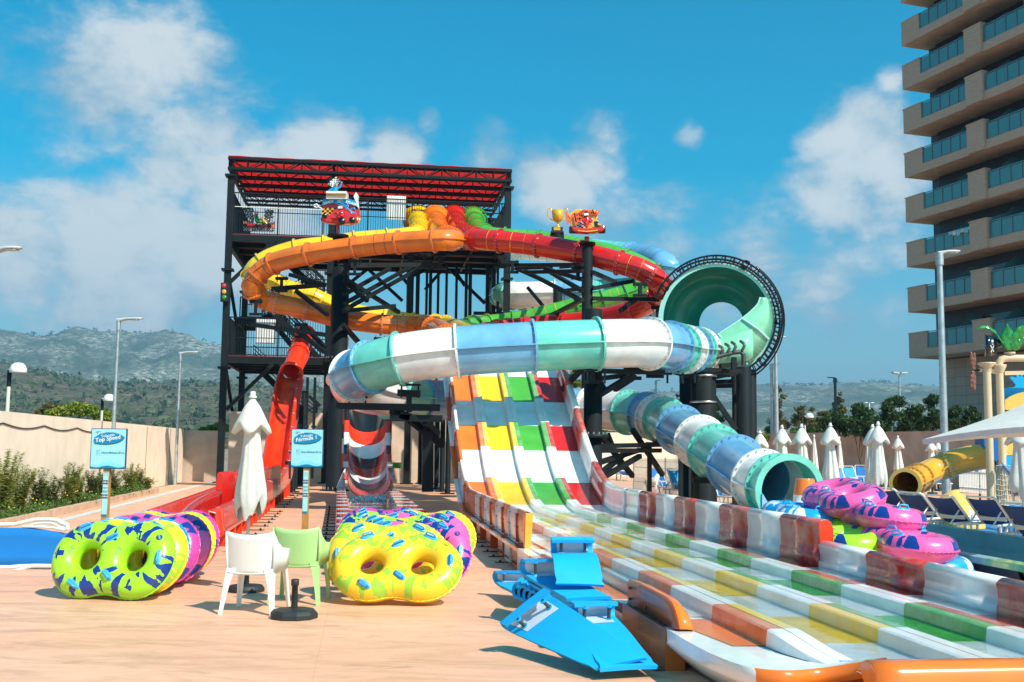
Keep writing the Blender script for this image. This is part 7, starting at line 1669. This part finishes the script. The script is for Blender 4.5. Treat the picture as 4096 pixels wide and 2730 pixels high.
# ================================================================ play tower with pipes
CRM=mat('cream pipe paint',(.72,.52,.32),.35,coat=.3,var=.06); PY=27.
pt=thing('water_play_tower','pirate water play tower with cream pipes, leaf fountain, sails and a blue palm panel','play tower',Pp(3990,PY))
def pp(px,py,Y=PY): return W(px,py,Y)
m=MB(); a=Pp(3958,PY); z=pp(3949,1452).z; m.cyl(a,a+Vector((0,0,z)),.095,n=18); m.lathe([(.1,z-.22),(.12,z-.12),(.22,z-.03),(.22,z),(0,z)],a,n=20); m.build('pipe_column',CRM,pt)
m=MB(); b=Pp(4008,PY); z2=pp(4004,1463).z; zt2=pp(4040,1434).z; m.tube([b,b+Vector((0,0,z2)),b+Vector((0,0,zt2-.12)),b+Vector((.06,0,zt2-.03)),b+Vector((.18,0,zt2)),b+Vector((1.6,0,zt2+.02))],.09,16); m.lathe([(.09,z2-.2),(.17,z2-.02),(.17,z2+.02),(.09,z2+.02)],b,n=18); m.cyl((pp(4040,1428).x,PY,zt2),(pp(4040,1415).x,PY,pp(4040,1412).z),.075,n=14); m.cyl((pp(4040,1428).x,PY,pp(4040,1413).z-.02),(pp(4040,1428).x,PY,pp(4040,1413).z+.02),.13,n=16); m.build('pipe_column',CRM,pt)
m=MB(); m.bar(pp(3960,1482),pp(4000,1496),.06,.1); m.bar(pp(4018,1494),pp(4110,1492),.06,.1); m.cyl(pp(3922,1481),pp(3935,1481),.03,n=10); m.lathe([(0,-.02),(.06,-.02),(.06,.02),(0,.02)],pp(3921,1481),(1,0,0),n=14); m.build('pipe_arm',CRM,pt)
# leaves
lgm=mat('painted leaf green',(.03,.30,.03),.18,coat=.6,c2=(.01,.10,.02),vscale=5)
def leaf(mb,base,tip,wd,droop,side=Vector((1,0,0)),norm=Vector((0,-1,0))):
    base=Vector(base);tip=Vector(tip); rows=[]
    for i in range(13):
        f=i/12; c=base.lerp(tip,f)+Vector((0,0,droop*math.sin(f*PI))); w=wd*(math.sin(min(1,f*1.05)**.75*PI)**.8 if 0<f<1 else .02)+.012
        rows.append([c+side*(u*w*(1+.06*math.sin(i*2.2)))+norm*(-.10*u*u*wd*2+.02*math.sin(i*2)*abs(u)) for u in (-1,-.66,-.33,0,.33,.66,1)])
    mb.rows(rows)
for bs_,tp,wd,dr,sd,nm in (((4040,1402),(4030,1296),.20,0,(1,0,.05),(0,-1,.2)),((4028,1398),(3902,1320),.06,.28,(0,.3,.5),(0,-1,.3)),((4045,1400),(4110,1300),.14,.10,(.6,.1,-.6),(0,-1,.2)),((4050,1400),(4100,1350),.10,.0,(.5,0,-.7),(0,-1,0)),((4036,1400),(4005,1372),.07,.05,(.5,0,.6),(0,-1,0)),((4048,1400),(4066,1356),.1,.0,(.8,0,-.3),(0,-1,0))):
    m=MB(); leaf(m,pp(*bs_),pp(*tp),wd,dr,Vector(sd).normalized(),Vector(nm)); m.build('leaf',lgm,pt,solid=.015)
m=MB(); rows=[]
for i in range(9):
    f=i/8; rows.append([pp(3939+f*50,1340+7*f,PY-.12*math.sin(f*5)),pp(3939+f*48,1428-10*f**2-(3 if f<.1 else 0),PY-.12*math.sin(f*5))])
m.rows(rows); m.rows([[pp(3978,1352,PY+.1),pp(3984,1392,PY+.1)],[pp(4024,1370,PY+.15),pp(4024,1372,PY+.15)]]); fl2=m.build('black_flag',mat('glossy black flag',(.01,.013,.015),.15,coat=.6),pt,solid=.015)
m=MB(); m.ell(pp(3969,1366,PY-.16),(.035,.02,.04),10); m.bar(pp(3962,1382,PY-.16),pp(3975,1408,PY-.16),.018); m.bar(pp(3975,1384,PY-.16),pp(3964,1410,PY-.16),.018); m.ell(pp(3970,1378,PY-.16),(.025,.02,.018),8); m.build('flag_emblem',CK_W,fl2)
for (x0,y0,x1,y1) in ((3884,1408,3896,1482),(3898,1412,3892,1482),(3884,1555,3892,1484),(3898,1565,3892,1484)):
    m=MB(); leaf(m,pp(x1,y1),pp(x0,y0),.045,0,Vector((1,0,0)),Vector((0,-1,0))); m.build('wooden_sail',mat('brown sail',(.22,.075,.05),.4,var=.3),pt,solid=.03)
m=MB(); m.cyl(pp(3894,1482),pp(3921,1482),.025,n=8); m.build('sail_axle',BLK,pt)
def slabp(mb,pts,Y,th,mi=0):
    f=[W(x,y,Y) for x,y in pts]; b_=[q+Vector((0,th,0)) for q in f]; n=len(pts); mb._a(f+b_,[tuple(range(n)),tuple(range(2*n-1,n-1,-1))]+[(i,i+n,(i+1)%n+n,(i+1)%n) for i in range(n)],mi)
CY=mat('cyan panel',(.0,.38,.80),.35); YP=mat('yellow panel',(.88,.50,.10),.4); DB=mat('dark blue panel',(.0,.14,.50),.35)
m=MB(); slabp(m,[(4017,1640),(4017,1556),(4040,1551),(4058,1550),(4064,1538),(4052,1524),(4041,1512),(4043,1507),(4056,1508),(4066,1513),(4066,1500),(4074,1498),(4080,1510),(4086,1500),(4090,1498),(4092,1512),(4110,1500),(4120,1640)],27.6,.06); m.build('palm_panel',CY,pt)
m=MB(); slabp(m,[(4021,1640),(4021,1602),(4040,1588),(4070,1575),(4110,1566),(4120,1640)],27.3,.08); m.build('dune_panel',YP,pt)
# lower deck parts under the open parasol
m=MB(); slabp(m,[(3932,1742),(3972,1742),(4012,1790),(4012,1862),(3994,1862),(3994,1842),(3936,1842)],27.4,.5); m.build('hull_panel',DB,pt)
m=MB(); slabp(m,[(4012,1826),(4052,1826),(4052,1900),(4012,1900)],27.6,.05); m.build('hull_panel',CY,pt)
m=MB(); a=Pp(3962,27.6); m.cyl(a,a+Vector((0,0,W(3955,1842,27.6).z)),.10,n=14); a=Pp(3992,27.9); m.cyl(a,a+Vector((0,0,W(3992,1845,27.9).z)),.13,n=14,mi=1); a=Pp(4013,27.7); m.cyl(a,a+Vector((0,0,W(4013,1740,27.7).z)),.08,n=12); m.build('tower_leg',[CRM,mat('pale column',(.45,.52,.50),.5)],pt)
m=MB(); slabp(m,[(4024,1735),(4056,1735),(4056,1822),(4024,1822)],27.7,.1); m.build('tower_wall',YP,pt)
m=MB(); rows=[]
for i in range(12):
    f=i/11; x=3994+f*150; y=1862+160*f**1.0; c=W(x,y,27-3*f); rows.append([c+Vector((-.05,-.25,.10)),c+Vector((0,-.25,0)),c+Vector((.1,.25,0)),c+Vector((.05,.25,.12))])
m.rows(rows,mf=lambda j,i: 1 if j>6 else 0); m.build('slide_chute',[GEL['sky'],GEL['dblue']],pt,solid=.03)
nt_=mat('net rope',(.55,.50,.40),.8); m=MB()
for i in range(14): m.tube([W(3985+i*9+3*math.sin(k+i),1862+k*20,26.9) for k in range(9)],.008,5)
for k in range(9): m.tube([W(3985+i*9,1862+k*20+3*math.sin(i*1.3+k),26.88) for i in range(14)],.008,5)
m.build('climbing_net',nt_,pt)
# yellow tube slide beside it
ys=thing('tube_slide','golden yellow kiddie tube slide with a dark open mouth beside the play tower','water slide',Pp(3700,28))
P=PTS([(3960,1822,27.6),(3880,1835,27.8),(3795,1858,28),(3730,1885,28),(3690,1905,27.6),(3655,1922,26.9),(3622,1938,26.1)])
tube_slide(ys,P,.33,[0,.28,.62,.86,1.0],[GEL['mustard']],fl=.05,n=24,seamw=.05)
fr_=frames(catmull(P,10)); p,t,r,u=interp(fr_,fr_[-1][4]); m=MB(); m.lathe([(.30,-.02),(.385,-.02),(.385,.03),(.30,.03)],p,t,n=30,smooth=False); m.build('mouth_rim',mat('gelcoat pale yellow',(.90,.55,.13),.25,coat=.4),ys)
m=MB(); c=Pp(3832,25.8); rows=[]
for j in range(10):
    ph=PI/2*j/9; rows.append([Vector((c.x+.60*math.cos(ph)*math.cos(a)*(1+.12*math.sin(a*3)),c.y+.7*math.cos(ph)*math.sin(a),.02+.80*math.sin(ph)*(1+.10*math.cos(a-2.4)))) for a in [2*PI*i/36 for i in range(37)]])
m.rows(rows); m.build('splash_dome',_mats['gelcoat pale yellow'],None,'rounded pale yellow splash dome on the blue pool floor','play feature')
m=MB(); P=[W(3592,1962,26),W(3650,1972,25.6),(W(3712,1988,25.2)),W(3742,2000,25.2)]; rows=[]
for q in catmull(P,4): rows.append([q,Vector((q.x,q.y,.0))])
m.rows(rows); m.build('slide_wall',mat('peeling blue grey paint',(.28,.30,.27),.8,c2=(.10,.08,.055),vscale=5),ys,solid=.05)
m=MB(); v=[G(3560,2112,.01),G(3600,2030,.01),G(3760,2010,.01),G(4300,2015,.01),G(4500,2300,.01),G(3900,2150,.01)]; m._a(v,[tuple(range(6))]); m.build('pool_floor',poolpad,kind='structure')
# blue and teal racing runout at the right
bs2=thing('runout_slide','low teal and steel blue slide run-out beyond the pile of tubes','water slide',L(14,8,0))
TW=[mat('weathered teal',(.09,.36,.38),.45,var=.2),mat('weathered grey blue',(.22,.40,.46),.45,var=.2),mat('weathered green',(.12,.38,.30),.45,var=.2)]
m=MB(); b=MB()
for i,s0 in enumerate((6,9.2,12.2,14.9,17.4,20.2)):
    s1=(9.2,12.2,14.9,17.4,20.2,22.8)[i]; mi=(1,1,0,0,2,1)[i]
    m._a([L(s0,8.85,.35),L(s1,8.85,.35),L(s1,8.87,.62),L(s0,8.87,.62),L(s0,9.05,.62),L(s1,9.05,.62),L(s0,9.05,0),L(s1,9.05,0)],[(0,1,2,3),(3,2,5,4),(4,5,7,6)],mi)
    m._a([L(s0,7.62,.36),L(s1,7.62,.36),L(s1,8.85,.36),L(s0,8.85,.36)],[(0,1,2,3)],mi)
    m._a([L(s0,7.40,.50),L(s1,7.40,.50),L(s1,7.62,.50),L(s0,7.62,.50),L(s0,7.40,.42),L(s1,7.40,.42),L(s0,7.62,.36),L(s1,7.62,.36)],[(0,3,2,1),(0,1,5,4),(3,6,7,2)],(mi+1)%3)
m.build('channel',TW,bs2)
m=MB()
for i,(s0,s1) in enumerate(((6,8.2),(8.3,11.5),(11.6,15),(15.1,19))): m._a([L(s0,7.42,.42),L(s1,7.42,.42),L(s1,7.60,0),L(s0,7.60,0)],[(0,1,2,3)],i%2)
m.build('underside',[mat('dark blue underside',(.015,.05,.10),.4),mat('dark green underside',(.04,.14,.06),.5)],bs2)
m=MB(); m._a([L(6,7.62,.40),L(22.8,7.62,.40),L(22.8,8.85,.40),L(6,8.85,.40)],[(0,1,2,3)]); m.build('channel_water',wat,bs2)
# ================================================================ trees and shrubs
rt=random.Random(21)
def tree(label,px,Y,clumps,trunk_to,lm,n=900,size=.13,cat='tree',name='tree',group=None,trunkr=.09):
    base=Pp(px,Y); o=thing(name,label,cat,base,group); m=MB(); top=Vector((base.x,base.y,trunk_to)); m.tube([base,base+Vector((.05,0,trunk_to*.5)),top],[trunkr,trunkr*.8,trunkr*.45],8)
    for (cx,cy,r) in clumps:
        c=W(cx,cy,Y+rt.uniform(-.6,.6)); m.tube([base+Vector((0,0,trunk_to*.55)),(top+c)/2+Vector((0,0,-.2)),c],[trunkr*.5,trunkr*.3,trunkr*.1],6)
    m.build('trunk',bark,o)
    m=MB(); k=Y/FPX; tot=sum(r*r for _,_,r in clumps)
    for (cx,cy,r) in clumps:
        c=W(cx,cy,Y+rt.uniform(-.6,.6)); nn=int(n*r*r/tot)
        for q in range(5):
            d=Vector((rt.gauss(0,1),rt.gauss(0,1),rt.gauss(0,.8))).normalized()*r*k*.55; leafmass(m,c+d,(r*k*.62,r*k*.62,r*k*.5),nn//5,size,rt)
    m.build('crown',lm,o); return o
DT='dark trees above the shaded wall'
tree('dark rounded tree leftmost of the dark row, beside the dark lamp post',3330,58,[(3300,1690,38),(3345,1680,45),(3370,1710,40)],2.2,LF['dark'],1600,.11,group=DT)
tree('dark tree hanging over the wall behind the tall parasols',3440,57,[(3400,1680,45),(3450,1660,52),(3485,1690,50),(3440,1720,45),(3480,1738,30)],2.2,LF['dark'],2600,.11,group=DT)
tree('dark glossy tree in the middle of the row below the floodlights',3570,58,[(3540,1650,48),(3580,1615,42),(3620,1660,52),(3560,1700,48),(3620,1705,45)],2.2,LF['dark'],2800,.11,group=DT)
tree('dark tree left of the tallest lamp post with a lighter tip',3700,58,[(3670,1645,46),(3715,1610,34),(3735,1590,24),(3700,1690,50),(3740,1660,38),(3750,1700,36)],2.4,LF['dark'],2600,.11,group=DT)
tree('dark low tree against the stone wall of the hotel',3850,56,[(3790,1680,40),(3835,1650,42),(3880,1665,40),(3850,1700,48),(3800,1715,40),(3905,1690,26)],2.2,LF['dark'],2600,.11,group=DT)
CT='loose casuarinas beyond the wall'
tree('tall thin brown green casuarina beside the twin lamp posts',3110,92,[(3108,1560,18),(3135,1585,16),(3112,1610,26),(3120,1650,30),(3100,1690,34),(3135,1700,32),(3090,1725,30)],6,LF['pine'],2400,.13,group=CT)
tree('drooping olive casuarina above the dome lamp',3215,92,[(3205,1640,26),(3195,1680,34),(3235,1690,30),(3250,1640,12),(3215,1720,38)],4,LF['pine'],2000,.13,group=CT)
tree('pointed golden green casuarina right of the dark lamp post',3360,95,[(3362,1575,10),(3358,1600,16),(3352,1630,26),(3375,1645,20),(3345,1665,34)],4.5,LF['pine'],1600,.13,group=CT)
tree('pale olive tree left of the dark lamp post',3290,90,[(3290,1660,20),(3305,1650,12),(3285,1690,26),(3275,1715,24)],3.5,LF['pine'],1200,.13,group=CT)
tree('small dark tree seen between the black loop columns',2868,80,[(2862,1640,18),(2872,1672,28),(2858,1690,22)],3,LF['green'],900,.12,group=CT)
tree('leafy tree peeking between the four lane slide and black arms',2300,66,[(2305,1495,22),(2285,1520,24),(2312,1535,24),(2275,1545,10)],6,LF['green'],900,.12,group=CT)
tree('narrow olive tree tip left of the black loop columns',2715,85,[(2712,1583,8),(2725,1580,8),(2716,1605,16),(2720,1640,22)],4,LF['pine'],700,.12,group=CT)
def hedge(label,pts,Y,lm,n,size,name='hedge'):
    base=Pp(pts[len(pts)//2][0],Y); o=thing(name,label,'hedge',base); k=Y/FPX; m=MB()
    for (x,y,r) in pts: leafmass(m,W(x,y,Y),(r*k*1.1,r*k,r*k*.9),n,size,rt)
    m.build('foliage',lm,o); m=MB()
    for (x,y,r) in pts[::2]: a=Pp(x,Y); m.tube([a,Vector((a.x,a.y,W(x,y,Y).z))],.05,6)
    m.pieces('stem',bark,o)
hedge('yellow green hedge rising above the cream garden wall',[(240,1650,26),(275,1642,28),(310,1632,30),(335,1640,30),(370,1645,28),(405,1655,30),(425,1668,26),(200,1655,18)],45,LF['hedge'],420,.085)
hedge('feathery pale bush at the left end of the hedge above the wall',[(160,1650,18),(195,1632,26),(220,1636,22),(240,1628,16)],47,LF['pine'],320,.08,'bush')
hedge('bright green hedge top behind the shaded wall corner left of the tower',[(810,1722,14),(840,1716,18),(870,1708,22),(900,1712,20)],62,LF['hedge'],260,.09)
hedge('yellow green hedge strip on the shaded wall below the casuarinas',[(3030,1745,18),(3060,1750,20),(3175,1728,16),(3205,1724,18),(3240,1726,18),(3270,1728,14)],66,LF['hedge'],260,.09)
hedge('low green hedge top between the columns above the far cream wall',[(2240,1690,14),(2300,1695,16),(2420,1722,10),(2460,1724,10),(2500,1726,8)],76,LF['green'],180,.1)
# planter shrubs
PG='shrubs in the long planter'
def shrub(px,ytop,label,kind,w=.5,nst=9):
    s=s_for(px,-7.75); c=L(s,-7.75,.06); h=max(.5,W(px,ytop,c.y).z-.06); o=thing('shrub',label,'shrub',c,PG)
    st=MB(); lf=MB()
    for k in range(nst):
        a=rt.uniform(0,2*PI); ln=h*rt.uniform(.6,1.0) if k else h; tip=c+Vector((math.cos(a)*w*rt.uniform(.2,1)*.9,math.sin(a)*w*rt.uniform(.2,.9),ln)) if k else c+Vector((.05,0,h)); P_=catmull([c+Vector((math.cos(a)*.06,math.sin(a)*.06,0)),c.lerp(tip,.5)+Vector((math.cos(a)*-.03,0,.08)),tip],6); st.tube(P_,[.011*(1-.8*i/len(P_)) for i in range(len(P_))],5)
        nl=int((120 if kind=='up' else 90)*ln)
        for i in range(nl):
            f=.18+.82*i/nl; p=P_[min(len(P_)-1,int(f*(len(P_)-1)))].lerp(P_[min(len(P_)-1,int(f*(len(P_)-1))+1)],(f*(len(P_)-1))%1); b_=rt.uniform(0,2*PI); L_=rt.uniform(.10,.17)*(1.15-.5*f); d=Vector((math.cos(b_),math.sin(b_),rt.uniform(.1,.7))).normalized(); e_=d.cross(Vector((0,0,1))).normalized(); dn=Vector((0,0,-.25*L_))
            q=[p,p+d*L_*.45+e_*L_*.25+dn*.2,p+d*L_+dn,p+d*L_*.45-e_*L_*.25+dn*.2]; lf._a(q,[(0,1,2,3)])
    st.build('stems',mat('shrub stems',(.20,.17,.06),.8),o); lf.build('leaves',LF['shrub'] if kind=='up' else LF['green'],o)
for a in ((-40,1830,'tall pale shrub cut by the left edge of the picture','up'),(28,1795,'tallest yellow green shrub in the planter, near the left edge','up'),(88,1858,'yellow green shrub second from the left edge in the planter','up'),(165,1868,'loose darker shrub with arching twigs against the cream wall','lo'),(215,1905,'small arching shrub in the middle of the planter','lo'),(280,1850,'upright bright shrub in the middle of the planter','up'),(318,1880,'bright shrub just right of the planter middle','up'),(372,1880,'dark arching shrub left of the Top Speed post','lo'),(400,1872,'twiggy shrub right behind the Top Speed post','lo'),(455,1880,'shrub directly right of the Top Speed post','lo'),(528,1850,'tall bright shrub right of the Top Speed sign','up'),(560,1872,'bright shrub near the far end of the planter','up'),(595,1915,'last low shrub at the far end of the planter','up')): shrub(a[0],a[1],a[2],a[3],nst=15)
m=MB(); fw=MB(); lav=MB()
for i in range(260):
    s=rt.uniform(9,39.5); t=rt.uniform(-8.15,-7.45); h=rt.uniform(.15,.42); leafmass(m,L(s,t,.06+h*.5),(.24,.22,h*.6),90,.035,rt,.5)
for i in range(50): q=L(rt.uniform(12,36),-7.45,rt.uniform(.25,.5)); fw.ell(q,(.02,.02,.016),6)
m.build('ground_cover',LF['low'],kind='stuff'); fw.build('yellow_blossom',mat('yellow petals',(.85,.55,.02),.6),kind='stuff')
# ================================================================ air between here and the mountains
hz=bpy.data.materials.new('haze air'); hz.use_nodes=True; t_=hz.node_tree; t_.nodes.clear(); o_=t_.nodes.new('ShaderNodeOutputMaterial'); v_=t_.nodes.new('ShaderNodeVolumePrincipled'); v_.inputs['Color'].default_value=(.34,.68,1,1); v_.inputs['Density'].default_value=.00025; v_.inputs['Anisotropy'].default_value=.2; t_.links.new(v_.outputs[0],o_.inputs['Volume'])
m=MB(); m.box((-4100,-310,-6),(4100,5100,330)); h_=m.build('haze',hz,kind='stuff')
